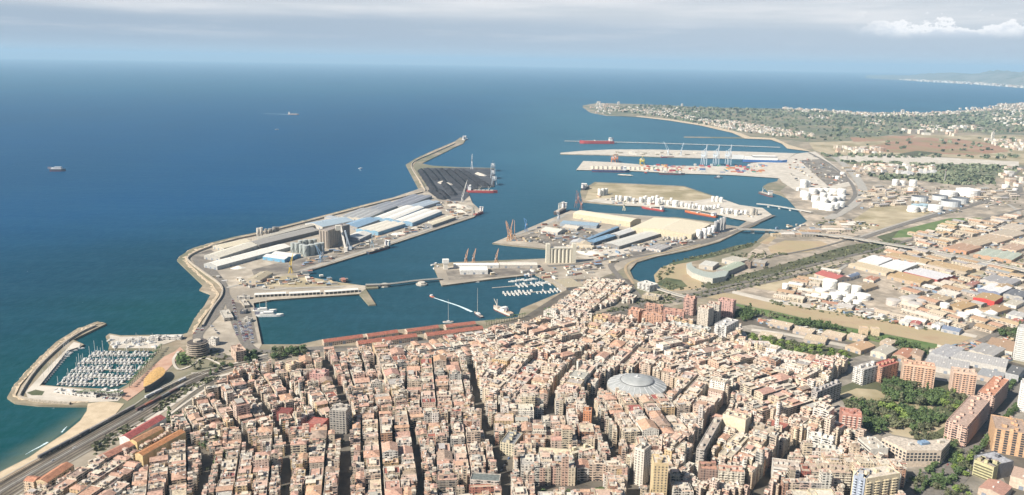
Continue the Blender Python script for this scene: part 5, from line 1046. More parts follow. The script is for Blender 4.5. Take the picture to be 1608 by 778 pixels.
PW = [
 (C2, (262, 212), (308, 232), (700, 127), 9, WHT, (.42, .42, .40), 'very long white roofed warehouse', {}),
 (C2, (275, 163), (322, 185), (530, 117), 9, (.68, .63, .52), (.46, .44, .40), 'cream roofed warehouse', {}),
 (C2, (332, 112), (345, 135), (495, 102), 8, CRM, (.5, .46, .38), 'narrow cream roofed shed', {}),
 (C2, (515, 92), (530, 118), (850, 40), 10, (.36, .34, .31), (.2, .19, .18), 'long dark grey roofed shed', {}),
 (C2, (517, 76), (528, 88), (838, 10), 10, (.52, .48, .40), (.4, .36, .3), 'long sand roofed shed', {}),
 (C7, (130, 455), (268, 474), (372, 440), 8, (.66, .64, .60), (.16, .36, .52), 'white roofed warehouse with bright blue walls', dict(bays=2)),
 (C7, (45, 592), (115, 605), (196, 556), 7, TAN, (.48, .42, .33), 'small tan roofed shed', dict(doors=2)),
 (C7, (680, 318), (742, 346), (822, 308), 9, (.66, .63, .57), (.3, .3, .32), 'cream roofed shed by the conveyors', {}),
 (C7, (742, 276), (860, 300), (1032, 246), 10, (.74, .69, .58), (.22, .38, .50), 'cream arched warehouse with blue gables', dict(bays=3, arch=True)),
 (C7, (838, 205), (958, 222), (1150, 145), 11, (.80, .77, .70), (.24, .38, .5), 'white arched warehouse, twin of its neighbour', dict(arch=True, bays=2)),
 (C7, (962, 224), (1075, 242), (1262, 168), 11, (.80, .77, .70), (.24, .38, .5), 'white arched warehouse, twin of its neighbour', dict(arch=True, bays=2)),
 (C7, (1140, 252), (1203, 256), (1350, 205), 9, CRM, (.24, .23, .22), 'long beige arched warehouse with dark flank', dict(arch=True)),
 (C7, (430, 240), (508, 268), (712, 228), 9, (.36, .44, .50), (.5, .47, .42), 'pale blue roofed shed', {}),
 (C7, (640, 252), (728, 272), (868, 222), 9, (.24, .36, .48), (.36, .34, .32), 'steel blue roofed shed', {}),
 (C7, (618, 202), (782, 216), (910, 160), 9, (.40, .40, .39), (.60, .55, .46), 'grey roofed shed with cream front', dict(bays=4, doors=6)),
 (C7, (760, 160), (880, 172), (1030, 118), 9, (.30, .31, .33), (.3, .3, .3), 'dark grey multi bay shed', dict(bays=3)),
 (C7, (900, 128), (1030, 140), (1200, 72), 9, (.27, .28, .31), (.3, .3, .3), 'dark grey multi bay shed', dict(bays=3)),
 (C7, (1040, 135), (1130, 145), (1250, 108), 9, (.38, .44, .50), (.35, .35, .36), 'blue grey shed', dict(bays=2)),
 (C7, (520, 206), (600, 222), (620, 206), 9, (.34, .36, .38), (.4, .38, .35), 'small grey shed', {}),
 # mid pier
 (C9, (455, 278), (616, 276), (640, 250), 10, (.80, .78, .72), (.68, .66, .62), 'large white shed on the mid pier', dict(rise=.05)),
 (C9, (415, 246), (680, 246), (685, 234), 8, (.80, .78, .72), (.6, .58, .55), 'long white quay shed', dict(rise=.08)),
 (C9, (684, 246), (905, 246), (885, 230), 8, (.66, .62, .54), (.5, .46, .4), 'long cream quay shed', dict(rise=.08)),
 (C9, (1066, 374), (1178, 368), (1100, 322), 7, TAN, (.3, .27, .23), 'broad tan fish market hall', dict(flat=True, vents=1)),
 (C9, (1110, 330), (1215, 325), (1180, 306), 6, (.36, .31, .24), (.3, .27, .23), 'low brown quay hall', dict(flat=True)),
 # second peninsula
 (C10, (200, 545), (562, 600), (572, 572), 15, CRM, (.56, .48, .34), 'long cream vaulted store', dict(arch=True, rise=.35, vents=12)),
 (None, (997, 355), (1086, 369), (1116, 352), 16, CRM, (.58, .50, .36), 'second long cream vaulted store', dict(rise=.22, vents=9)),
 (CA, (272, 118), (342, 138), (565, 66), 9, (.20, .33, .46), (.12, .14, .17), 'blue roofed warehouse', dict(bays=2)),
 (CA, (258, 96), (292, 106), (600, -20), 9, (.19, .30, .42), (.12, .13, .15), 'narrow dark blue roofed warehouse', {}),
 (CA, (432, 150), (598, 176), (1038, 40), 9, (.60, .58, .52), (.22, .21, .2), 'long pale roofed warehouse with dark flank', dict(bays=1, rise=.08)),
 (CA, (525, 44), (600, 68), (800, 2), 9, (.62, .61, .58), (.22, .21, .2), 'white roofed warehouse', {}),
 (CA, (620, 20), (700, 34), (860, -22), 9, (.60, .58, .54), (.24, .23, .2), 'pale roofed warehouse', {}),
 (CA, (720, 186), (826, 212), (880, 184), 6, (.42, .40, .37), (.5, .46, .42), 'low grey workshop', dict(flat=True)),
 (CA, (876, 190), (1020, 216), (1130, 172), 6, (.40, .38, .36), (.55, .5, .46), 'low grey workshop', dict(bays=3)),
 (C8, (1085, 588), (1310, 604), (1330, 585), 8, (.30, .40, .48), (.3, .34, .38), 'blue grey long shed', dict(flat=True)),
 (C8, (968, 628), (1072, 645), (1100, 622), 7, (.60, .57, .50), (.5, .46, .4), 'cream roofed shed', {}),
 (C8, (1100, 610), (1190, 622), (1210, 606), 6, (.55, .50, .42), (.4, .36, .3), 'sand roofed shed', {}),
 (C8, (1150, 700), (1230, 712), (1250, 692), 6, (.5, .5, .5), (.4, .38, .35), 'grey roofed shed', {}),
 (C9, (1120, 128), (1205, 135), (1225, 115), 6, (.55, .46, .33), (.48, .4, .3), 'ochre roofed shed', {}),
 (CA, (155, 160), (320, 190), (350, 170), 6, (.52, .45, .34), (.5, .44, .34), 'sand roofed shed', {}),
 # industrial plain, from the map of roofs
 (CC, (560, 118), (690, 145), (780, 108), 9, (.76, .75, .74), (.6, .58, .54), 'white ribbed industrial hall', dict(bays=3)),
 (CC, (700, 148), (838, 182), (940, 140), 9, (.76, .75, .74), (.6, .58, .54), 'white ribbed industrial hall', dict(bays=3)),
 (CC, (848, 188), (1062, 240), (1135, 205), 9, (.52, .51, .52), (.44, .13, .12), 'pale grey hall with dark red front', dict(bays=4)),
 (CC, (735, 80), (990, 132), (1010, 112), 8, (.40, .29, .17), (.42, .34, .24), 'ochre roofed hall', dict(bays=2)),
 (CC, (1000, 135), (1240, 188), (1290, 168), 8, (.40, .29, .17), (.42, .34, .24), 'ochre roofed hall', dict(bays=2)),
 (CC, (500, 142), (740, 200), (800, 180), 7, (.48, .40, .28), (.5, .42, .32), 'tan roofed hall', dict(bays=2)),
 (CC, (745, 212), (955, 262), (1015, 232), 8, (.41, .29, .16), (.44, .34, .24), 'ochre roofed hall', dict(bays=2)),
 (CC, (285, 200), (418, 240), (470, 212), 8, (.42, .13, .11), (.5, .42, .34), 'dark red roofed hall', {}),
 (CC, (480, 218), (512, 228), (575, 206), 7, (.20, .24, .32), (.66, .64, .6), 'blue and white arched hall', dict(arch=True, rise=.3)),
 (CC, (590, 235), (660, 246), (700, 226), 6, (.44, .22, .14), (.6, .52, .44), 'red brown roofed shed', dict(bays=2)),
 (CC, (520, 280), (606, 302), (690, 276), 7, (.38, .29, .19), (.44, .36, .26), 'brown roofed hall', {}),
 (CC, (1330, 238), (1520, 275), (1590, 242), 9, (.36, .34, .33), (.5, .46, .42), 'grey roofed hall', dict(bays=3)),
 (CC, (1310, 300), (1458, 326), (1535, 290), 8, (.70, .69, .68), (.2, .22, .3), 'white roofed hall', dict(bays=2)),
 (CC, (1400, 285), (1500, 300), (1545, 278), 8, (.42, .30, .18), (.5, .42, .3), 'ochre roofed hall', {}),
 (CC, (1298, 345), (1422, 378), (1478, 345), 11, (.44, .30, .15), (.62, .07, .06), 'ochre roofed hall with bright red walls', dict(rise=.06, doors=0)),
 (CC, (1125, 402), (1215, 428), (1315, 396), 8, (.45, .30, .15), (.48, .38, .26), 'ochre roofed hall', dict(rise=.06)),
 (CC, (1322, 425), (1420, 452), (1530, 420), 8, (.40, .27, .15), (.46, .36, .26), 'brown ochre roofed hall', dict(rise=.06)),
 (CC, (1488, 322), (1600, 352), (1650, 320), 8, (.17, .17, .18), (.4, .38, .35), 'black roofed hall', dict(bays=2)),
 (CC, (1478, 388), (1560, 404), (1612, 378), 8, (.5, .45, .36), (.66, .62, .55), 'beige roofed office shed', dict(flat=True)),
 (CC, (1245, 262), (1290, 276), (1335, 256), 7, (.38, .18, .14), (.3, .2, .17), 'red brown shed', {}),
 (CC, (1000, 350), (1110, 372), (1155, 352), 7, (.44, .34, .22), (.5, .44, .34), 'tan roofed shed', dict(bays=4)),
 (CC, (1060, 315), (1180, 340), (1215, 322), 6, (.56, .52, .46), (.5, .46, .4), 'pale roofed shed', dict(bays=3)),
 (CC, (820, 500), (880, 516), (898, 498), 6, (.68, .66, .62), (.6, .56, .5), 'white roofed shed by the riverbed', {}),
 (CC, (890, 510), (948, 524), (965, 506), 6, (.44, .14, .12), (.4, .3, .25), 'red roofed shed by the riverbed', {}),
 (CC, (1085, 548), (1200, 572), (1240, 552), 6, (.20, .24, .32), (.4, .4, .4), 'dark blue roofed shed', {}),
 (CC, (1030, 520), (1080, 535), (1110, 518), 8, (.62, .60, .55), (.7, .68, .64), 'white double gabled house shed', dict(bays=2, rise=.25)),
 (CC, (425, 400), (520, 420), (560, 405), 6, (.46, .43, .4), (.4, .36, .3), 'grey roofed shed', {}),
 (CC, (330, 378), (510, 408), (525, 398), 5, (.40, .22, .15), (.4, .3, .24), 'long red brown shed', {}),
 (CC, (580, 425), (690, 446), (705, 436), 5, (.30, .28, .26), (.3, .26, .22), 'long dark shed', {}),
 (CC, (1520, 500), (1580, 515), (1610, 495), 7, (.44, .17, .12), (.6, .5, .44), 'red roofed hall', dict(bays=2)),
 (CC, (1500, 455), (1600, 480), (1640, 455), 7, (.5, .48, .45), (.6, .55, .5), 'pale roofed hall', dict(bays=3)),
 (CB, (1100, 478), (1245, 505), (1345, 475), 8, (.46, .30, .20), (.5, .28, .18), 'terracotta coloured roofed hall', dict(bays=3)),
 (CB, (1180, 445), (1320, 470), (1420, 438), 8, (.50, .40, .28), (.5, .42, .34), 'tan roofed hall', dict(bays=3)),
 (CB, (1280, 525), (1530, 560), (1600, 520), 8, (.44, .47, .38), (.46, .30, .2), 'pale green roofed hall', dict(bays=4)),
 (CB, (1280, 420), (1440, 450), (1540, 420), 7, (.52, .40, .28), (.54, .44, .34), 'sandy roofed hall', dict(bays=4)),
 (CB, (1380, 388), (1540, 412), (1640, 385), 7, (.50, .42, .32), (.5, .42, .34), 'sandy roofed hall', dict(bays=4)),
 (CB, (1450, 350), (1580, 372), (1660, 345), 7, (.55, .46, .36), (.5, .44, .36), 'pale sandy roofed hall', dict(bays=3)),
 (CB, (1450, 480), (1560, 500), (1640, 470), 7, (.48, .34, .24), (.5, .4, .3), 'reddish tan roofed hall', dict(bays=3)),
 (CB, (1560, 430), (1640, 445), (1700, 425), 7, (.5, .42, .32), (.5, .42, .34), 'sandy roofed hall', dict(bays=3)),
 (CB, (830, 10), (905, 20), (915, 2), 7, (.6, .58, .55), (.5, .48, .44), 'white roofed hall', {}),
 (CB, (930, 5), (1050, 16), (1060, -8), 7, (.6, .58, .55), (.5, .48, .44), 'white roofed hall', dict(bays=3)),
 # logistics and works south of the town, right side
 (None, (1190, 528), (1225, 534), (1240, 527), 7, (.52, .44, .33), (.45, .38, .3), 'flat school like hall', dict(bays=5)),
 (None, (1262, 532), (1296, 538), (1310, 531), 7, (.50, .40, .28), (.42, .36, .3), 'low tan hall by the green belt', dict(bays=4)),
 (None, (1290, 524), (1322, 531), (1333, 525), 7, (.52, .42, .31), (.45, .36, .28), 'low barrack roof', dict(bays=6)),
 (None, (1322, 545), (1352, 551), (1375, 543), 8, (.50, .33, .20), (.5, .4, .3), 'brick toned barrack roof', {}),
 (None, (1366, 552), (1392, 558), (1410, 548), 9, (.46, .42, .35), (.55, .5, .42), 'grey roofed villa hall', {}),
 (None, (1400, 558), (1425, 563), (1440, 552), 9, (.44, .22, .14), (.45, .34, .26), 'rust roofed hall', {}),
 (None, (1424, 556), (1447, 561), (1452, 552), 9, (.40, .28, .2), (.45, .34, .26), 'brown roofed hall', {}),
 (None, (1330, 527), (1356, 533), (1364, 528), 7, (.52, .42, .31), (.45, .36, .28), 'low barrack roof', dict(bays=2)),
 (None, (1380, 537), (1400, 541), (1410, 536), 7, (.52, .42, .31), (.45, .36, .28), 'orange barrack roof', dict(bays=2)),
 (None, (1245, 518), (1275, 524), (1287, 519), 7, (.52, .42, .31), (.45, .38, .32), 'low barrack roof', dict(bays=3)),
 (None, (1206, 507), (1240, 514), (1251, 509), 7, (.52, .42, .31), (.45, .38, .32), 'low barrack roof', dict(bays=3)),
 (None, (1452, 572), (1520, 585), (1548, 574), 10, (.44, .42, .40), (.5, .47, .43), 'flat grey works hall', dict(flat=True, vents=6)),
 (None, (1490, 560), (1580, 578), (1600, 568), 10, (.46, .44, .42), (.5, .48, .45), 'long flat grey works hall', dict(flat=True, vents=8)),
 (None, (1455, 556), (1490, 562), (1515, 548), 10, (.40, .39, .39), (.4, .4, .4), 'dark works hall', dict(bays=3)),
 (None, (1518, 552), (1560, 560), (1580, 548), 10, (.38, .36, .34), (.5, .46, .4), 'grey brown works hall', dict(bays=3)),
 (None, (1545, 545), (1590, 553), (1600, 538), 9, (.42, .28, .18), (.6, .56, .5), 'brown flat roofed hall with white walls', dict(flat=True)),
 (None, (1532, 590), (1572, 597), (1580, 586), 9, (.34, .34, .34), (.46, .38, .32), 'low grey hall near the avenue', dict(flat=True)),
 (None, (1578, 586), (1600, 590), (1610, 578), 14, (.15, .15, .15), (.4, .4, .4), 'charcoal roofed hall', dict(flat=True)),
 (None, (1530, 772), (1575, 780), (1590, 765), 9, (.46, .26, .2), (.5, .4, .32), 'red tiled house near the roundabout', {}),
 (None, (1585, 752), (1625, 758), (1630, 742), 14, (.50, .36, .28), (.6, .48, .38), 'banded tan house at the corner', dict(flat=True)),
]
for i, (k, A, B, Cc, h, rf, wl, ds, kw) in enumerate(PW): shed(k, A, B, Cc, h, rf, wl, ds, **kw)
# the old red quay sheds: two rows
for i, (A, B, dep) in enumerate([((509, 538.5), (571, 530), 16), ((578, 529.5), (626, 522.5), 16), ((640, 522), (690, 515), 16), ((701, 515), (748, 509), 16)]):
    gable_block('quay_shed', f'{ORD[i]} dark red roofed shed of the water-side row counted from the quay corner', 'quay shed', A, B, 7, dep=dep, wall=(.56, .44, .34), roof=(.34, .13, .09), style=.2, rise=.2, group='old red roofed quay sheds', doors=3)
for i, (A, B, dep) in enumerate([((563, 541.5), (656, 529), 18), ((671, 528.5), (760, 517), 18)]):
    gable_block('quay_shed', f'{ORD[i]} longer dark red roofed shed of the town-side row counted from the quay corner', 'quay shed', A, B, 8, dep=dep, wall=(.56, .44, .34), roof=(.34, .13, .09), style=.2, rise=.2, group='old red roofed quay sheds', doors=5)
# white canopies on the long mole
for i, (A, B) in enumerate([((399, 463.5), (449, 461)), ((454, 461.5), (503, 458.5)), ((510, 459), (563, 455))]):
    q = ccw(quad_from(A, B, 13, None, 6)); c = ctr(q); t = empty('quay_canopy', (*c, LAND)); tag(t, f'{ORD[i]} white flat canopy with dark open bays along the mole, from the shore', 'canopy', 'white canopies along the mole')
    m = MB(); m.prism(q, LAND + 5.2, LAND + 6, (.70, .68, .63, 0)); m.build('canopy_roof', MP_, t, (*c, LAND))
    m = MB(); m.prism(inset(q, 2), LAND, LAND + 5.1, (.07, .065, .06, 0)); m.build('bay_shade_block', MP_, t, (*c, LAND))  # near-black block stands in for the shade inside the open bays
    for k in range(9):
        a, b = q[0], q[1]; tt = k / 8; p = (a[0] + (b[0] - a[0]) * tt, a[1] + (b[1] - a[1]) * tt); m = MB(); m.box(p, .8, .8, LAND, LAND + 5.3, 0, (.66, .62, .56, 0)); m.build('column', MP_, t, (*c, LAND))
# ---------------------------------------------------------------- tanks
TANKN = [0]
def tank(px, py, r, h, col=(.74, .72, .67), dome=0.0, top=None, desc='white storage tank', kind='tank', grp='storage tanks', floating=False):
    p = P2(px, py); t = empty('storage_tank', (*p, LAND)); t['category'] = 'tank'; t['group'] = grp; later(t, desc, *p); TANKN[0] += 1
    m = MB(); n = 20
    if floating:
        m.cyl(p, r, LAND, LAND + h, n, (*col, 0), top=(*GRY, 0)); m.f.pop(); m.c.pop(); m.u.pop()
        m.cyl(p, r - .3, LAND + h, LAND + h * .45, n, (.12, .13, .15, 0)); m.f.pop(); m.c.pop(); m.u.pop(); m.build('tank_shell', MP_, t, (*p, LAND))
        m = MB(); m.face([(p[0] + (r - .3) * math.cos(k * 2 * math.pi / n), p[1] + (r - .3) * math.sin(k * 2 * math.pi / n), LAND + h * .55) for k in range(n)], (.4, .4, .4, 0)); m.build('floating_roof', MP_, t, (*p, LAND)); return
    m.cyl(p, r, LAND, LAND + h, n, (*col, 0)); m.build('tank_shell', MP_, t, (*p, LAND))
    m = MB(); m.cyl(p, r * 1.01, LAND + h, LAND + h + .5, n, (*(top or col), 0), cone=max(.6, r * (.12 + dome)), top=(*(top or col), 0)); m.build('tank_roof', MP_, t, (*p, LAND))
    m = MB()
    for k in range(6):
        a0, a1 = -2.4 + k * .25, -2.4 + (k + 1) * .25; m.bar((p[0] + (r + .5) * math.cos(a0), p[1] + (r + .5) * math.sin(a0), LAND + h * k / 6), (p[0] + (r + .5) * math.cos(a1), p[1] + (r + .5) * math.sin(a1), LAND + h * (k + 1) / 6), .5, (.4, .4, .4, 0))
    m.build('stair', MP_, t, (*p, LAND))
def tanks(K_, rows, **kw):
    for row in rows:
        x, y, w, hp = row[:4]; extra = row[4] if len(row) > 4 else {}
        px, py = K_(x, y); s = ppm(P2(px, py)) * K_.s; d = dict(kw); d.update(extra); tank(px, py, w / s, hp / s, **d)
for k_, s_ in ((C2, 3.3825), (C7, 4.02), (C8, 3.89), (C9, 3.705), (C10, 4.02), (C6, 4.02), (CA, 6.483), (CB, 4.02), (CC, 4.02)): k_.s = s_
W_ = (.78, .76, .70)
tanks(CC, [(100, 312, 19, 46), (378, 300, 40, 56), (470, 318, 34, 48), (545, 325, 28, 42), (325, 335, 34, 34), (290, 358, 23, 26), (352, 364, 24, 32), (415, 362, 34, 34), (462, 350, 30, 28), (515, 362, 28, 24), (490, 384, 24, 24), (555, 396, 24, 22), (588, 362, 42, 28), (360, 320, 22, 24), (440, 340, 20, 24)], col=W_, desc='white tank')
tanks(CC, [(780, 398, 38, 30), (870, 392, 38, 36), (915, 420, 38, 30), (955, 400, 26, 30)], col=(.50, .46, .42), desc='grey storage tank')
tanks(CC, [(1102, 438, 24, 44), (1222, 490, 30, 34), (1262, 470, 22, 26), (1300, 470, 34, 26, dict(dome=.4)), (1290, 500, 26, 18), (1335, 488, 22, 20), (1370, 480, 24, 22), (1400, 468, 28, 22, dict(dome=.3))], col=W_, desc='white tank')
tanks(CB, [(215, 98, 20, 44), (243, 96, 16, 34), (215, 160, 20, 36), (232, 176, 22, 44), (275, 140, 24, 32), (318, 136, 22, 28), (360, 132, 22, 24), (405, 140, 24, 28), (455, 146, 24, 34), (290, 190, 24, 34), (300, 226, 26, 34), (340, 238, 26, 36), (380, 244, 26, 38), (345, 196, 24, 28), (390, 190, 24, 30), (425, 186, 24, 26), (455, 180, 22, 30), (415, 232, 24, 34), (450, 222, 22, 30), (340, 160, 20, 24), (375, 160, 20, 22), (430, 48, 13, 18), (182, 120, 10, 18)], col=(.80, .79, .74), desc='white tank')
tanks(CB, [(793, 86, 17, 34), (840, 84, 15, 24), (905, 90, 20, 34), (893, 134, 18, 28), (905, 252, 30, 30), (958, 250, 24, 24), (1046, 246, 38, 30), (1250, 150, 60, 34, dict(dome=.05)), (1130, 150, 45, 24), (1490, 104, 18, 18), (1550, 120, 12, 12), (560, 32, 12, 14), (463, 18, 14, 14)], col=(.76, .74, .70), desc='white tank')
tanks(CB, [(948, 186, 44, 28), (1075, 178, 40, 26), (1200, 196, 42, 28), (1142, 216, 50, 30)], col=(.50, .52, .53), floating=True, desc='grey open topped tank')
tanks(CB, [(930, 232, 30, 22), (975, 225, 26, 18)], col=(.36, .48, .54), desc='pale blue tank')
tanks(C10, [(368, 434, 9, 40), (387, 432, 9, 42), (406, 426, 9, 36), (475, 464, 9, 32), (498, 468, 10, 34), (535, 470, 14, 32), (560, 468, 10, 28), (585, 470, 9, 22), (628, 476, 10, 32), (650, 474, 10, 34), (683, 486, 14, 40), (735, 492, 17, 40), (705, 462, 12, 24), (760, 470, 12, 26), (775, 490, 10, 26), (800, 492, 10, 28), (845, 502, 18, 38), (885, 502, 12, 28), (915, 508, 10, 26), (935, 514, 10, 28), (955, 514, 10, 26), (980, 512, 10, 28), (1000, 522, 10, 28), (1025, 526, 10, 30), (1048, 524, 10, 26), (1070, 522, 10, 26), (1095, 516, 9, 24), (1120, 510, 9, 22), (1082, 470, 9, 32), (1108, 472, 9, 34), (1135, 474, 10, 30), (1142, 548, 10, 34), (1172, 548, 10, 34), (1200, 546, 9, 30), (1230, 556, 12, 30), (1262, 552, 9, 24), (1290, 552, 10, 26), (660, 452, 9, 18), (730, 450, 9, 18), (820, 468, 9, 20)], col=(.80, .78, .72), desc='white tank')
tanks(C10, [(1330, 556, 15, 44), (1352, 556, 12, 36)], col=(.46, .42, .36), desc='concrete silo')
tanks(C6, [(470, 140, 17, 52), (506, 138, 17, 58), (536, 124, 14, 52), (560, 112, 14, 50)], col=(.80, .78, .74), desc='white silo', dome=.1)
tanks(C6, [(575, 104, 11, 70), (592, 100, 11, 74), (610, 92, 11, 78), (628, 84, 11, 78)], col=(.40, .39, .38), desc='grey silo')
tanks(C6, [(250, 150, 7, 22), (275, 150, 7, 24), (310, 158, 8, 26), (355, 160, 9, 26), (380, 150, 9, 24), (330, 150, 6, 20)], col=(.5, .46, .4), desc='small tan silo')
tanks(CA, [(1390, 78, 18, 60), (1110, 110, 8, 30), (1140, 116, 8, 30)], col=(.7, .68, .62), desc='pale silo')
tanks(C7, [(325, 428, 16, 58), (350, 430, 16, 58), (380, 440, 18, 60), (405, 452, 20, 66), (440, 446, 20, 66), (475, 436, 18, 64), (505, 428, 16, 60), (370, 405, 14, 50), (400, 398, 14, 48), (430, 396, 14, 46), (460, 392, 14, 46)], col=(.34, .37, .35), top=(.4, .42, .4), desc='corrugated grey green silo', grp='grain silos')
tanks(C7, [(104, 334, 10, 56), (124, 334, 10, 60)], col=(.52, .48, .42), desc='pale twin silo')
tanks(C7, [(152, 312, 9, 30), (180, 306, 12, 26), (205, 300, 12, 30), (225, 296, 10, 26)], col=(.30, .28, .25), desc='brown round silo')
tanks(C8, [(1325, 414, 9, 38), (1348, 414, 9, 40), (1370, 410, 9, 36), (1030, 0, 1, 1)][:3], col=(.7, .68, .6), desc='pale silo')
# ---------------------------------------------------------------- the tall grain block, its tower and two inclined conveyors
g, q = hero('grain_elevator', 'tall dark ribbed grain elevator block beside the green silos', 'grain elevator', C7(540, 292), C7(640, 262), 46, dep=26, wall=(.36, .31, .26), roof=(.34, .30, .27), huts=0)
c = ctr(q)
for s in (0, 1, 3):
    a, b = q[s], q[(s + 1) % 4]; L = math.dist(a, b); n = int(L / 7)
    for i in range(n):
        t = (i + .5) / n; p = (a[0] + (b[0] - a[0]) * t, a[1] + (b[1] - a[1]) * t); m = MB(); m.cyl(p, 2.5, LAND, LAND + 44, 8, (.38, .33, .28, 0)); m.build('silo_rib', MP_, g, (*c, LAND))
m = MB(); m.box((q[0][0] + 24, q[0][1] + 10), 12, 12, LAND + 46, LAND + 58, .3, (.6, .56, .48, 0)); m.build('head_house', MP_, g, (*c, LAND))
hero('grain_elevator', 'darker second grain elevator block beyond the ribbed one', 'grain elevator', C7(640, 262), C7(680, 252), 44, dep=26, wall=(.24, .21, .2), roof=(.3, .28, .26), huts=1)
for i, (a, b, col, lb) in enumerate([((622, 262), (656, 420), (.62, .58, .52), 'white inclined conveyor leg leaning on the grain elevator'), ((650, 292), (684, 412), (.44, .50, .56), 'pale blue inclined conveyor leg leaning on the grain elevator')]):
    p1 = P(*C7(*b), LAND); p0 = P(*C7(*a), LAND + 50); t = empty('conveyor', tuple(p1)); tag(t, lb, 'conveyor'); m = MB(); m.bar(tuple(p1), tuple(p0), 4.0, (*col, 0)); m.build('gallery', MP_, t, tuple(p1))
    m = MB(); m.box((p1.x, p1.y), 9, 9, LAND, LAND + 9, 0, (*col, 0)); m.build('transfer_house', MP_, t, tuple(p1))
    for k in (.35, .7): pm = p1.lerp(p0, k); m = MB(); m.bar((pm.x, pm.y, LAND), tuple(pm), 1.2, (*col, 0)); m.build('support', MP_, t, tuple(p1))
# big concrete silo block with seven barrels between two end towers
def silo_block():
    a = P2(*C9(955, 238)); b = P2(*C9(1128, 236)); L = math.dist(a, b); ux = ((b[0] - a[0]) / L, (b[1] - a[1]) / L); c = ((a[0] + b[0]) / 2, (a[1] + b[1]) / 2); rz = math.atan2(ux[1], ux[0])
    t = empty('silo_block', (*c, LAND)); tag(t, 'big cream concrete silo block of barrels between two end towers', 'silo block')
    f = lambda s, o: (a[0] + ux[0] * s - ux[1] * o, a[1] + ux[1] * s + ux[0] * o); W1 = (.58, .54, .44, 0)
    n = 6; r = (L - 16) / n / 2
    for row in (0, 1):
        for i in range(n): m = MB(); m.cyl(f(9 + r + i * 2 * r, r + 2 + row * 1.9 * r), r * .97, LAND, LAND + 34, 16, W1); m.build('silo_barrel', MP_, t, (*c, LAND))
    m = MB(); m.box(f(L / 2, 2 * r + 1), L - 6, 3.4 * r, LAND + 34, LAND + 37, rz, W1, (.62, .58, .50, 0)); m.build('top_gallery', MR, t, (*c, LAND))
    for s, hh in ((4.5, 46), (L - 4.5, 46)): m = MB(); m.box(f(s, 2 * r), 9, 15, LAND, LAND + hh, rz, W1); m.build('end_tower', MP_, t, (*c, LAND))
    adopt([])if False else None
silo_block()
# control tower on the mid pier
p = P2(*C9(370, 272)); t = empty('harbour_tower', (*p, LAND)); tag(t, 'boxy white control tower at the tip of the mid pier', 'tower'); m = MB(); m.box(p, 9, 9, LAND, LAND + 19, .2, (.66, .62, .55, 0)); m.build('tower_shaft', MP_, t, (*p, LAND)); m = MB(); m.box(p, 14, 11, LAND + 15, LAND + 24, .2, (.74, .72, .67, 0)); m.build('tower_cabin', MP_, t, (*p, LAND))
# church-like and oval roofs by the marina
def almond():
    K1 = K(0, 480, 2.61); out = [(588, 335), (590, 305), (610, 280), (640, 255), (665, 253), (678, 268), (670, 285), (650, 300), (620, 320)]
    w = [P2(*K1(x, y), LAND + 10) for x, y in out]; c = ctr(w); t = empty('pavilion', (*c, LAND)); tag(t, 'almond shaped pavilion with orange roof beside the promenade', 'pavilion')
    w = smooth_path(w + [w[0]], 3)[:-1]
    if sum(w[i][0] * w[(i + 1) % len(w)][1] - w[(i + 1) % len(w)][0] * w[i][1] for i in range(len(w))) < 0: w = w[::-1]
    sh = [(c[0] + (x - c[0]) * .93, c[1] + (y - c[1]) * .93) for x, y in w]
    m = MB(); m.walls(sh, LAND, LAND + 9, (.12, .11, .11, 0)); m.build('walls', MP_, t, (*c, LAND))
    m = MB(); n = len(w)
    for i in range(n): j = (i + 1) % n; m.face([(*w[i], LAND + 10), (*w[j], LAND + 10), (c[0], c[1], LAND + 11.2)], (.58, .36, .14, 0)); m.face([(*w[i], LAND + 9), (*w[j], LAND + 9), (*w[j], LAND + 10), (*w[i], LAND + 10)], (.66, .6, .5, 0))
    m.build('roof', MR, t, (*c, LAND))
almond()
for A, B, dep, h, lb in [((233, 531), (248, 530.5), 14, 7, 'white yacht club building with terrace at the marina root'), ((250, 530), (284, 529), 12, 6, 'long white clubhouse wing behind the marina'), ((84, 613), (118, 618), 9, 4.5, 'first row of white quayside cafes below the marina'), ((120, 618.5), (150, 621), 9, 4.5, 'second row of white quayside cafes below the marina'), ((153, 615), (188, 617), 9, 5.5, 'third row of white quayside cafes with dark end'), ((197, 535), (228, 533), 9, 5, 'low white boat workshop beside the boatyard')]:
    hero('quayside_building', lb, 'waterside building', A, B, h, dep=dep, wall=(.70, .67, .62), roof=(.68, .65, .60), style=.3, huts=2)
# low sheds beside the road of the basin
for A, B, dep, h, lb, w_ in [((377, 489), (386, 489), 14, 6, 'dark glazed kiosk on the quay parking, inland one', (.1, .11, .14)), ((379, 502), (394, 502), 12, 6, 'pale box shed on the quay parking', (.6, .56, .5)), ((372, 467), (392, 466), 12, 6, 'white office shed at the root of the mole', (.66, .62, .56)), ((345, 487), (352, 500), 16, 7, 'pale shed beside the coast road fork', (.5, .46, .4)), ((376, 470), (384, 480), 10, 6, 'beige store on the quay corner', (.5, .44, .36))]:
    hero('quay_office', lb, 'office', A, B, h, dep=dep, wall=w_, roof=(.5, .46, .4), style=.3, huts=1)
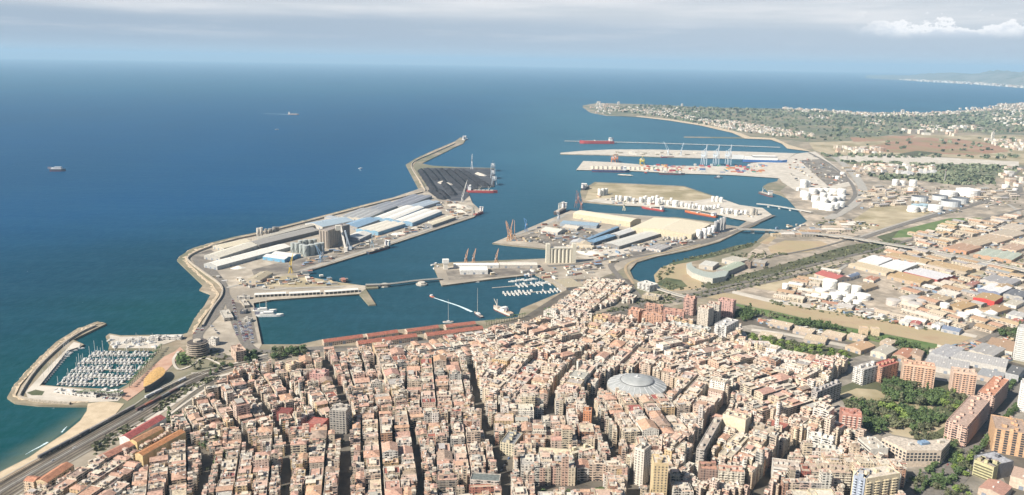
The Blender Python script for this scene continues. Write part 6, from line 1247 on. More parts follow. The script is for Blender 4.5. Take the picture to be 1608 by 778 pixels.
# river side: curved white block, works building with green roof
hero('river_building', 'white blocky building at the bend of the river mouth', 'building', (1001, 443), (1020, 449), 14, dep=26, wall=(.66, .64, .6), roof=(.66, .63, .57), style=.5, huts=2)
hero('river_building', 'low beige depot in front of the white river building', 'building', (1008, 463), (1034, 467), 8, dep=22, wall=(.5, .42, .3), roof=(.5, .44, .36), style=.2, huts=2)
def curved_works():
    pts = [(393, 300), (400, 330), (430, 355), (490, 378), (560, 392), (640, 378), (660, 350)]; inn = [(425, 290), (430, 312), (455, 330), (505, 348), (560, 355), (615, 345), (650, 340)]
    o = [P2(*C6(x, y), LAND + 12) for x, y in pts]; n_ = [P2(*C6(x, y), LAND + 12) for x, y in inn]; c = ctr(o); t = empty('curved_works', (*c, LAND)); tag(t, 'curved pale green roofed works building beside the river hook', 'industrial building')
    poly = o + n_[::-1]; m = MB(); m.walls(poly, LAND, LAND + 12, (.50, .48, .42, 0)); m.build('walls', MF, t, (*c, LAND)); m = MB()
    for i in range(len(o) - 1): m.face([(*o[i], LAND + 12), (*o[i + 1], LAND + 12), (*n_[i + 1], LAND + 12.6), (*n_[i], LAND + 12.6)], (.46, .50, .44, 0))
    m.build('roof', MS, t, (*c, LAND))
curved_works()
shed(C6, (605, 325), (655, 348), (768, 300), 12, (.40, .44, .34), (.3, .28, .26), '', label='grey green roofed hall joined to the curved works', doors=2)
shed(C6, (610, 270), (720, 290), (790, 270), 10, (.50, .46, .38), (.5, .46, .4), '', label='sand roofed hall behind the curved works', flat=True, doors=2)
shed(C6, (480, 300), (560, 318), (600, 290), 9, (.58, .56, .50), (.5, .46, .4), '', label='pale court building inside the curved works', flat=True, doors=1)
hero('works_tower', 'brown square block at the end of the green roofed hall', 'building', C6(762, 285), C6(800, 290), 16, dep=16, wall=(.22, .17, .14), roof=(.3, .26, .2), huts=1)
shed(C6, (815, 285), (890, 298), (905, 280), 8, (.42, .38, .32), (.3, .25, .2), '', label='low brown hall east of the works tower', flat=True, doors=2)
# viaduct over the river and the railway
def viaduct(pts, w, z, name, label, col=(.44, .41, .36), step=38, pier=True, cat='bridge'):
    W0 = smooth_path([P2(x, y, z) for x, y in pts], 6); c = W0[len(W0) // 2]; t = empty(name, (*c, LAND)); tag(t, label, cat)
    m = MB(); L = []; R = []
    for i, p in enumerate(W0):
        a = W0[max(0, i - 1)]; b = W0[min(len(W0) - 1, i + 1)]; d = math.dist(a, b); nx, ny = -(b[1] - a[1]) / d * w / 2, (b[0] - a[0]) / d * w / 2; L.append((p[0] + nx, p[1] + ny)); R.append((p[0] - nx, p[1] - ny))
    for i in range(len(W0) - 1):
        m.face([(*L[i], z), (*R[i], z), (*R[i + 1], z), (*L[i + 1], z)], (.30, .28, .25, 0)); m.face([(*R[i], z - 1.5), (*R[i + 1], z - 1.5), (*R[i + 1], z), (*R[i], z)], (*col, 0)); m.face([(*L[i + 1], z - 1.5), (*L[i], z - 1.5), (*L[i], z), (*L[i + 1], z)], (*col, 0)); m.face([(*L[i + 1], z - 1.5), (*R[i + 1], z - 1.5), (*R[i], z - 1.5), (*L[i], z - 1.5)], (*col, 0))
    m.build('deck', MP_, t, (*c, LAND))
    for s in (L, R):
        m = MB()
        for i in range(len(s) - 1): m.bar((*s[i], z + .6), (*s[i + 1], z + .6), .5, (.6, .57, .5, 0))
        m.build('parapet', MP_, t, (*c, LAND))
    if pier:
        tot = sum(math.dist(W0[i], W0[i + 1]) for i in range(len(W0) - 1)); n = int(tot / step)
        for i in range(1, n): p = w_at(W0, i / n); m = MB(); m.box(p, 2.4, w * .7, -2, z - 1.5, math.atan2(1, .2), (*col, 0)); m.build('pier', MP_, t, (*c, LAND))
viaduct([(1160, 360), (1208, 361.5), (1290, 368), (1340, 374), (1400, 384), (1450, 392), (1520, 406), (1625, 428)], 15, LAND + 9, 'viaduct', 'long low road viaduct over the river and rail corridor')
viaduct([(1188, 320), (1208, 322), (1240, 327), (1275, 333)], 9, LAND + 6, 'road_bridge', 'slim white bridge across the tank farm channel', col=(.62, .60, .56))
viaduct([(574, 447.5), (612, 446), (652, 441), (694, 437.5)], 7, LAND + 3.5, 'harbour_bridge', 'thin dark swing bridge joining the two harbour piers', col=(.22, .16, .13), pier=False)
viaduct([(886, 221.5), (980, 223.5), (1100, 227), (1225, 231.5)], 14, LAND + 3, 'oil_jetty', 'long thin tanker jetty on piles far across the harbour', col=(.5, .5, .5), step=60)
viaduct([(1030, 452), (1060, 462), (1080, 467)], 10, LAND + 4, 'road_bridge', 'short pale bridge at the end of the river water', col=(.5, .46, .4))
for i, (x0, x1, y) in enumerate([(596, 612, 448), (653, 671, 445.5)]):
    a = P2(x0, y); b = P2(x1, y); L = math.dist(a, b); c = ((a[0] + b[0]) / 2, (a[1] + b[1]) / 2); t = empty('bridge_pier', (*c, 0)); tag(t, ('shoreward' if i == 0 else 'seaward') + ' concrete pier island carrying the swing bridge', 'bridge pier')
    m = MB(); m.cyl(c, L * .5, -2, LAND, 8, (.46, .42, .36, 0)); m.build('base', MP_, t, (*c, 0)); m = MB(); m.cyl(c, L * .32, LAND, LAND + 3.2, 8, (.54, .50, .43, 0)); m.build('bearing_block', MP_, t, (*c, 0))
# sea wall crest along the breakwater: one wall, a parapet step behind it
def crest(pts, label, h=4.5, w=3):
    W0 = smooth_path([P2(x, y, LAND + h) for x, y in pts], 3); c = W0[0]; m = MB()
    L, R = [], []
    for i, p in enumerate(W0):
        a = W0[max(0, i - 1)]; b = W0[min(len(W0) - 1, i + 1)]; d = math.dist(a, b) or 1; nx, ny = -(b[1] - a[1]) / d * w / 2, (b[0] - a[0]) / d * w / 2; L.append((p[0] + nx, p[1] + ny)); R.append((p[0] - nx, p[1] - ny))
    z0, z1 = LAND - 1, LAND + h; k = (.46, .40, .32, 0)
    for i in range(len(W0) - 1): m.face([(*L[i], z1), (*R[i], z1), (*R[i + 1], z1), (*L[i + 1], z1)], k); m.face([(*R[i], z0), (*R[i + 1], z0), (*R[i + 1], z1), (*R[i], z1)], k); m.face([(*L[i + 1], z0), (*L[i], z0), (*L[i], z1), (*L[i + 1], z1)], k)
    o = m.build('sea_wall', MR, None, (*c, LAND), weld=True); tag(o, label, 'sea wall')
crest([(318, 510), (334, 482), (348, 462), (346, 446), (322, 428), (298, 410), (295, 403), (310, 394), (340, 383), (372, 374), (405, 367), (480, 348), (534, 334), (586, 320.5), (664, 301)], 'long concrete crest wall of the main breakwater')
crest([(668, 299), (660, 284), (646, 261), (654, 251), (680, 240), (714, 225)], 'outer crest wall beyond the coal yard')
crest([(110, 632), (60, 628), (34, 623), (32, 615), (58, 577), (96, 541), (124, 522), (150, 510)], 'crest wall curving round the marina', h=3.2)

# rows of small workshops filling the industrial quarters between the big halls
def workshops():
    areas = [([(1425, 372), (1500, 350), (1600, 338), (1608, 420), (1520, 402), (1440, 388)], (1450, 392), (1600, 425), 46), ([(1400, 392), (1450, 396), (1520, 412), (1608, 434), (1608, 500), (1560, 520), (1500, 520), (1440, 505), (1420, 470), (1440, 440), (1380, 410)], (1400, 400), (1540, 432), 74),
             ([(1215, 470), (1240, 440), (1290, 425), (1340, 430), (1300, 445), (1290, 478)], (1215, 470), (1320, 489), 14), ([(1350, 300), (1400, 292), (1440, 300), (1420, 322), (1360, 330)], (1350, 320), (1400, 316), 26), ([(1500, 300), (1580, 294), (1600, 310), (1530, 322)], (1500, 310), (1600, 306), 18),
             ([(1320, 265), (1440, 262), (1480, 268), (1430, 276), (1345, 276)], (1330, 268), (1440, 266), 22), ([(1205, 372), (1290, 362), (1320, 350), (1345, 352), (1330, 366), (1260, 372)], (1210, 372), (1300, 372), 22), ([(1330, 490), (1400, 505), (1480, 520), (1470, 512), (1400, 496), (1345, 482)], (1330, 490), (1470, 520), 16)]
    rc = [(.50, .36, .22), (.44, .30, .18), (.58, .50, .40), (.66, .62, .55), (.40, .37, .34), (.54, .44, .32), (.48, .30, .2), (.62, .54, .44), (.36, .34, .33)]
    rn = ['brown', 'ochre brown', 'pale tan', 'whitish', 'grey', 'tan', 'rusty', 'cream', 'dark grey']
    r = random.Random(8)
    for poly, a, b, n in areas:
        A, B = P2(*a), P2(*b); ang = math.atan2(B[1] - A[1], B[0] - A[0]); Wp = ppoly(poly); xs = [p[0] for p in Wp]; ys = [p[1] for p in Wp]; k = 0; tr = 0
        while k < n and tr < n * 80:
            tr += 1; x, y = r.uniform(min(xs), max(xs)), r.uniform(min(ys), max(ys)); w, d = r.uniform(22, 52), r.uniform(14, 28)
            # sit on a common grid so that rows form
            gx = round((x * math.cos(ang) + y * math.sin(ang)) / 30) * 30; gy = round((-x * math.sin(ang) + y * math.cos(ang)) / 34) * 34; x, y = gx * math.cos(ang) - gy * math.sin(ang), gx * math.sin(ang) + gy * math.cos(ang)
            if not inside(x, y, Wp): continue
            q = rect((x, y), w, d, ang)
            if any(inside(p[0], p[1], e) for e in EXCL for p in q + [(x, y)]): continue
            k += 1; i = r.randrange(len(rc)); h = r.uniform(5, 8.5); t = empty('workshop', (x, y, LAND)); t['category'] = 'workshop'; t['group'] = 'small workshops of the industrial plain'; later(t, f'{rn[i]} roofed workshop', x, y)
            m = MB(); m.walls(q, LAND, LAND + h, (*jit((.56, .48, .38), r), .12 + .3 * r.random())); rise = d * .10; A1 = ((q[0][0] + q[3][0]) / 2, (q[0][1] + q[3][1]) / 2, LAND + h + rise); B1 = ((q[1][0] + q[2][0]) / 2, (q[1][1] + q[2][1]) / 2, LAND + h + rise); Z = [(p[0], p[1], LAND + h) for p in q]
            m.face([Z[3], Z[0], A1], (.5, .44, .36, 0)); m.face([Z[1], Z[2], B1], (.5, .44, .36, 0)); m.build('walls', MF, t, (x, y, LAND)); m = MB(); c = (*jit(rc[i], r), 0)
            m.face([Z[0], Z[1], B1, A1], c, [(0, 0), (w, 0), (w, d / 2), (0, d / 2)]); m.face([Z[2], Z[3], A1, B1], c, [(0, 0), (w, 0), (w, d / 2), (0, d / 2)]); m.build('roof', MS, t, (x, y, LAND)); adopt(inset(q, -1.5))
workshops()
# ================================================================== ships
def hullshape(L, Bm, H, n=9, bow=.22, stern=.08, flare=1.15, z0=-.6):
    """ring of stations from stern (x=-L/2) to bow (x=L/2): (x, half breadth at keel, half breadth at deck, deck height)"""
    st = []
    for i in range(n):
        t = i / (n - 1); x = -L / 2 + L * t; w = 1.0
        if t > 1 - bow: w = max(.03, 1 - ((t - (1 - bow)) / bow) ** 1.8)
        if t < stern: w = .72 + .28 * t / stern
        st.append((x, w * Bm / 2 / flare, w * Bm / 2, H * (1 + (.18 * max(0, (t - .75) / .25) ** 2))))
    return st
def ship(px, py, L, Bm, H, ang_px=None, ang=None, hull=(.3, .05, .05), deck=(.35, .16, .12), boot=(.25, .05, .04), label='', house=(.74, .72, .68), house_at=-.40, house_len=.09, house_h=16, masts=(), hatches=0, pipes=False, extra=None, cat='ship', name='cargo_ship', flat_top=None, boom=None, group=None, funnel=(.2, .2, .25)):
    p = P2(px, py, 0)
    if ang_px: a, b = P2(*ang_px[0], 0), P2(*ang_px[1], 0); ang = math.atan2(b[1] - a[1], b[0] - a[0])
    t = empty(name, (p[0], p[1], 0), ang); tag(t, label, cat, group)
    st = hullshape(L, Bm, H); m = MB(); dk = MB()
    for i in range(len(st) - 1):
        x0, k0, d0, h0 = st[i]; x1, k1, d1, h1 = st[i + 1]; wl = 2.2 if H > 5 else .3
        for s in (1, -1):
            q = [(x0, s * k0, -.6), (x1, s * k1, -.6), (x1, s * (k1 + d1) / 2, wl), (x0, s * (k0 + d0) / 2, wl)]; q2 = [(x0, s * (k0 + d0) / 2, wl), (x1, s * (k1 + d1) / 2, wl), (x1, s * d1, h1), (x0, s * d0, h0)]
            m.face(q if s < 0 else q[::-1], (*boot, 0)); m.face(q2 if s < 0 else q2[::-1], (*hull, 0))
        dk.face([(x0, -d0, h0 - .02 * H), (x1, -d1, h1 - .02 * H), (x1, d1, h1 - .02 * H), (x0, d0, h0 - .02 * H)], (*deck, 0))
    x0, k0, d0, h0 = st[0]; m.face([(x0, -k0, -.6), (x0, -d0, h0), (x0, d0, h0), (x0, k0, -.6)], (*hull, 0)); x0, k0, d0, h0 = st[-1]; m.face([(x0, -k0, -.6), (x0, k0, -.6), (x0, d0, h0), (x0, -d0, h0)], (*hull, 0))
    m.build('hull', MP_, t); dk.build('deck', MP_, t)
    hx = house_at * L; hl = max(house_len * L, 2)
    if house_h:
        m = MB(); m.box((hx, 0), hl, Bm * .86, H, H + house_h * .7, 0, (*house, 0)); m.box((hx + hl * .1, 0), hl * .7, Bm * .98, H + house_h * .7, H + house_h, 0, (*house, 0)); bh = m.build('bridge_house', MP_, t)
        m = MB(); m.box((hx + hl * .1, 0), hl * .74, Bm * 1.0, H + house_h * .80, H + house_h * .90, 0, (.06, .07, .09, 0)); m.build('window_band', MP_, bh)
        m = MB(); m.box((hx - hl * .7, 0), hl * .35, Bm * .2, H, H + house_h * 1.05, 0, (*funnel, 0)); m.build('funnel', MP_, t)
    for i in range(hatches):
        x = -.30 * L + (i + .5) * .68 * L / hatches; m = MB(); m.box((x, 0), .52 * L / hatches, Bm * .6, H * .98, H + 2.2, 0, (*(flat_top or (.45, .40, .34)), 0)); m.build('hatch_cover', MP_, t)
    for x, hh in masts:
        m = MB(); yw = cat == 'yacht'; m.bar((x * L, 0, H), (x * L, 0, H + hh), .55 if yw else 1.3, (.68, .64, .56, 0), .3 if yw else .8)
        if not yw: m.bar((x * L, 0, H + 3), (x * L + hh * .55, Bm * .1, H + hh * .92), .8, (.68, .62, .5, 0))
        m.build('mast' if yw else 'mast_crane', MP_, t)
    if pipes:
        m = MB(); m.box((.02 * L, 0), .62 * L, Bm * .12, H, H + 1.6, 0, (.5, .38, .32, 0)); m.build('deck_pipes', MP_, t); m = MB(); m.box((.06 * L, 0), 6, Bm * .9, H, H + 4, 0, (.6, .58, .52, 0)); m.build('manifold', MP_, t)
    if boom: m = MB(); m.bar((boom[0] * L, 0, H), (boom[1] * L, 0, H + boom[2]), 1.6, (.66, .64, .6, 0)); m.build('boom', MP_, t)
    return t
RED = (.42, .07, .07); NAV = (.05, .07, .16); BLK = (.05, .055, .07)
ship(937, 226, 205, 34, 17, ang_px=((966, 226), (908, 225.5)), hull=RED, deck=(.45, .14, .12), label='large red tanker alongside the thin far jetty', pipes=True, house_h=19, cat='ship', name='tanker_ship')
ship(757, 303, 112, 20, 9, ang_px=((734, 301), (777, 302)), hull=RED, deck=(.40, .12, .1), label='red hulled bulk ship berthed under the coal yard', house_h=18, hatches=5, masts=((-.1, 16), (.2, 16)), name='bulk_ship')
ship(752, 337, 62, 13, 7, ang_px=((741, 341), (761, 333)), hull=(.4, .09, .09), deck=(.35, .15, .12), label='short red ship with white bridge at the gravel quay', house_h=14, hatches=3, house_at=.32, name='cargo_ship')
ship(1201, 255.6, 215, 32, 14, ang_px=((1168, 253.5), (1235, 255)), hull=(.06, .16, .40), deck=(.66, .64, .6), label='long blue and white car ferry at the inner end of the outer quay', house=(.76, .75, .72), house_at=-.1, house_len=.74, house_h=20, name='ferry_ship', funnel=(.76, .75, .72))
ship(959, 270.5, 165, 26, 10, ang_px=((930, 270), (987, 271)), hull=NAV, deck=(.34, .22, .18), label='navy bulk carrier moored before the row of pale coverings', hatches=6, house_h=16, house_at=.36, name='bulk_ship')
ship(1048, 248, 70, 12, 6, ang_px=((1036, 248), (1060, 248)), hull=(.26, .07, .09), deck=(.3, .2, .18), label='small maroon ship below the twin leaning cranes', hatches=3, house_h=9, name='cargo_ship')
ship(1055, 274.5, 110, 18, 7, ang_px=((1037, 274), (1074, 275)), hull=BLK, deck=(.3, .26, .22), label='black coaster at the container quay', hatches=4, house_h=12, house_at=.3, name='cargo_ship')
ship(1128, 280, 36, 10, 4, ang=.1, hull=(.06, .08, .12), deck=(.2, .2, .2), label='dark harbour tug beyond the white tanks', house_h=6, house_at=0, house_len=.3, name='tug_boat', cat='boat')
ship(918, 297, 100, 20, 10, ang_px=((915, 303), (925, 290)), hull=(.06, .06, .07), deck=(.5, .48, .44), label='white topped freighter at the head of the tank island', house=(.72, .7, .66), house_len=.28, house_at=-.25, house_h=14, hatches=3, name='cargo_ship')
ship(880, 334, 92, 18, 9, ang_px=((866, 341), (895, 327)), hull=(.07, .06, .06), deck=(.3, .24, .2), label='black bulk carrier with four raised deck cranes', hatches=4, masts=((-.22, 24), (-.06, 24), (.1, 24), (.26, 24)), house_at=.38, house_h=18, name='bulk_ship')
ship(1025, 330, 85, 16, 6, ang_px=((1046, 333), (1004, 326.5)), hull=RED, deck=(.44, .18, .13), label='red tanker lying inside the tank farm channel', pipes=True, house_h=11, name='tanker_ship')
ship(1100, 338, 120, 19, 6, ang_px=((1131, 344), (1069, 333)), hull=(.56, .16, .06), deck=(.56, .20, .08), label='long orange tanker lying inside the tank farm channel', pipes=True, house_h=9, name='tanker_ship')
ship(1203, 307, 90, 17, 7, ang_px=((1187, 303), (1216, 312)), hull=(.12, .12, .12), deck=(.42, .36, .3), label='grey freighter at the knuckle of the mainland quay', hatches=3, house_h=14, house_at=.3, masts=((-.3, 18),), name='cargo_ship')
ship(595, 394, 88, 14, 6, ang_px=((577, 400), (612, 389)), hull=(.05, .06, .09), deck=(.3, .25, .2), label='dark coaster with white bridge below the conveyor legs', hatches=3, house_h=14, house_at=.40, name='cargo_ship')
ship(91, 269, 60, 16, 9, ang=.12, hull=(.05, .06, .09), deck=(.4, .4, .4), label='dark hulled boxy ship alone on the open sea, nearer one', house=(.66, .66, .66), house_at=-.05, house_len=.66, house_h=8, name='cargo_ship')
ship(461, 180.5, 92, 16, 7, ang=-.05, hull=(.5, .42, .36), deck=(.6, .56, .5), label='pale small ship with wake far out on the open sea', hatches=2, house_h=16, name='cargo_ship')
ship(435, 204, 26, 8, 3, ang=.6, hull=(.7, .7, .68), deck=(.7, .7, .68), label='tiny white boat between the two ships at sea', house_h=4, house_at=0, name='boat', cat='boat')
ship(566, 265, 20, 6, 2, ang=.9, hull=(.75, .75, .75), deck=(.7, .7, .68), label='tiny speedboat before the main breakwater', house_h=2, house_at=0, name='boat', cat='boat')
ship(730, 220, 90, 22, 6, ang_px=((712, 226), (736, 216)), hull=(.62, .62, .6), deck=(.66, .64, .6), label='pale work barge at the tip of the outer breakwater', house_h=18, house_at=-.1, house_len=.3, masts=((.2, 20),), name='work_barge')
ship(424, 497, 50, 9, 4, ang_px=((402, 497), (442, 496)), hull=(.76, .75, .72), deck=(.74, .72, .66), boot=(.3, .3, .35), label='nearer long white yacht at the basin corner', house_h=5, house_at=-.1, house_len=.5, masts=((-.1, 40),), name='motor_yacht', cat='yacht')
ship(416, 490, 44, 8, 4, ang_px=((400, 491), (434, 490)), hull=(.76, .75, .72), deck=(.74, .72, .66), boot=(.3, .3, .35), label='farther white yacht with tall masts at the basin corner', house_h=4, house_at=-.1, house_len=.4, masts=((.05, 42), (-.2, 36)), name='sailing_yacht', cat='yacht')
ship(789, 491, 60, 13, 6, ang_px=((808, 500), (768, 482)), hull=(.66, .62, .55), deck=(.50, .38, .28), boot=(.2, .08, .07), label='old pale cargo vessel with tan deck moored at the town quay', house_h=6, house_at=-.1, house_len=.2, hatches=3, masts=((.3, 16),), name='museum_ship', cat='ship')
ship(751, 496, 34, 7, 3, ang_px=((762, 503), (741, 489)), hull=(.06, .06, .08), deck=(.42, .36, .3), label='dark hulled sailing yacht with one very tall mast by the palm quay', house_h=2, house_at=0, house_len=.3, masts=((.1, 50),), name='sailing_yacht', cat='yacht')
ship(704, 507, 20, 5, 2.4, ang=.1, hull=(.7, .7, .68), deck=(.5, .4, .3), label='white sailing yacht with tall mast behind the red quay sheds', house_h=1, house_at=0, house_len=.3, masts=((0, 42),), name='sailing_yacht', cat='yacht')
ship(678, 466.5, 14, 5, 2, ang_px=((690, 471), (672, 463)), hull=(.62, .18, .10), deck=(.55, .24, .16), label='orange pilot boat speeding across the inner basin', house_h=2.5, house_at=.05, house_len=.35, name='pilot_boat', cat='boat')
for x, y, a, lb in ((686, 422, .8, 'white trawler moored at the mid pier corner'), (683, 417, .5, 'second white trawler beside the control tower'), (892, 472, .1, 'lone white launch off the stone slipway')): ship(x, y, 20, 6, 3, ang=a, hull=(.72, .7, .66), deck=(.6, .58, .54), label=lb, house_h=3, house_at=.1, house_len=.3, name='fishing_boat', cat='boat')
# foam left behind moving boats and on the beach
FOAM = mat_noise('sea foam', (.34, .52, .58), (.74, .80, .80), .25, 6)
def wake(pts, w0, w1):
    W0 = smooth_path([P2(x, y, .06) for x, y in pts], 6); n = len(W0); L = []; R = []; rnd = random.Random(2)
    for i, p in enumerate(W0):
        a = W0[max(0, i - 1)]; b = W0[min(n - 1, i + 1)]; d = math.dist(a, b); w = (w0 + (w1 - w0) * i / n) / 2 * rnd.uniform(.8, 1.2); nx, ny = -(b[1] - a[1]) / d * w, (b[0] - a[0]) / d * w; L.append((p[0] + nx, p[1] + ny, .06)); R.append((p[0] - nx, p[1] - ny, .06))
    me = bpy.data.meshes.new('wake'); me.from_pydata(L + R, [], [(i, i + n, i + n + 1, i + 1) for i in range(n - 1)]); me.materials.append(FOAM); o = bpy.data.objects.new('foam_wake', me); C.objects.link(o); o['kind'] = 'structure'
wake([(679, 467), (700, 474), (721, 481), (741, 490)], 3, 6)
wake([(455, 180), (440, 179.5), (410, 178.5)], 22, 4); wake([(566, 265.5), (565, 267), (567, 269)], 1.5, .8)
wake([(40, 714), (52, 707), (62, 702), (75, 694.5)], .5, 3.2); wake([(97, 679), (101, 674), (105, 670)], 2.2, .6)
# ================================================================== the marina: pontoons and boats
PONT = mat_noise('pontoon planks', (.42, .36, .28), (.5, .44, .36), .4, 3)
def proto_motor(L, col=(.66, .65, .62)):
    m = MB(); b = L * .32; st = hullshape(L, b, 1.5, n=6, bow=.45)
    for i in range(len(st) - 1):
        x0, k0, d0, h0 = st[i]; x1, k1, d1, h1 = st[i + 1]
        for s in (1, -1):
            q = [(x0, s * k0, -.2), (x1, s * k1, -.2), (x1, s * d1, h1), (x0, s * d0, h0)]; m.face(q if s < 0 else q[::-1], (*col, 0))
        m.face([(x0, -d0, h0), (x1, -d1, h1), (x1, d1, h1), (x0, d0, h0)], (.58, .56, .52, 0))
    m.face([(st[0][0], -st[0][1], -.2), (st[0][0], -st[0][2], 1.5), (st[0][0], st[0][2], 1.5), (st[0][0], st[0][1], -.2)], (*col, 0)); return m
def boat(px, py, ang, L, sail, desc, grp, world=None):
    p = world or P2(px, py, 0); key = (round(L), sail)
    if key not in BP:
        t = empty('sailing_boat' if sail else 'motor_boat', (0, 0, 0)); t['category'] = 'boat'; t['group'] = grp
        h = proto_motor(L).build('hull', MP_, t)
        m = MB(); m.box((-.04 * L, 0), L * .34, L * .2, 1.5, 1.5 + (1.0 if sail else 1.7), 0, (.62, .61, .58, 0)); m.build('cabin', MP_, t)
        if sail: m = MB(); m.bar((.06 * L, 0, 1.4), (.06 * L, 0, 1.4 + L * 1.35), .34, (.72, .70, .66, 0)); m.build('mast', MP_, t); m = MB(); m.bar((.06 * L, 0, 2.9), (-.36 * L, 0, 2.9), .5, (.12, .2, .36, 0)); m.build('boom', MP_, t)
        else: m = MB(); m.box((.07 * L, 0), L * .12, L * .19, 1.6, 2.6, 0, (.1, .12, .15, 0)); m.build('windscreen', MP_, t)
        BP[key] = t; KIDS[t.name] = list(t.children); o = t
    else: o = copy_tree(BP[key], KIDS)
    o.location = (p[0], p[1], 0); o.rotation_euler = (0, 0, ang); o['group'] = grp; later(o, desc, *p); return o
BP = {}; KIDS = {}
K1 = K(0, 480, 2.61)
LM.extend([(f"the {ORD[i]} marina pontoon", *P2(*K1((a + b) / 2, (c + d) / 2), 0)) for i, (a, c, b, d) in enumerate([(240, 318, 520, 322), (268, 294, 550, 296), (298, 264, 590, 264), (328, 232, 615, 232), (370, 202, 640, 200)])])
rb = random.Random(4)
def pontoon(a, b, w, name, label):
    ax, ay = a; bx, by = b; L = math.dist(a, b); m = MB(); m.box(((ax + bx) / 2, (ay + by) / 2), L, w, .1, .8, math.atan2(by - ay, bx - ax), (.5, .45, .38, 0)); o = m.build(name, MR, None, (ax, ay, 0)); tag(o, label, 'pontoon', 'marina pontoons')
for i, (x0, y0, x1, y1) in enumerate([(240, 318, 520, 322), (268, 294, 550, 296), (298, 264, 590, 264), (328, 232, 615, 232), (370, 202, 640, 200)]):
    a, b = P2(*K1(x0, y0), 0), P2(*K1(x1, y1), 0); pontoon(a, b, 2.4, 'pontoon', f'{ORD[i]} floating walkway of the marina counted from the cafes'); L = math.dist(a, b); u = ((b[0] - a[0]) / L, (b[1] - a[1]) / L); n = (-u[1], u[0]); n_ = int(L / 6.2)
    for k in range(n_):
        for s in (1, -1):
            if rb.random() < .06: continue
            LL = rb.choice([9, 10, 12, 12, 14]); sl = rb.random() < .5; t = (k + .5) / n_ * L; o = s * (1.8 + LL / 2)
            boat(0, 0, math.atan2(n[1] * s, n[0] * s) + rb.uniform(-.04, .04), LL, sl, 'white sailing boat' if sl else 'white motor boat', 'boats berthed in the marina', (a[0] + u[0] * t + n[0] * o, a[1] + u[1] * t + n[1] * o))
for k in range(17):      # along the inner quay of the breakwater
    x = 160 + (272 - 160) * k / 16; y = 318 + (188 - 318) * k / 16; boat(*K1(x + 12, y), .25, rb.choice([12, 14, 17]) if k > 12 else 12, rb.random() < .3, 'boat moored stern-to on the marina breakwater', 'boats along the marina breakwater')
for x, y, L in ((290, 186, 22), (322, 178, 20), (272, 200, 17)): boat(*K1(x, y), .1, L, False, 'large motor yacht by the marina entrance', 'yachts at the marina entrance')
for k in range(26):      # boatyard, laid up ashore
    x, y = 452 + rb.uniform(0, 190), 145 + rb.uniform(0, 30); o = boat(*K1(x, y), rb.uniform(0, 3.1), rb.choice([9, 10, 12]), rb.random() < .4, 'white boat laid up ashore in the boatyard', 'boats ashore in the boatyard'); p = P2(*K1(x, y)); o.location = (p[0], p[1], LAND + .4)
for i, (x0, y0, x1, y1) in enumerate([(640, 380, 1000, 352), (700, 415, 1045, 395)]):
    a, b = P2(*C9(x0, y0), 0), P2(*C9(x1, y1), 0); pontoon(a, b, 3, 'pontoon', ('farther' if i == 0 else 'nearer') + ' pontoon of the fishing basin beside the fish market'); L = math.dist(a, b); u = ((b[0] - a[0]) / L, (b[1] - a[1]) / L); n = (-u[1], u[0]); n_ = int(L / 8.5)
    for k in range(n_):
        for s in (1, -1):
            if (i == 0 and k < 6) or rb.random() < .15: continue
            LL = rb.choice([10, 12, 14, 17]); t = (k + .5) / n_ * L; o = s * (2 + LL / 2 if i else 2 + LL / 2.2)
            boat(0, 0, math.atan2(n[1] * s, n[0] * s) + rb.uniform(-.08, .08), LL, rb.random() < .2, 'fishing boat at the market pontoons', 'fishing boats of the inner basin', (a[0] + u[0] * t + n[0] * o, a[1] + u[1] * t + n[1] * o))
for x, y in ((760, 345), (790, 340), (820, 335), (850, 338), (880, 330), (940, 356), (920, 352), (960, 350), (1160, 342), (540, 345)): boat(*C9(x, y), rb.uniform(-.3, .4), 20, False, 'trawler lying against the mid pier', 'trawlers along the mid pier')
# ================================================================== cranes
def jib_crane(px, py, h, reach, col, label, ang=.5, K_=None, jib_up=.75, base=8):
    p = P2(*(K_(px, py) if K_ else (px, py))); t = empty('harbour_crane', (*p, LAND), ang); tag(t, label, 'crane'); c = (*col, 0); k = base / 2
    m = MB()
    for x, y in ((-k, -k), (k, -k), (k, k), (-k, k)): m.bar((x, y, 0), (x * .45, y * .45, h * .38), 1.0, c)
    m.build('portal', MP_, t); m = MB(); m.box((0, 0), base * .7, base * .6, h * .38, h * .52, 0, c); m.build('cab', MP_, t)
    m = MB(); m.bar((0, 0, h * .5), (-base * .3, 0, h * .85), 1.5, c); m.build('mast', MP_, t)
    m = MB(); tip = (reach, 0, h * .5 + reach * jib_up * 1.4); m.bar((base * .3, 0, h * .5), tip, 1.15, c, .7); m.build('jib', MP_, t); m = MB(); m.bar((-base * .3, 0, h * .85), tip, .6, c); m.build('stay', MP_, t)
    m = MB(); m.box((-base * .5, 0), base * .4, base * .4, h * .5, h * .62, 0, (.3, .3, .3, 0)); m.build('counterweight', MP_, t)
ORA = (.50, .27, .14); LB = (.42, .52, .60)
jib_crane(308, 560, 30, 20, (.60, .42, .06), 'yellow portal crane on the broad empty quay', 1.5, C7, .9)
jib_crane(498, 492, 28, 20, (.20, .30, .42), 'blue grey portal crane beside the corrugated silos', 2.4, C7, .9)
jib_crane(822, 398, 34, 18, (.30, .42, .50), 'pale blue portal crane above the dark coaster', 1.7, C7, 1)
for i, x in enumerate((488, 532, 664)): jib_crane(x, 240, 26, 14, (.5, .28, .16), f'{ORD[i]} rust coloured crane behind the mid pier sheds', 1.2, C9, 1.1)
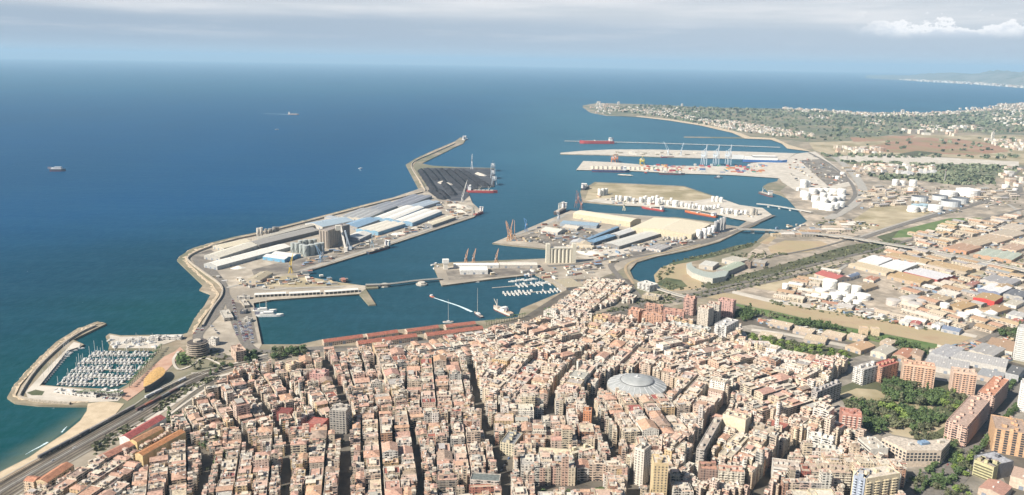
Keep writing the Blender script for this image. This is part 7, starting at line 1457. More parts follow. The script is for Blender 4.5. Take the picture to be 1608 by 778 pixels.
for i, (x, y) in enumerate(((752, 100), (735, 108), (770, 100), (745, 92))): jib_crane(x, y, 30, 26, ORA, f'{ORD[i]} of the clustered orange cranes at the peninsula tip', 2.2 - .3 * i, C9, .9)
jib_crane(826, 364, 38, 16, (.10, .22, .42), 'blue crane on the peninsula quay', 2.0); jib_crane(877, 350, 36, 14, (.5, .52, .54), 'grey crane behind the blue grey shed', 2.0)
for i, (x, y) in enumerate(((904, 326), (908, 320), (913, 330))): jib_crane(x, y, 42, 20, (.34, .16, .12), f'{ORD[i]} dark red crane at the channel mouth', 1.5 + i * .4)
jib_crane(726, 318, 30, 40, (.62, .60, .56), 'pale crane with long steep jib over the gravel heaps', 1.2, None, 1.0)
jib_crane(744, 340, 32, 14, (.2, .22, .2), 'dark green slim crane at the gravel quay', 1.4); jib_crane(741, 266, 70, 14, (.66, .66, .66), 'tall pale crane mast at the back of the coal yard', 1.5, None, 1.6)
jib_crane(980, 331, 34, 22, (.66, .60, .42), 'cream crane in front of the first vaulted store', 1.0); jib_crane(507, 408, 30, 14, (.3, .33, .38), 'slim grey crane on the silo quay', 1.8)
for i, (x, y) in enumerate(((1049, 244), (1069, 245))): jib_crane(x, y, 40, 34, (.56, .64, .70), ('nearer the ship' if i == 0 else 'more upright') + ' pale mobile crane of the leaning pair on the outer quay', 2.3 if i == 0 else 1.0, None, 1.0)
def gantry(px, py, label, h=66, w=30, up=True, col=(.62, .68, .72)):
    p = P2(px, py); t = empty('container_crane', (*p, LAND), math.radians(4)); tag(t, label, 'crane'); c = (*col, 0)
    for x in (-9, 9):
        for y in (-w / 2, w / 2): m = MB(); m.bar((x, y, 0), (x * .8, y, h), 2.4, c); m.build('leg', MP_, t)
    m = MB()
    for y in (-w / 2, w / 2): m.bar((-9, y, h * .5), (9, y, h * .5), 2, c)
    for x in (-8, 8): m.bar((x, -w / 2, h * .62), (x, w / 2, h * .62), 2, c)
    m.build('cross_beam', MP_, t)
    for x in (-4, 4): m = MB(); m.bar((x, w / 2 + 26, h * .64), (x, -w / 2 - 4, h * .64), 2.2, c); m.build('girder', MP_, t)
    m = MB(); m.bar((0, -w / 2 - 3, h * .64), (0, -w / 2 - 16, h * .64 + 56 if up else h * .64), 3, c); m.build('boom', MP_, t)
    m = MB(); m.bar((0, w / 2, h), (0, -w / 2, h + 12), 2, c); m.build('apex', MP_, t); m = MB(); m.box((0, w / 2 + 8), 8, 14, h * .66, h * .66 + 7, 0, (.7, .7, .68, 0)); m.build('machinery_house', MP_, t)
for i, x in enumerate((1105, 1124, 1143)): gantry(x, 259, ['first', 'middle', 'last'][i] + ' tall container crane with raised boom, counted from the sea end')
for i, (x, y, s) in enumerate(((963, 255, (.6, .26, .14)), (967, 254, (.6, .26, .14)), (1008, 258, (.62, .5, .1)))): gantry(x, y, f'{ORD[i]} low coloured yard crane on the container quay', h=26, w=18, up=False, col=s)
for i, (x, y) in enumerate(((774, 268), (774, 280), (776, 290))): gantry(x, y, f'{ORD[i]} steel ship loader at the seaward edge of the coal yard', h=32, w=14, up=False, col=(.36, .40, .44))
# ================================================================== heaps and stacks on the quays
def ridge(a, b, w, h, mat, name, label, cat, group=None, K_=None, z=LAND):
    a, b = (P2(*K_(*a)), P2(*K_(*b))) if K_ else (P2(*a), P2(*b)); L = math.dist(a, b); u = ((b[0] - a[0]) / L, (b[1] - a[1]) / L); n = (-u[1], u[0]); m = MB(); rn = random.Random(int(L * 10)); k = max(3, int(L / 8)); cr = []; l = []; r = []
    for i in range(k + 1):
        t = i / k; e = min(1, min(t, 1 - t) * L / (w * .5) + .02); x, y = a[0] + u[0] * L * t, a[1] + u[1] * L * t; hh = h * e * rn.uniform(.8, 1.08); ww = w / 2 * (.3 + .7 * e) * rn.uniform(.9, 1.1)
        cr.append((x + n[0] * rn.uniform(-.1, .1) * w, y + n[1] * rn.uniform(-.1, .1) * w, z + hh + .1)); l.append((x + n[0] * ww, y + n[1] * ww, z + .02)); r.append((x - n[0] * ww, y - n[1] * ww, z + .02))
    for i in range(k): m.face([r[i], r[i + 1], cr[i + 1], cr[i]]); m.face([cr[i], cr[i + 1], l[i + 1], l[i]])
    c = ((a[0] + b[0]) / 2, (a[1] + b[1]) / 2, z); o = m.build(name, mat, None, c, weld=True); tag(o, label, cat, group)
COAL = mat_noise('coal', (.012, .012, .015), (.035, .035, .04), .08, 7); GRAVEL = mat_noise('pale gravel', (.40, .36, .30), (.56, .52, .45), .1, 7); SALT = mat_noise('white bulk salt', (.6, .57, .5), (.74, .70, .62), .08, 5); ORE = mat_noise('orange ore', (.38, .22, .12), (.48, .32, .2), .1, 6)
for i, (a, b) in enumerate([((235, 262), (330, 400)), ((275, 258), (345, 330)), ((320, 262), (440, 420)), ((360, 260), (505, 395)), ((405, 262), (530, 370)), ((450, 262), (590, 372)), ((490, 268), (650, 365)), ((345, 385), (400, 440)), ((300, 385), (380, 445))]): ridge(a, b, 34, 11, COAL, 'coal_heap', f'{ORD[i]} long black coal ridge counted from the breakwater side', 'heap', 'coal heaps', C8)
for a, b, w, h, mt_, lb, kk in [((410, 470), (540, 500), 60, 7, GRAVEL, 'pale gravel mound under the long steep jib', C8), ((440, 510), (520, 530), 40, 8, GRAVEL, 'smaller grey gravel mound on the gravel quay', C8), ((350, 335), (420, 355), 44, 8, GRAVEL, 'beige heap under open cover amid the coal', C8), ((580, 280), (625, 300), 36, 6, GRAVEL, 'pale grey heap at the far corner of the coal yard', C8), ((935, 320), (1045, 305), 40, 5, SALT, 'flat white heap by the arched warehouses', C7), ((1070, 285), (1150, 262), 30, 5, GRAVEL, 'long beige heap beside the quay road', C7), ((400, 490), (470, 478), 30, 4, ORE, 'orange heap between crane and silos', C7), ((840, 335), (880, 325), 20, 4, ORE, 'small rust heap near the dark coaster', C7), ((375, 245), (460, 240), 26, 5, SALT, 'row of white covered heaps before the long warehouse', C2), ((1130, 165), (1290, 190), 60, 4, SALT, 'broad pale heap beside the big silo block', C9), ((480, 300), (580, 305), 20, 3, GRAVEL, 'beige heap on the yellow island', C10)]: ridge(a, b, w, h, mt_, 'bulk_heap', lb, 'heap', None, kk)
def stacks(grp, desc, name, spots, size, cols, cat, hh=(2.6, 7.8), zz=LAND):
    r = random.Random(9)
    for i, (x, y, ang) in enumerate(spots):
        p = P2(x, y); h = r.choice([hh[0], hh[0] * 2, hh[1]]) if hh[1] > hh[0] * 1.5 else hh[0]; c = r.choice(cols); m = MB(); m.box(p, size[0] * r.uniform(.6, 1.1), size[1], zz, zz + h, ang, (*c, 0)); o = m.build(name, MP_, None, (*p, zz)); o['category'] = cat; o['group'] = grp; later(o, desc, *p)
r_ = random.Random(31); CCOL = [(.42, .10, .08), (.5, .2, .12), (.10, .18, .34), (.5, .5, .48), (.12, .26, .2), (.55, .3, .1), (.36, .08, .1), (.6, .55, .5)]
stacks('container stacks on the quay', 'stack of shipping containers', 'container_stack', [(r_.uniform(1005, 1205), 259.2 + r_.uniform(0, 12) + (0 if r_.random() < .5 else 1), r_.choice([0, .05, 1.6])) for _ in range(95)], (26, 9), CCOL, 'containers')
stacks('pale coverings in a row', 'pale cloth covered heap in the row', 'covered_heap', [(930 + i * 7.2, 263 + i * .16 + j * 2.2, 1.2) for i in range(20) for j in (0, 1)], (18, 12), [(.6, .55, .45), (.66, .6, .5)], 'covered heap', hh=(6, 6))
stacks('white coverings on the outer quay', 'white tarpaulined stack', 'covered_heap', [(r_.uniform(960, 1100), 240 + r_.uniform(0, 4), 0) for _ in range(30)], (26, 12), [(.66, .62, .54), (.5, .46, .4), (.3, .27, .22)], 'covered heap', hh=(6, 6))
# loose goods, trailers and trucks all over the port yards and works
def inside_px(poly, x, y): return inside(x, y, poly)
def scatter(poly, n, seed):
    r = random.Random(seed); xs = [p[0] for p in poly]; ys = [p[1] for p in poly]; out = []; W_P = ppoly(poly)
    tries = 0; wx = [p[0] for p in W_P]; wy = [p[1] for p in W_P]
    while len(out) < n and tries < n * 60:
        tries += 1; x, y = r.uniform(min(wx), max(wx)), r.uniform(min(wy), max(wy))
        if inside(x, y, W_P) and not any(inside(x, y, e) for e in EXCL): out.append((x, y))
    return out
YARDS = [([(325, 425), (350, 440), (480, 425), (560, 446), (400, 455), (352, 452)], 40), ([(470, 425), (600, 382), (740, 338), (735, 332), (600, 372), (480, 405)], 46), ([(680, 318), (715, 318), (745, 338), (700, 336)], 26), ([(800, 380), (850, 352), (920, 360), (1000, 400), (960, 415), (880, 385)], 75),
         ([(700, 425), (760, 434), (840, 424), (900, 420), (940, 412), (950, 425), (880, 440), (780, 430)], 36), ([(1240, 250), (1280, 245), (1340, 285), (1290, 300), (1240, 280)], 60), ([(1345, 300), (1430, 290), (1600, 320), (1480, 340), (1380, 325), (1350, 330)], 80), ([(1200, 360), (1330, 345), (1380, 355), (1300, 372), (1220, 368)], 30),
         ([(1215, 470), (1280, 440), (1300, 470), (1400, 495), (1480, 512), (1450, 520), (1300, 485)], 60), ([(1400, 455), (1600, 420), (1605, 470), (1500, 520), (1440, 500)], 60), ([(1420, 385), (1605, 345), (1605, 420), (1500, 430)], 60), ([(1180, 500), (1300, 525), (1340, 545), (1240, 530)], 20), ([(1460, 550), (1600, 530), (1600, 600), (1540, 600), (1460, 590)], 30), ([(940, 310), (1000, 313), (1090, 318), (1080, 325), (960, 320)], 24), ([(1130, 330), (1200, 335), (1180, 342), (1150, 338)], 10), ([(990, 384), (1060, 372), (1130, 360), (1140, 368), (1050, 392), (1000, 402)], 40)]
EXTRA = MB(); nl = 0; ng = 0
GOODS = [(.5, .46, .4), (.3, .27, .23), (.62, .6, .56), (.42, .2, .14), (.22, .3, .4), (.5, .4, .26), (.15, .14, .13), (.66, .62, .54)]
for yi, (poly, n) in enumerate(YARDS):
    r = random.Random(yi + 50)
    for (x, y) in scatter(poly, int(n * 1.5), yi):
        s = r.uniform(5, 20); w = r.uniform(3, 9); h = r.uniform(2, 6); ang = r.choice([.4, .45, 2.0, .5]) + r.uniform(-.1, .1); c = r.choice(GOODS)
        m = MB(); q = rect((x, y), s, w, ang); m.walls(q, LAND, LAND + h, (*c, .3 if h > 4 and r.random() < .5 else 0)); m.cap(q, LAND + h, (*jit(r.choice(GOODS), r), 0))
        if h <= 3.8 and ng >= 285:
            n0 = len(EXTRA.v); EXTRA.v += m.v; EXTRA.f += [tuple(v + n0 for v in f) for f in m.f]; EXTRA.c += m.c; EXTRA.u += m.u; continue
        if h > 3.8 and nl < 285:
            nl += 1; m = MB(); m.walls(q, LAND, LAND + h, (*c, 0)); t = empty('yard_hut', (x, y, LAND)); t['category'] = 'yard hut'; t['group'] = 'huts and small stores in the yards'; m.build('walls', MP_, t, (x, y, LAND)); m = MB(); m.cap(inset(q, -.3), LAND + h + .02, (*jit(r.choice(GOODS), r), 0)); m.build('roof', MR, t, (x, y, LAND)); later(t, 'small yard hut', x, y)
        elif h > 3.8: n0 = len(EXTRA.v); EXTRA.v += m.v; EXTRA.f += [tuple(v + n0 for v in f) for f in m.f]; EXTRA.c += m.c; EXTRA.u += m.u
        else: ng += 1; o = m.build('goods_stack', MP_, None, (x, y, LAND)); o['category'] = 'stacked goods'; o['group'] = 'stacked goods in the yards'; later(o, 'low stack of goods', x, y)
o = EXTRA.build('yard_clutter', MR); o['kind'] = 'stuff'; o['label'] = 'small stores, pallets and goods strewn over the yards'
# ================================================================== vehicles: cars parked in rows, wagons in the railway yard
CARC = [(.6, .6, .6), (.75, .75, .74), (.06, .06, .07), (.3, .05, .05), (.08, .14, .3), (.35, .35, .37), (.5, .47, .42)]
CARS = []
def car_proto(c, van=False):
    t = empty('parked_van' if van else 'parked_car', (0, 0, 0)); m = MB(); L, w, h = (5.4, 2, 1.2) if van else (4.4, 1.8, .85)
    m.box((0, 0), L, w, .3, h, 0, (*c, 0)); m.build('body', MP_, t); m = MB(); a = rect((-.2, 0), L * .55, w * .92, 0); b = rect((-.25, 0), L * .42, w * .8, 0); z1 = 2.3 if van else 1.45
    for i in range(4): j = (i + 1) % 4; m.face([(*a[i], h), (*a[j], h), (*b[j], z1), (*b[i], z1)], (.06, .07, .09, 0))
    m.face([(*p, z1) for p in b], (*c, 0)); m.build('cabin', MP_, t); m = MB()
    for x in (-L * .32, L * .32): m.box((x, 0), .66, w + .04, .02, .6, 0, (.02, .02, .02, 0))
    m.build('wheels' if False else 'wheel_set', MP_, t); KIDS[t.name] = list(t.children); return t
CNAME = ['silver', 'white', 'black', 'dark red', 'blue', 'grey', 'beige']; CP = {}
def car(x, y, ang, i, van=False):
    k = (i % 7, van)
    if k not in CP: CP[k] = car_proto(CARC[k[0]], van); o = CP[k]
    else: o = copy_tree(CP[k], KIDS)
    o.location = (x, y, LAND + .62); o.rotation_euler = (0, 0, ang); o['category'] = 'van' if van else 'car'; o['group'] = 'cars parked and driving in the port and town'; later(o, f"{CNAME[i % 7]} {'van' if van else 'car'}", x, y)
def car_row(a, b, step=3.0, side=0, jitter=.2, skip=.25, seed=1, across=True):
    A, B = P2(*a), P2(*b); L = math.dist(A, B); u = ((B[0] - A[0]) / L, (B[1] - A[1]) / L); r = random.Random(seed); n = int(L / step); ang = math.atan2(u[1], u[0])
    for i in range(n):
        if r.random() < skip: continue
        t = (i + .5) * step; car(A[0] + u[0] * t + side * -u[1], A[1] + u[1] * t + side * u[0], ang + (math.pi / 2 if across else 0) + r.uniform(-.04, .04), r.randrange(7), r.random() < .15)
K3 = K(230, 500, 5.558)
for i, (a, b) in enumerate([((772, 60), (795, 165)), ((835, 75), (850, 180)), ((862, 70), (880, 190)), ((900, 30), (925, 190))]): car_row(K3(*a), K3(*b), 3.2, seed=i, skip=.2)
for i, (a, b) in enumerate([((365, 470), (372, 505)), ((376, 505), (385, 538)), ((388, 508), (398, 545))]): car_row(a, b, 4, seed=i + 20, skip=.3)
for i, (a, b) in enumerate([((455, 90), (400, 160)), ((500, 70), (470, 150)), ((560, 60), (640, 150))]): car_row(K3(*a), K3(*b), 5, seed=i + 9, skip=.4)
car_row((160, 626), (190, 628), 3.2, seed=40, skip=.3); car_row((20, 762), (130, 697), 16, seed=41, skip=.4, across=False); car_row((215, 650), (300, 602), 18, seed=42, skip=.3, across=False)
car_row((1496, 742), (1545, 676), 9, side=9, seed=43, across=False); car_row((1505, 740), (1575, 645), 9, side=-9, seed=44, across=False); car_row((1430, 722), (1520, 732), 10, seed=45, across=False); car_row((1400, 766), (1470, 736), 6, seed=46); car_row((1540, 745), (1600, 752), 5, seed=47)
car_row((1000, 768), (1080, 772), 6, seed=48); car_row((942, 712), (966, 703), 4, seed=49); car_row((786, 742), (802, 716), 6, seed=50, across=False)
def wagon_line(a, b, cols, grp, lb, n, seed):
    A, B = P2(*a), P2(*b); L = math.dist(A, B); u = ((B[0] - A[0]) / L, (B[1] - A[1]) / L); ang = math.atan2(u[1], u[0]); r = random.Random(seed)
    for i in range(n):
        t = (i + .5) * 15.2; p = (A[0] + u[0] * t, A[1] + u[1] * t); c = r.choice(cols); w = empty('railway_wagon', (*p, LAND + .6), ang); tag(w, f'{ORD[i]} wagon of {lb}', 'railway wagon', grp)
        m = MB(); m.box((0, 0), 14, 2.9, .9, 3.9, 0, (*c, 0)); m.build('wagon_body', MP_, w)
        for x in (-4.6, 4.6): m = MB(); m.box((x, 0), 2.6, 2.2, .1, .9, 0, (.05, .05, .05, 0)); m.build('bogie', MP_, w)
wagon_line((214, 647), (262, 622), [(.16, .10, .09), (.2, .2, .2), (.3, .12, .08)], 'wagons of the brown goods train', 'the brown goods train in the railway yard', 6, 1)
wagon_line((60, 722), (160, 668), [(.12, .12, .13), (.24, .22, .2), (.3, .28, .26)], 'wagons of the dark goods train', 'the dark goods train near the beach', 10, 2)
wagon_line((228, 627), (270, 607), [(.5, .5, .5), (.4, .36, .3)], 'wagons of the grey train', 'the grey train before the orange roof', 5, 3)
# ================================================================== trees
LEAF = {}
def leaf_mat(nm, a, b): 
    m, nt, bs = newmat(nm); N = nt.nodes.new; L = nt.links.new; oi = N('ShaderNodeObjectInfo'); at = N('ShaderNodeAttribute'); at.attribute_name = 'col'; sp = N('ShaderNodeSeparateColor'); L(at.outputs['Color'], sp.inputs[0])
    ad = N('ShaderNodeMath'); ad.operation = 'ADD'; L(sp.outputs[0], ad.inputs[0]); mu = N('ShaderNodeMath'); mu.operation = 'MULTIPLY'; L(oi.outputs['Random'], mu.inputs[0]); mu.inputs[1].default_value = .5; L(mu.outputs[0], ad.inputs[1])
    sb = N('ShaderNodeMath'); sb.operation = 'SUBTRACT'; L(ad.outputs[0], sb.inputs[0]); sb.inputs[1].default_value = .25; sb.use_clamp = True
    mx = N('ShaderNodeMix'); mx.data_type = 'RGBA'; L(sb.outputs[0], mx.inputs[0]); mx.inputs[6].default_value = (*a, 1); mx.inputs[7].default_value = (*b, 1); L(mx.outputs[2], bs.inputs['Base Color']); bs.inputs['Roughness'].default_value = .75; return m
TM = {'dark': leaf_mat('dark foliage', (.045, .075, .028), (.105, .150, .055)), 'bright': leaf_mat('bright foliage', (.10, .15, .03), (.20, .26, .07)), 'olive': leaf_mat('olive foliage', (.075, .085, .045), (.15, .155, .085))}
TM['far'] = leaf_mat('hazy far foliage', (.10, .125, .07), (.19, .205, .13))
BARK = mat_noise('bark', (.10, .075, .05), (.16, .12, .09), 2, 4)
def crown_mesh(r, seed, n=170, kind='round'):
    rn = random.Random(seed); m = MB(); lobes = [(Vector((rn.uniform(-.5, .5), rn.uniform(-.5, .5), rn.uniform(.0, .7))) * r, rn.uniform(.45, .72) * r) for _ in range(6)]
    if kind == 'tall': lobes = [(Vector((rn.uniform(-.15, .15) * r, rn.uniform(-.15, .15) * r, z * r)), r * (.42 - z * .08)) for z in (0, .6, 1.2, 1.8, 2.3)]
    for i in range(n):
        c, lr = rn.choice(lobes); d = Vector((rn.gauss(0, 1), rn.gauss(0, 1), rn.gauss(.15, 1))).normalized(); p = c + d * lr * rn.uniform(.72, 1.05); s = r * rn.uniform(.14, .26)
        nrm = (d + Vector((rn.uniform(-.6, .6), rn.uniform(-.6, .6), rn.uniform(-.3, .6)))).normalized(); x = nrm.orthogonal().normalized(); y = nrm.cross(x); a = rn.uniform(0, 3); x, y = x * math.cos(a) + y * math.sin(a), y * math.cos(a) - x * math.sin(a); v = rn.uniform(0, 1)
        m.face([p + x * s, p + y * s * .8 + nrm * s * .2, p - x * s, p - y * s * .8], (v, v, v, 1))
    return m
TP = {}
def tree(x, y, r, kind='dark', tall=False, z=LAND, grp='park trees', desc=None, palm=False):
    k = (kind, tall, random.Random(int(x * 7 + y * 3)).randrange(3), palm, bool(desc))
    if k not in TP:
        t = empty('palm_tree' if palm else ('cypress_tree' if tall else ('pine_tree' if kind == 'dark' and not desc else ('street_tree' if desc else 'broadleaf_tree'))), (0, 0, 0)); 
        if palm:
            m = MB()
            for i in range(14): a = i * 2 * math.pi / 14; m.face([(0, 0, 9), (math.cos(a - .2) * 1.8, math.sin(a - .2) * 1.8, 9.9), (math.cos(a) * 4, math.sin(a) * 4, 8.4), (math.cos(a + .2) * 1.8, math.sin(a + .2) * 1.8, 9.9)], (.4, .4, .4, 1))
            m.build('crown', TM['dark'], t); m = MB(); m.cyl((0, 0), .45, 0, 9.2, 6, (.5, .5, .5, 0), r1=.3); m.build('trunk', BARK, t)
        else:
            cm = crown_mesh(1.0, hash(k) % 997 if False else (len(TP) * 31 + 5), 190 if not tall else 150, 'tall' if tall else 'round'); cm.v = [(a, b, c + (1.0 if not tall else .7)) for a, b, c in cm.v]; cm.build('crown', TM[kind], t)
            m = MB(); m.cyl((0, 0), .10, -.05, .8, 6, (.5, .5, .5, 0), r1=.06)
            for a in (0, 2.1, 4.2): m.bar((0, 0, .6), (.45 * math.cos(a), .45 * math.sin(a), 1.15), .08, (.5, .5, .5, 0), .03)
            m.build('trunk', BARK, t)
        TP[k] = t; KIDS[t.name] = list(t.children); o = t
    else: o = copy_tree(TP[k], KIDS)
    rn = random.Random(int(x * 5 + y)); s = 1.0 if palm else r; o.location = (x, y, z); o.rotation_euler = (0, 0, rn.uniform(0, 6)); s *= .92 if not palm else 1; o.scale = (s, s, s * rn.uniform(.75, 1.0)); o['category'] = 'palm' if palm else 'tree'; o['group'] = grp
    later(o, desc or ('palm' if palm else {'dark': 'dark green pine', 'bright': 'light green tree', 'olive': 'olive green tree'}[kind]), x, y)
def grove(poly, n, rmin, rmax, kinds, seed, grp, desc=None, z=LAND + 12, tall=.08, gap=.62):
    r = random.Random(seed); Wp = ppoly(poly, z * .5 + LAND); xs = [p[0] for p in Wp]; ys = [p[1] for p in Wp]; pts = []; tr = 0
    while len(pts) < n and tr < n * 50:
        tr += 1; x, y = r.uniform(min(xs), max(xs)), r.uniform(min(ys), max(ys)); rr = r.uniform(rmin, rmax)
        if not inside(x, y, Wp) or any(math.hypot(x - a, y - b) < (rr + c) * gap for a, b, c in pts) or any(inside(x, y, inset(q, -3)) for q in HERO_FOOT): continue
        pts.append((x, y, rr)); k = r.choice(kinds); tree(x, y, rr, k, r.random() < tall, grp=grp, desc=desc)
K5 = K(1330, 560, 5.558)
kp = lambda l: [K5(*p) for p in l]
grove(kp([(340, 200), (480, 190), (620, 270), (800, 270), (840, 330), (790, 400), (620, 400), (480, 380), (360, 330), (300, 250)]), 62, 5.5, 8.5, ['dark', 'dark', 'dark', 'olive'], 1, 'trees of the park')
grove(kp([(0, 380), (160, 380), (300, 400), (290, 470), (180, 490), (120, 460), (0, 450)]), 30, 5, 8, ['dark', 'dark', 'olive'], 2, 'trees of the park')
grove(kp([(290, 390), (370, 370), (430, 440), (520, 520), (500, 590), (400, 590), (340, 500), (290, 440)]), 26, 6, 9, ['bright', 'bright', 'olive'], 3, 'trees of the park', tall=0)
grove(kp([(440, 430), (560, 420), (620, 460), (760, 470), (850, 500), (850, 560), (720, 600), (640, 620), (560, 610), (520, 500)]), 44, 5, 8, ['dark', 'olive', 'dark', 'dark'], 4, 'trees of the park')
grove(kp([(150, 520), (300, 540), (360, 620), (280, 650), (160, 600)]), 24, 5, 8, ['dark', 'dark'], 5, 'trees of the park')
grove(kp([(820, 300), (920, 290), (1040, 350), (960, 440), (880, 440), (840, 390)]), 22, 4.5, 7, ['olive', 'bright', 'dark'], 6, 'trees of the park')
grove(kp([(560, 640), (760, 660), (870, 690), (760, 710), (600, 690)]), 20, 3.5, 5.5, ['olive'], 7, 'trees of the park')
for i, (a, b, sd) in enumerate([((1480, 745), (1608, 590), 13), ((1498, 752), (1640, 586), -13)]):
    A, B = P2(1475, 752), P2(1618, 596); L = math.dist(A, B); u = ((B[0] - A[0]) / L, (B[1] - A[1]) / L); r = random.Random(i)
    for k in range(int(L / 10.5)): t = k * 10.5; tree(A[0] + u[0] * t - u[1] * sd + r.uniform(-1, 1), A[1] + u[1] * t + u[0] * sd, r.uniform(4.5, 6.2), 'dark', grp='street trees of the wide avenue', desc='street tree')
grove([(1432, 745), (1486, 740), (1490, 760), (1440, 770)], 18, 4.5, 6.5, ['dark', 'dark', 'olive'], 8, 'trees by the roundabout', tall=.35); grove([(1490, 765), (1530, 760), (1540, 790), (1480, 790)], 14, 4, 6, ['olive', 'bright'], 9, 'trees by the roundabout'); grove([(1482, 690), (1512, 715), (1505, 730), (1490, 720)], 12, 4, 6, ['dark'], 10, 'trees by the roundabout')
grove([(845, 770), (942, 770), (945, 792), (846, 792)], 30, 5, 7, ['dark', 'bright', 'dark'], 11, 'trees at the lower edge', tall=0, gap=.5)
grove([(388, 571), (420, 575), (455, 571), (440, 582), (395, 583)], 26, 6, 9, ['dark', 'dark', 'olive'], 12, 'trees by the railway curve'); grove([(380, 552), (400, 550), (402, 562), (382, 564)], 8, 5, 7, ['dark'], 13, 'trees by the railway curve'); grove([(425, 548), (475, 544), (480, 552), (430, 560)], 20, 5, 7.5, ['dark', 'olive'], 14, 'trees by the basin corner')
grove([(262, 648), (296, 652), (290, 678), (262, 676)], 16, 5, 7.5, ['dark', 'dark', 'olive'], 15, 'trees beside the railway slabs'); grove([(316, 684), (350, 684), (352, 694), (318, 698)], 9, 5, 7.5, ['dark', 'olive'], 16, 'trees in the old quarter court'); grove([(345, 700), (372, 712), (360, 735), (340, 725)], 8, 4, 6, ['dark'], 17, 'trees in the old quarter court'); grove([(120, 742), (175, 752), (170, 772), (110, 768)], 10, 4, 6.5, ['dark', 'bright'], 18, 'trees at the coast corner')
grove([(1180, 530), (1240, 540), (1330, 562), (1300, 572), (1220, 556), (1180, 545)], 62, 5, 8, ['dark', 'olive', 'bright', 'dark'], 19, 'trees of the green belt', tall=0); grove([(1150, 487), (1172, 482), (1190, 492), (1168, 500)], 20, 5, 8, ['dark'], 20, 'trees of the green belt'); grove([(1248, 498), (1300, 506), (1325, 516), (1250, 506)], 26, 5, 8, ['dark', 'dark'], 21, 'trees of the green belt'); grove([(1396, 530), (1440, 540), (1460, 552), (1420, 548)], 22, 5, 7, ['dark'], 22, 'trees of the green belt'); grove([(1572, 515), (1604, 512), (1604, 530), (1575, 528)], 16, 5, 8, ['dark', 'olive'], 23, 'trees of the green belt')
for i in range(16):     # palms along the basin promenade
    a = (764 + i * 4, 512 - i * .9); p = P2(*a); tree(p[0], p[1], 1, palm=True, grp='palms along the town quay')
for i in range(22): p = P2(*K1(532 + i * 6.2, 338 - i * 7.6)); tree(p[0], p[1], 1, palm=True, grp='palms along the marina promenade')
for i in range(14): p = P2(*K1(320 + i * 14, 372 + i * .5)); tree(p[0], p[1], 1, palm=True, grp='palms behind the beach')
grove([(858, 487), (866, 485), (868, 492), (858, 492)], 3, 6, 8, ['dark'], 24, 'trees by the fishing quarter'); grove([(276, 560), (290, 556), (292, 566), (278, 568)], 4, 4, 6, ['dark'], 25, 'trees by the shore road'); grove([(300, 574), (330, 566), (370, 570), (330, 584)], 10, 3, 5, ['olive', 'dark'], 26, 'trees by the shore road')
grove([(1178, 524), (1240, 534), (1340, 556), (1320, 574), (1230, 562), (1180, 548)], 60, 5, 8, ['bright', 'olive', 'bright'], 31, 'trees of the green belt', tall=0, gap=.5); grove([(1400, 545), (1450, 552), (1440, 566), (1400, 562)], 12, 4, 6, ['olive'], 32, 'trees of the green belt')
grove([(1500, 700), (1530, 712), (1520, 745), (1498, 735)], 12, 4, 6, ['olive', 'bright'], 33, 'trees by the roundabout')
for i in range(60):
    q = random.Random(i + 400); p = P2(q.uniform(300, 1300), q.uniform(610, 775)); 
    if not any(abs(p[0] - L_[0]) < L_[2] / 2 + 2 and abs(p[1] - L_[1]) < L_[3] / 2 + 2 for L_ in TOWN_LOTS) and not any(inside(p[0], p[1], e) for e in HERO_FOOT): tree(p[0], p[1], q.uniform(2.5, 4), 'olive', grp='trees in the town streets', desc='street tree')
# scrub along rail corridor, river and field edges: too many and too small to count
def scrub(name, label, areas, mat, rs, seed, dens, hmul=.6):
    r = random.Random(seed); m = MB()
    for poly, n in areas:
        Wp = ppoly(poly); xs = [p[0] for p in Wp]; ys = [p[1] for p in Wp]; k = 0; tr = 0
        while k < n * dens and tr < n * 60:
            tr += 1; x, y = r.uniform(min(xs), max(xs)), r.uniform(min(ys), max(ys))
            if not inside(x, y, Wp): continue
            k += 1; s = r.uniform(*rs) * (1 + dist((x, y)) / 6000); v = r.uniform(0, 1)
            for q in range(4):
                p = Vector((x + r.uniform(-.6, .6) * s, y + r.uniform(-.6, .6) * s, LAND + r.uniform(.2, .9) * s * hmul)); d = Vector((r.gauss(0, 1), r.gauss(0, 1), r.gauss(.5, .8))).normalized(); a = d.orthogonal().normalized(); b = d.cross(a); m.face([p + a * s, p + b * s * .8, p - a * s, p - b * s * .8 + d * s * .3], (v, v, v, 1))
    o = m.build(name, mat); o['kind'] = 'stuff'; o['label'] = label
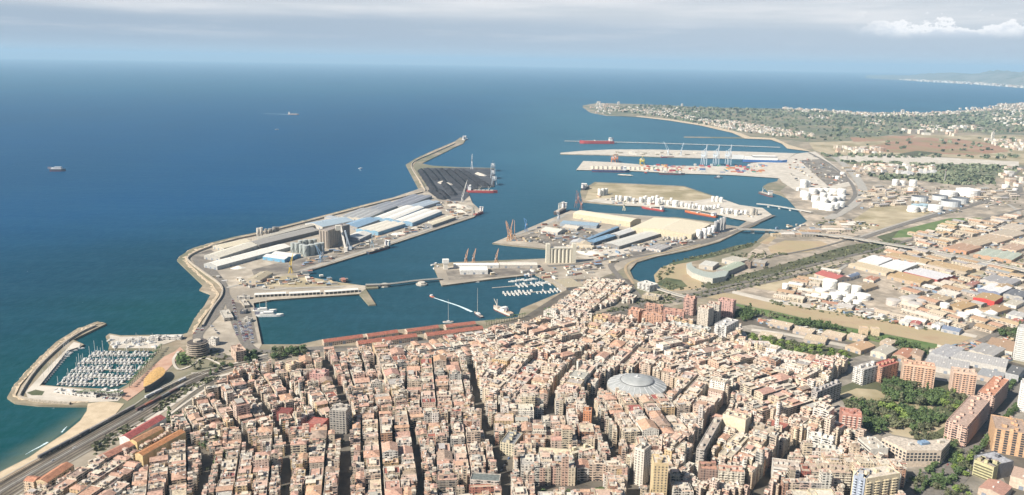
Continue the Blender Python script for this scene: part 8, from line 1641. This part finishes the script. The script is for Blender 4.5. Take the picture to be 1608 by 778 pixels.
scrub('scrub', 'scrubby bushes along tracks, river banks and waste ground', [([(1060, 452), (1230, 415), (1330, 386), (1400, 376), (1440, 388), (1340, 402), (1240, 430), (1110, 460)], 420), ([(1060, 470), (1160, 447), (1290, 418), (1400, 392), (1290, 428), (1160, 456), (1050, 478)], 200), ([(1030, 440), (1040, 420), (1060, 415), (1060, 425), (1045, 440), (1075, 455), (1050, 458)], 90), ([(1050, 412), (1120, 398), (1188, 380), (1180, 388), (1110, 404)], 130), ([(1325, 370), (1370, 360), (1375, 352), (1340, 350), (1290, 342), (1280, 356)], 120), ([(1150, 400), (1200, 395), (1240, 400), (1200, 408), (1140, 410)], 90), ([(1340, 300), (1600, 290), (1608, 330), (1480, 338), (1380, 322)], 130), ([(1400, 450), (1600, 420), (1600, 500), (1450, 500)], 170), ([(1480, 395), (1608, 400), (1608, 420), (1500, 425)], 120), ([(1210, 473), (1320, 489), (1400, 503), (1480, 520), (1480, 523), (1390, 508), (1300, 493), (1205, 478)], 110), ([(1155, 478), (1300, 512), (1440, 544), (1400, 540), (1290, 520), (1160, 488)], 150), ([(240, 640), (300, 605), (345, 588), (345, 594), (300, 614), (245, 652)], 110), ([(1000, 465), (1040, 460), (1080, 462), (1050, 478), (1000, 482)], 110), ([(910, 497), (985, 480), (990, 486), (915, 503)], 70), ([(280, 552), (420, 548), (420, 560), (300, 590)], 90), ([(145, 700), (190, 672), (240, 650), (195, 690), (150, 715)], 80)], TM['olive'], (1.4, 3.2), 77, .8)
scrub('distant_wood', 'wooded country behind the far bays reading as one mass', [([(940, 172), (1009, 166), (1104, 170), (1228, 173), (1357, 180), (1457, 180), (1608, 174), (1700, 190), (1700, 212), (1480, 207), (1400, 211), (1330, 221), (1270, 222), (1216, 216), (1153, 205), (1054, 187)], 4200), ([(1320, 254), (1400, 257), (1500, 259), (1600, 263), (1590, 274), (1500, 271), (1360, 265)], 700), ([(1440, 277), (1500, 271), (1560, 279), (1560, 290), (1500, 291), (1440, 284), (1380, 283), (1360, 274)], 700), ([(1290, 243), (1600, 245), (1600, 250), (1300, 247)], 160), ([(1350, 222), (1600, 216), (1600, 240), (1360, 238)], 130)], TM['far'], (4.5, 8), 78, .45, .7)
# ================================================================== towns of the far shore: past counting, one mass each
def far_town(name, label, areas, seed, hr=(6, 16), size=(10, 26)):
    r = random.Random(seed); m = MB(); cols = [(.72, .68, .60), (.66, .58, .48), (.74, .72, .68), (.58, .44, .34), (.7, .62, .5)]; rc = [(.5, .3, .2), (.62, .55, .46), (.66, .62, .56), (.46, .28, .2)]
    for poly, n, k in areas:
        Wp = ppoly(poly); xs = [p[0] for p in Wp]; ys = [p[1] for p in Wp]; q = 0; tr = 0
        while q < n and tr < n * 60:
            tr += 1; x, y = r.uniform(min(xs), max(xs)), r.uniform(min(ys), max(ys))
            if not inside(x, y, Wp): continue
            q += 1; s = r.uniform(*size) * k; h = r.uniform(*hr) * k; a = r.choice([.2, .3, 1.8]) + r.uniform(-.2, .2); m.prism(rect((x, y), s, s * r.uniform(.4, .9), a), LAND, LAND + h, (*r.choice(cols), 0), (*r.choice(rc), 0))
    o = m.build(name, MR); o['kind'] = 'stuff'; o['label'] = label
FT = 1.25
far_town('distant_town', 'white and terracotta holiday towns strung along the far bays', [
 ([(925, 170), (937, 164), (960, 165), (960, 181), (935, 178)], 45, 1.2), ([(955, 176), (1009, 178), (1054, 184), (1104, 192), (1120, 198), (1100, 186), (1040, 176), (960, 168)], 330, .95), ([(980, 168), (1060, 170), (1100, 176), (1060, 180), (990, 174)], 130, .9),
 ([(1100, 188), (1140, 190), (1200, 199), (1230, 205), (1280, 211), (1278, 215), (1216, 214), (1150, 205), (1105, 195)], 420, 1.0), ([(1230, 170), (1292, 173.5), (1357, 178), (1457, 178), (1506, 175), (1506, 181), (1457, 184), (1357, 183), (1292, 178), (1230, 174)], 420, 1.3), ([(1506, 172), (1556, 168), (1570, 163), (1640, 162), (1680, 175), (1640, 190), (1560, 184), (1500, 184)], 380, 1.2),
 ([(1270, 182), (1310, 183), (1300, 188), (1265, 187)], 26, 1), ([(1350, 188), (1385, 190), (1378, 196), (1350, 195)], 20, 1.1), ([(1445, 196), (1480, 200), (1485, 207), (1450, 203)], 50, 1.0), ([(1490, 198), (1540, 200), (1540, 205), (1490, 204)], 20, 1.6), ([(1560, 186), (1650, 188), (1650, 200), (1560, 198)], 60, 1.2), ([(1545, 220), (1608, 222), (1650, 240), (1600, 238), (1560, 228)], 110, 1.1), ([(1310, 232), (1390, 235), (1380, 243), (1315, 240)], 60, 1.2), ([(1335, 262), (1440, 262), (1480, 266), (1440, 274), (1345, 270)], 60, 1.4), ([(1420, 205), (1520, 206), (1500, 214), (1420, 211)], 14, 2), ([(1570, 268), (1660, 262), (1660, 300), (1580, 296)], 70, 1.2)], 5)
far_town('far_shore_town', 'pale town strip under the far mountains', [([(1408, 125.6), (1457, 129), (1531, 133), (1585, 137), (1640, 141), (1640, 138), (1585, 134.6), (1531, 131), (1457, 127.6)], 420, 3.0)], 6, (8, 20), (18, 40))
def tower_block(px, py, w, h, label): p = P2(px, py); m = MB(); t = empty('hotel_tower', (*p, LAND)); tag(t, label, 'tower'); m.box(p, w, w * .5, LAND, LAND + h, .2, (.72, .68, .60, .4), (.62, .6, .55, 0)); m.build('walls', MF, t, (*p, LAND)); m = MB(); m.box(p, w * .3, w * .25, LAND + h, LAND + h + 4, .2, (.66, .62, .56, 0)); m.build('stair_hut', MR, t, (*p, LAND))
tower_block(1417, 179, 34, 42, 'lone white tower rising from the shoreline town, seen over the woods'); tower_block(971, 165, 26, 36, 'white tower on the wooded cape'); tower_block(940, 164, 40, 32, 'cream hotel block at the end of the cape'); tower_block(1071, 167, 24, 26, 'small white tower on the ridge of the cape'); tower_block(1558, 220, 20, 52, 'slim white tower by the red fields')
for i, (x, y, h, lb) in enumerate([(1483, 286, 55, 'slim dark flare stack behind the green wood'), (1390, 312, 30, 'short stack amid the refinery rows'), (1330, 250, 20, 'squat pale silo tower by the motorway')]):
    p = P2(x, y); t = empty('chimney_stack', (*p, LAND)); tag(t, lb, 'chimney'); m = MB(); m.cyl(p, 2.6, LAND, LAND + h, 10, (.3, .28, .26, 0), r1=1.4); m.build('shaft', MP_, t, (*p, LAND)); m = MB(); m.cyl(p, 2.2, LAND + h * .9, LAND + h * .93, 10, (.5, .2, .15, 0)); m.build('platform', MP_, t, (*p, LAND))
resolve_labels()
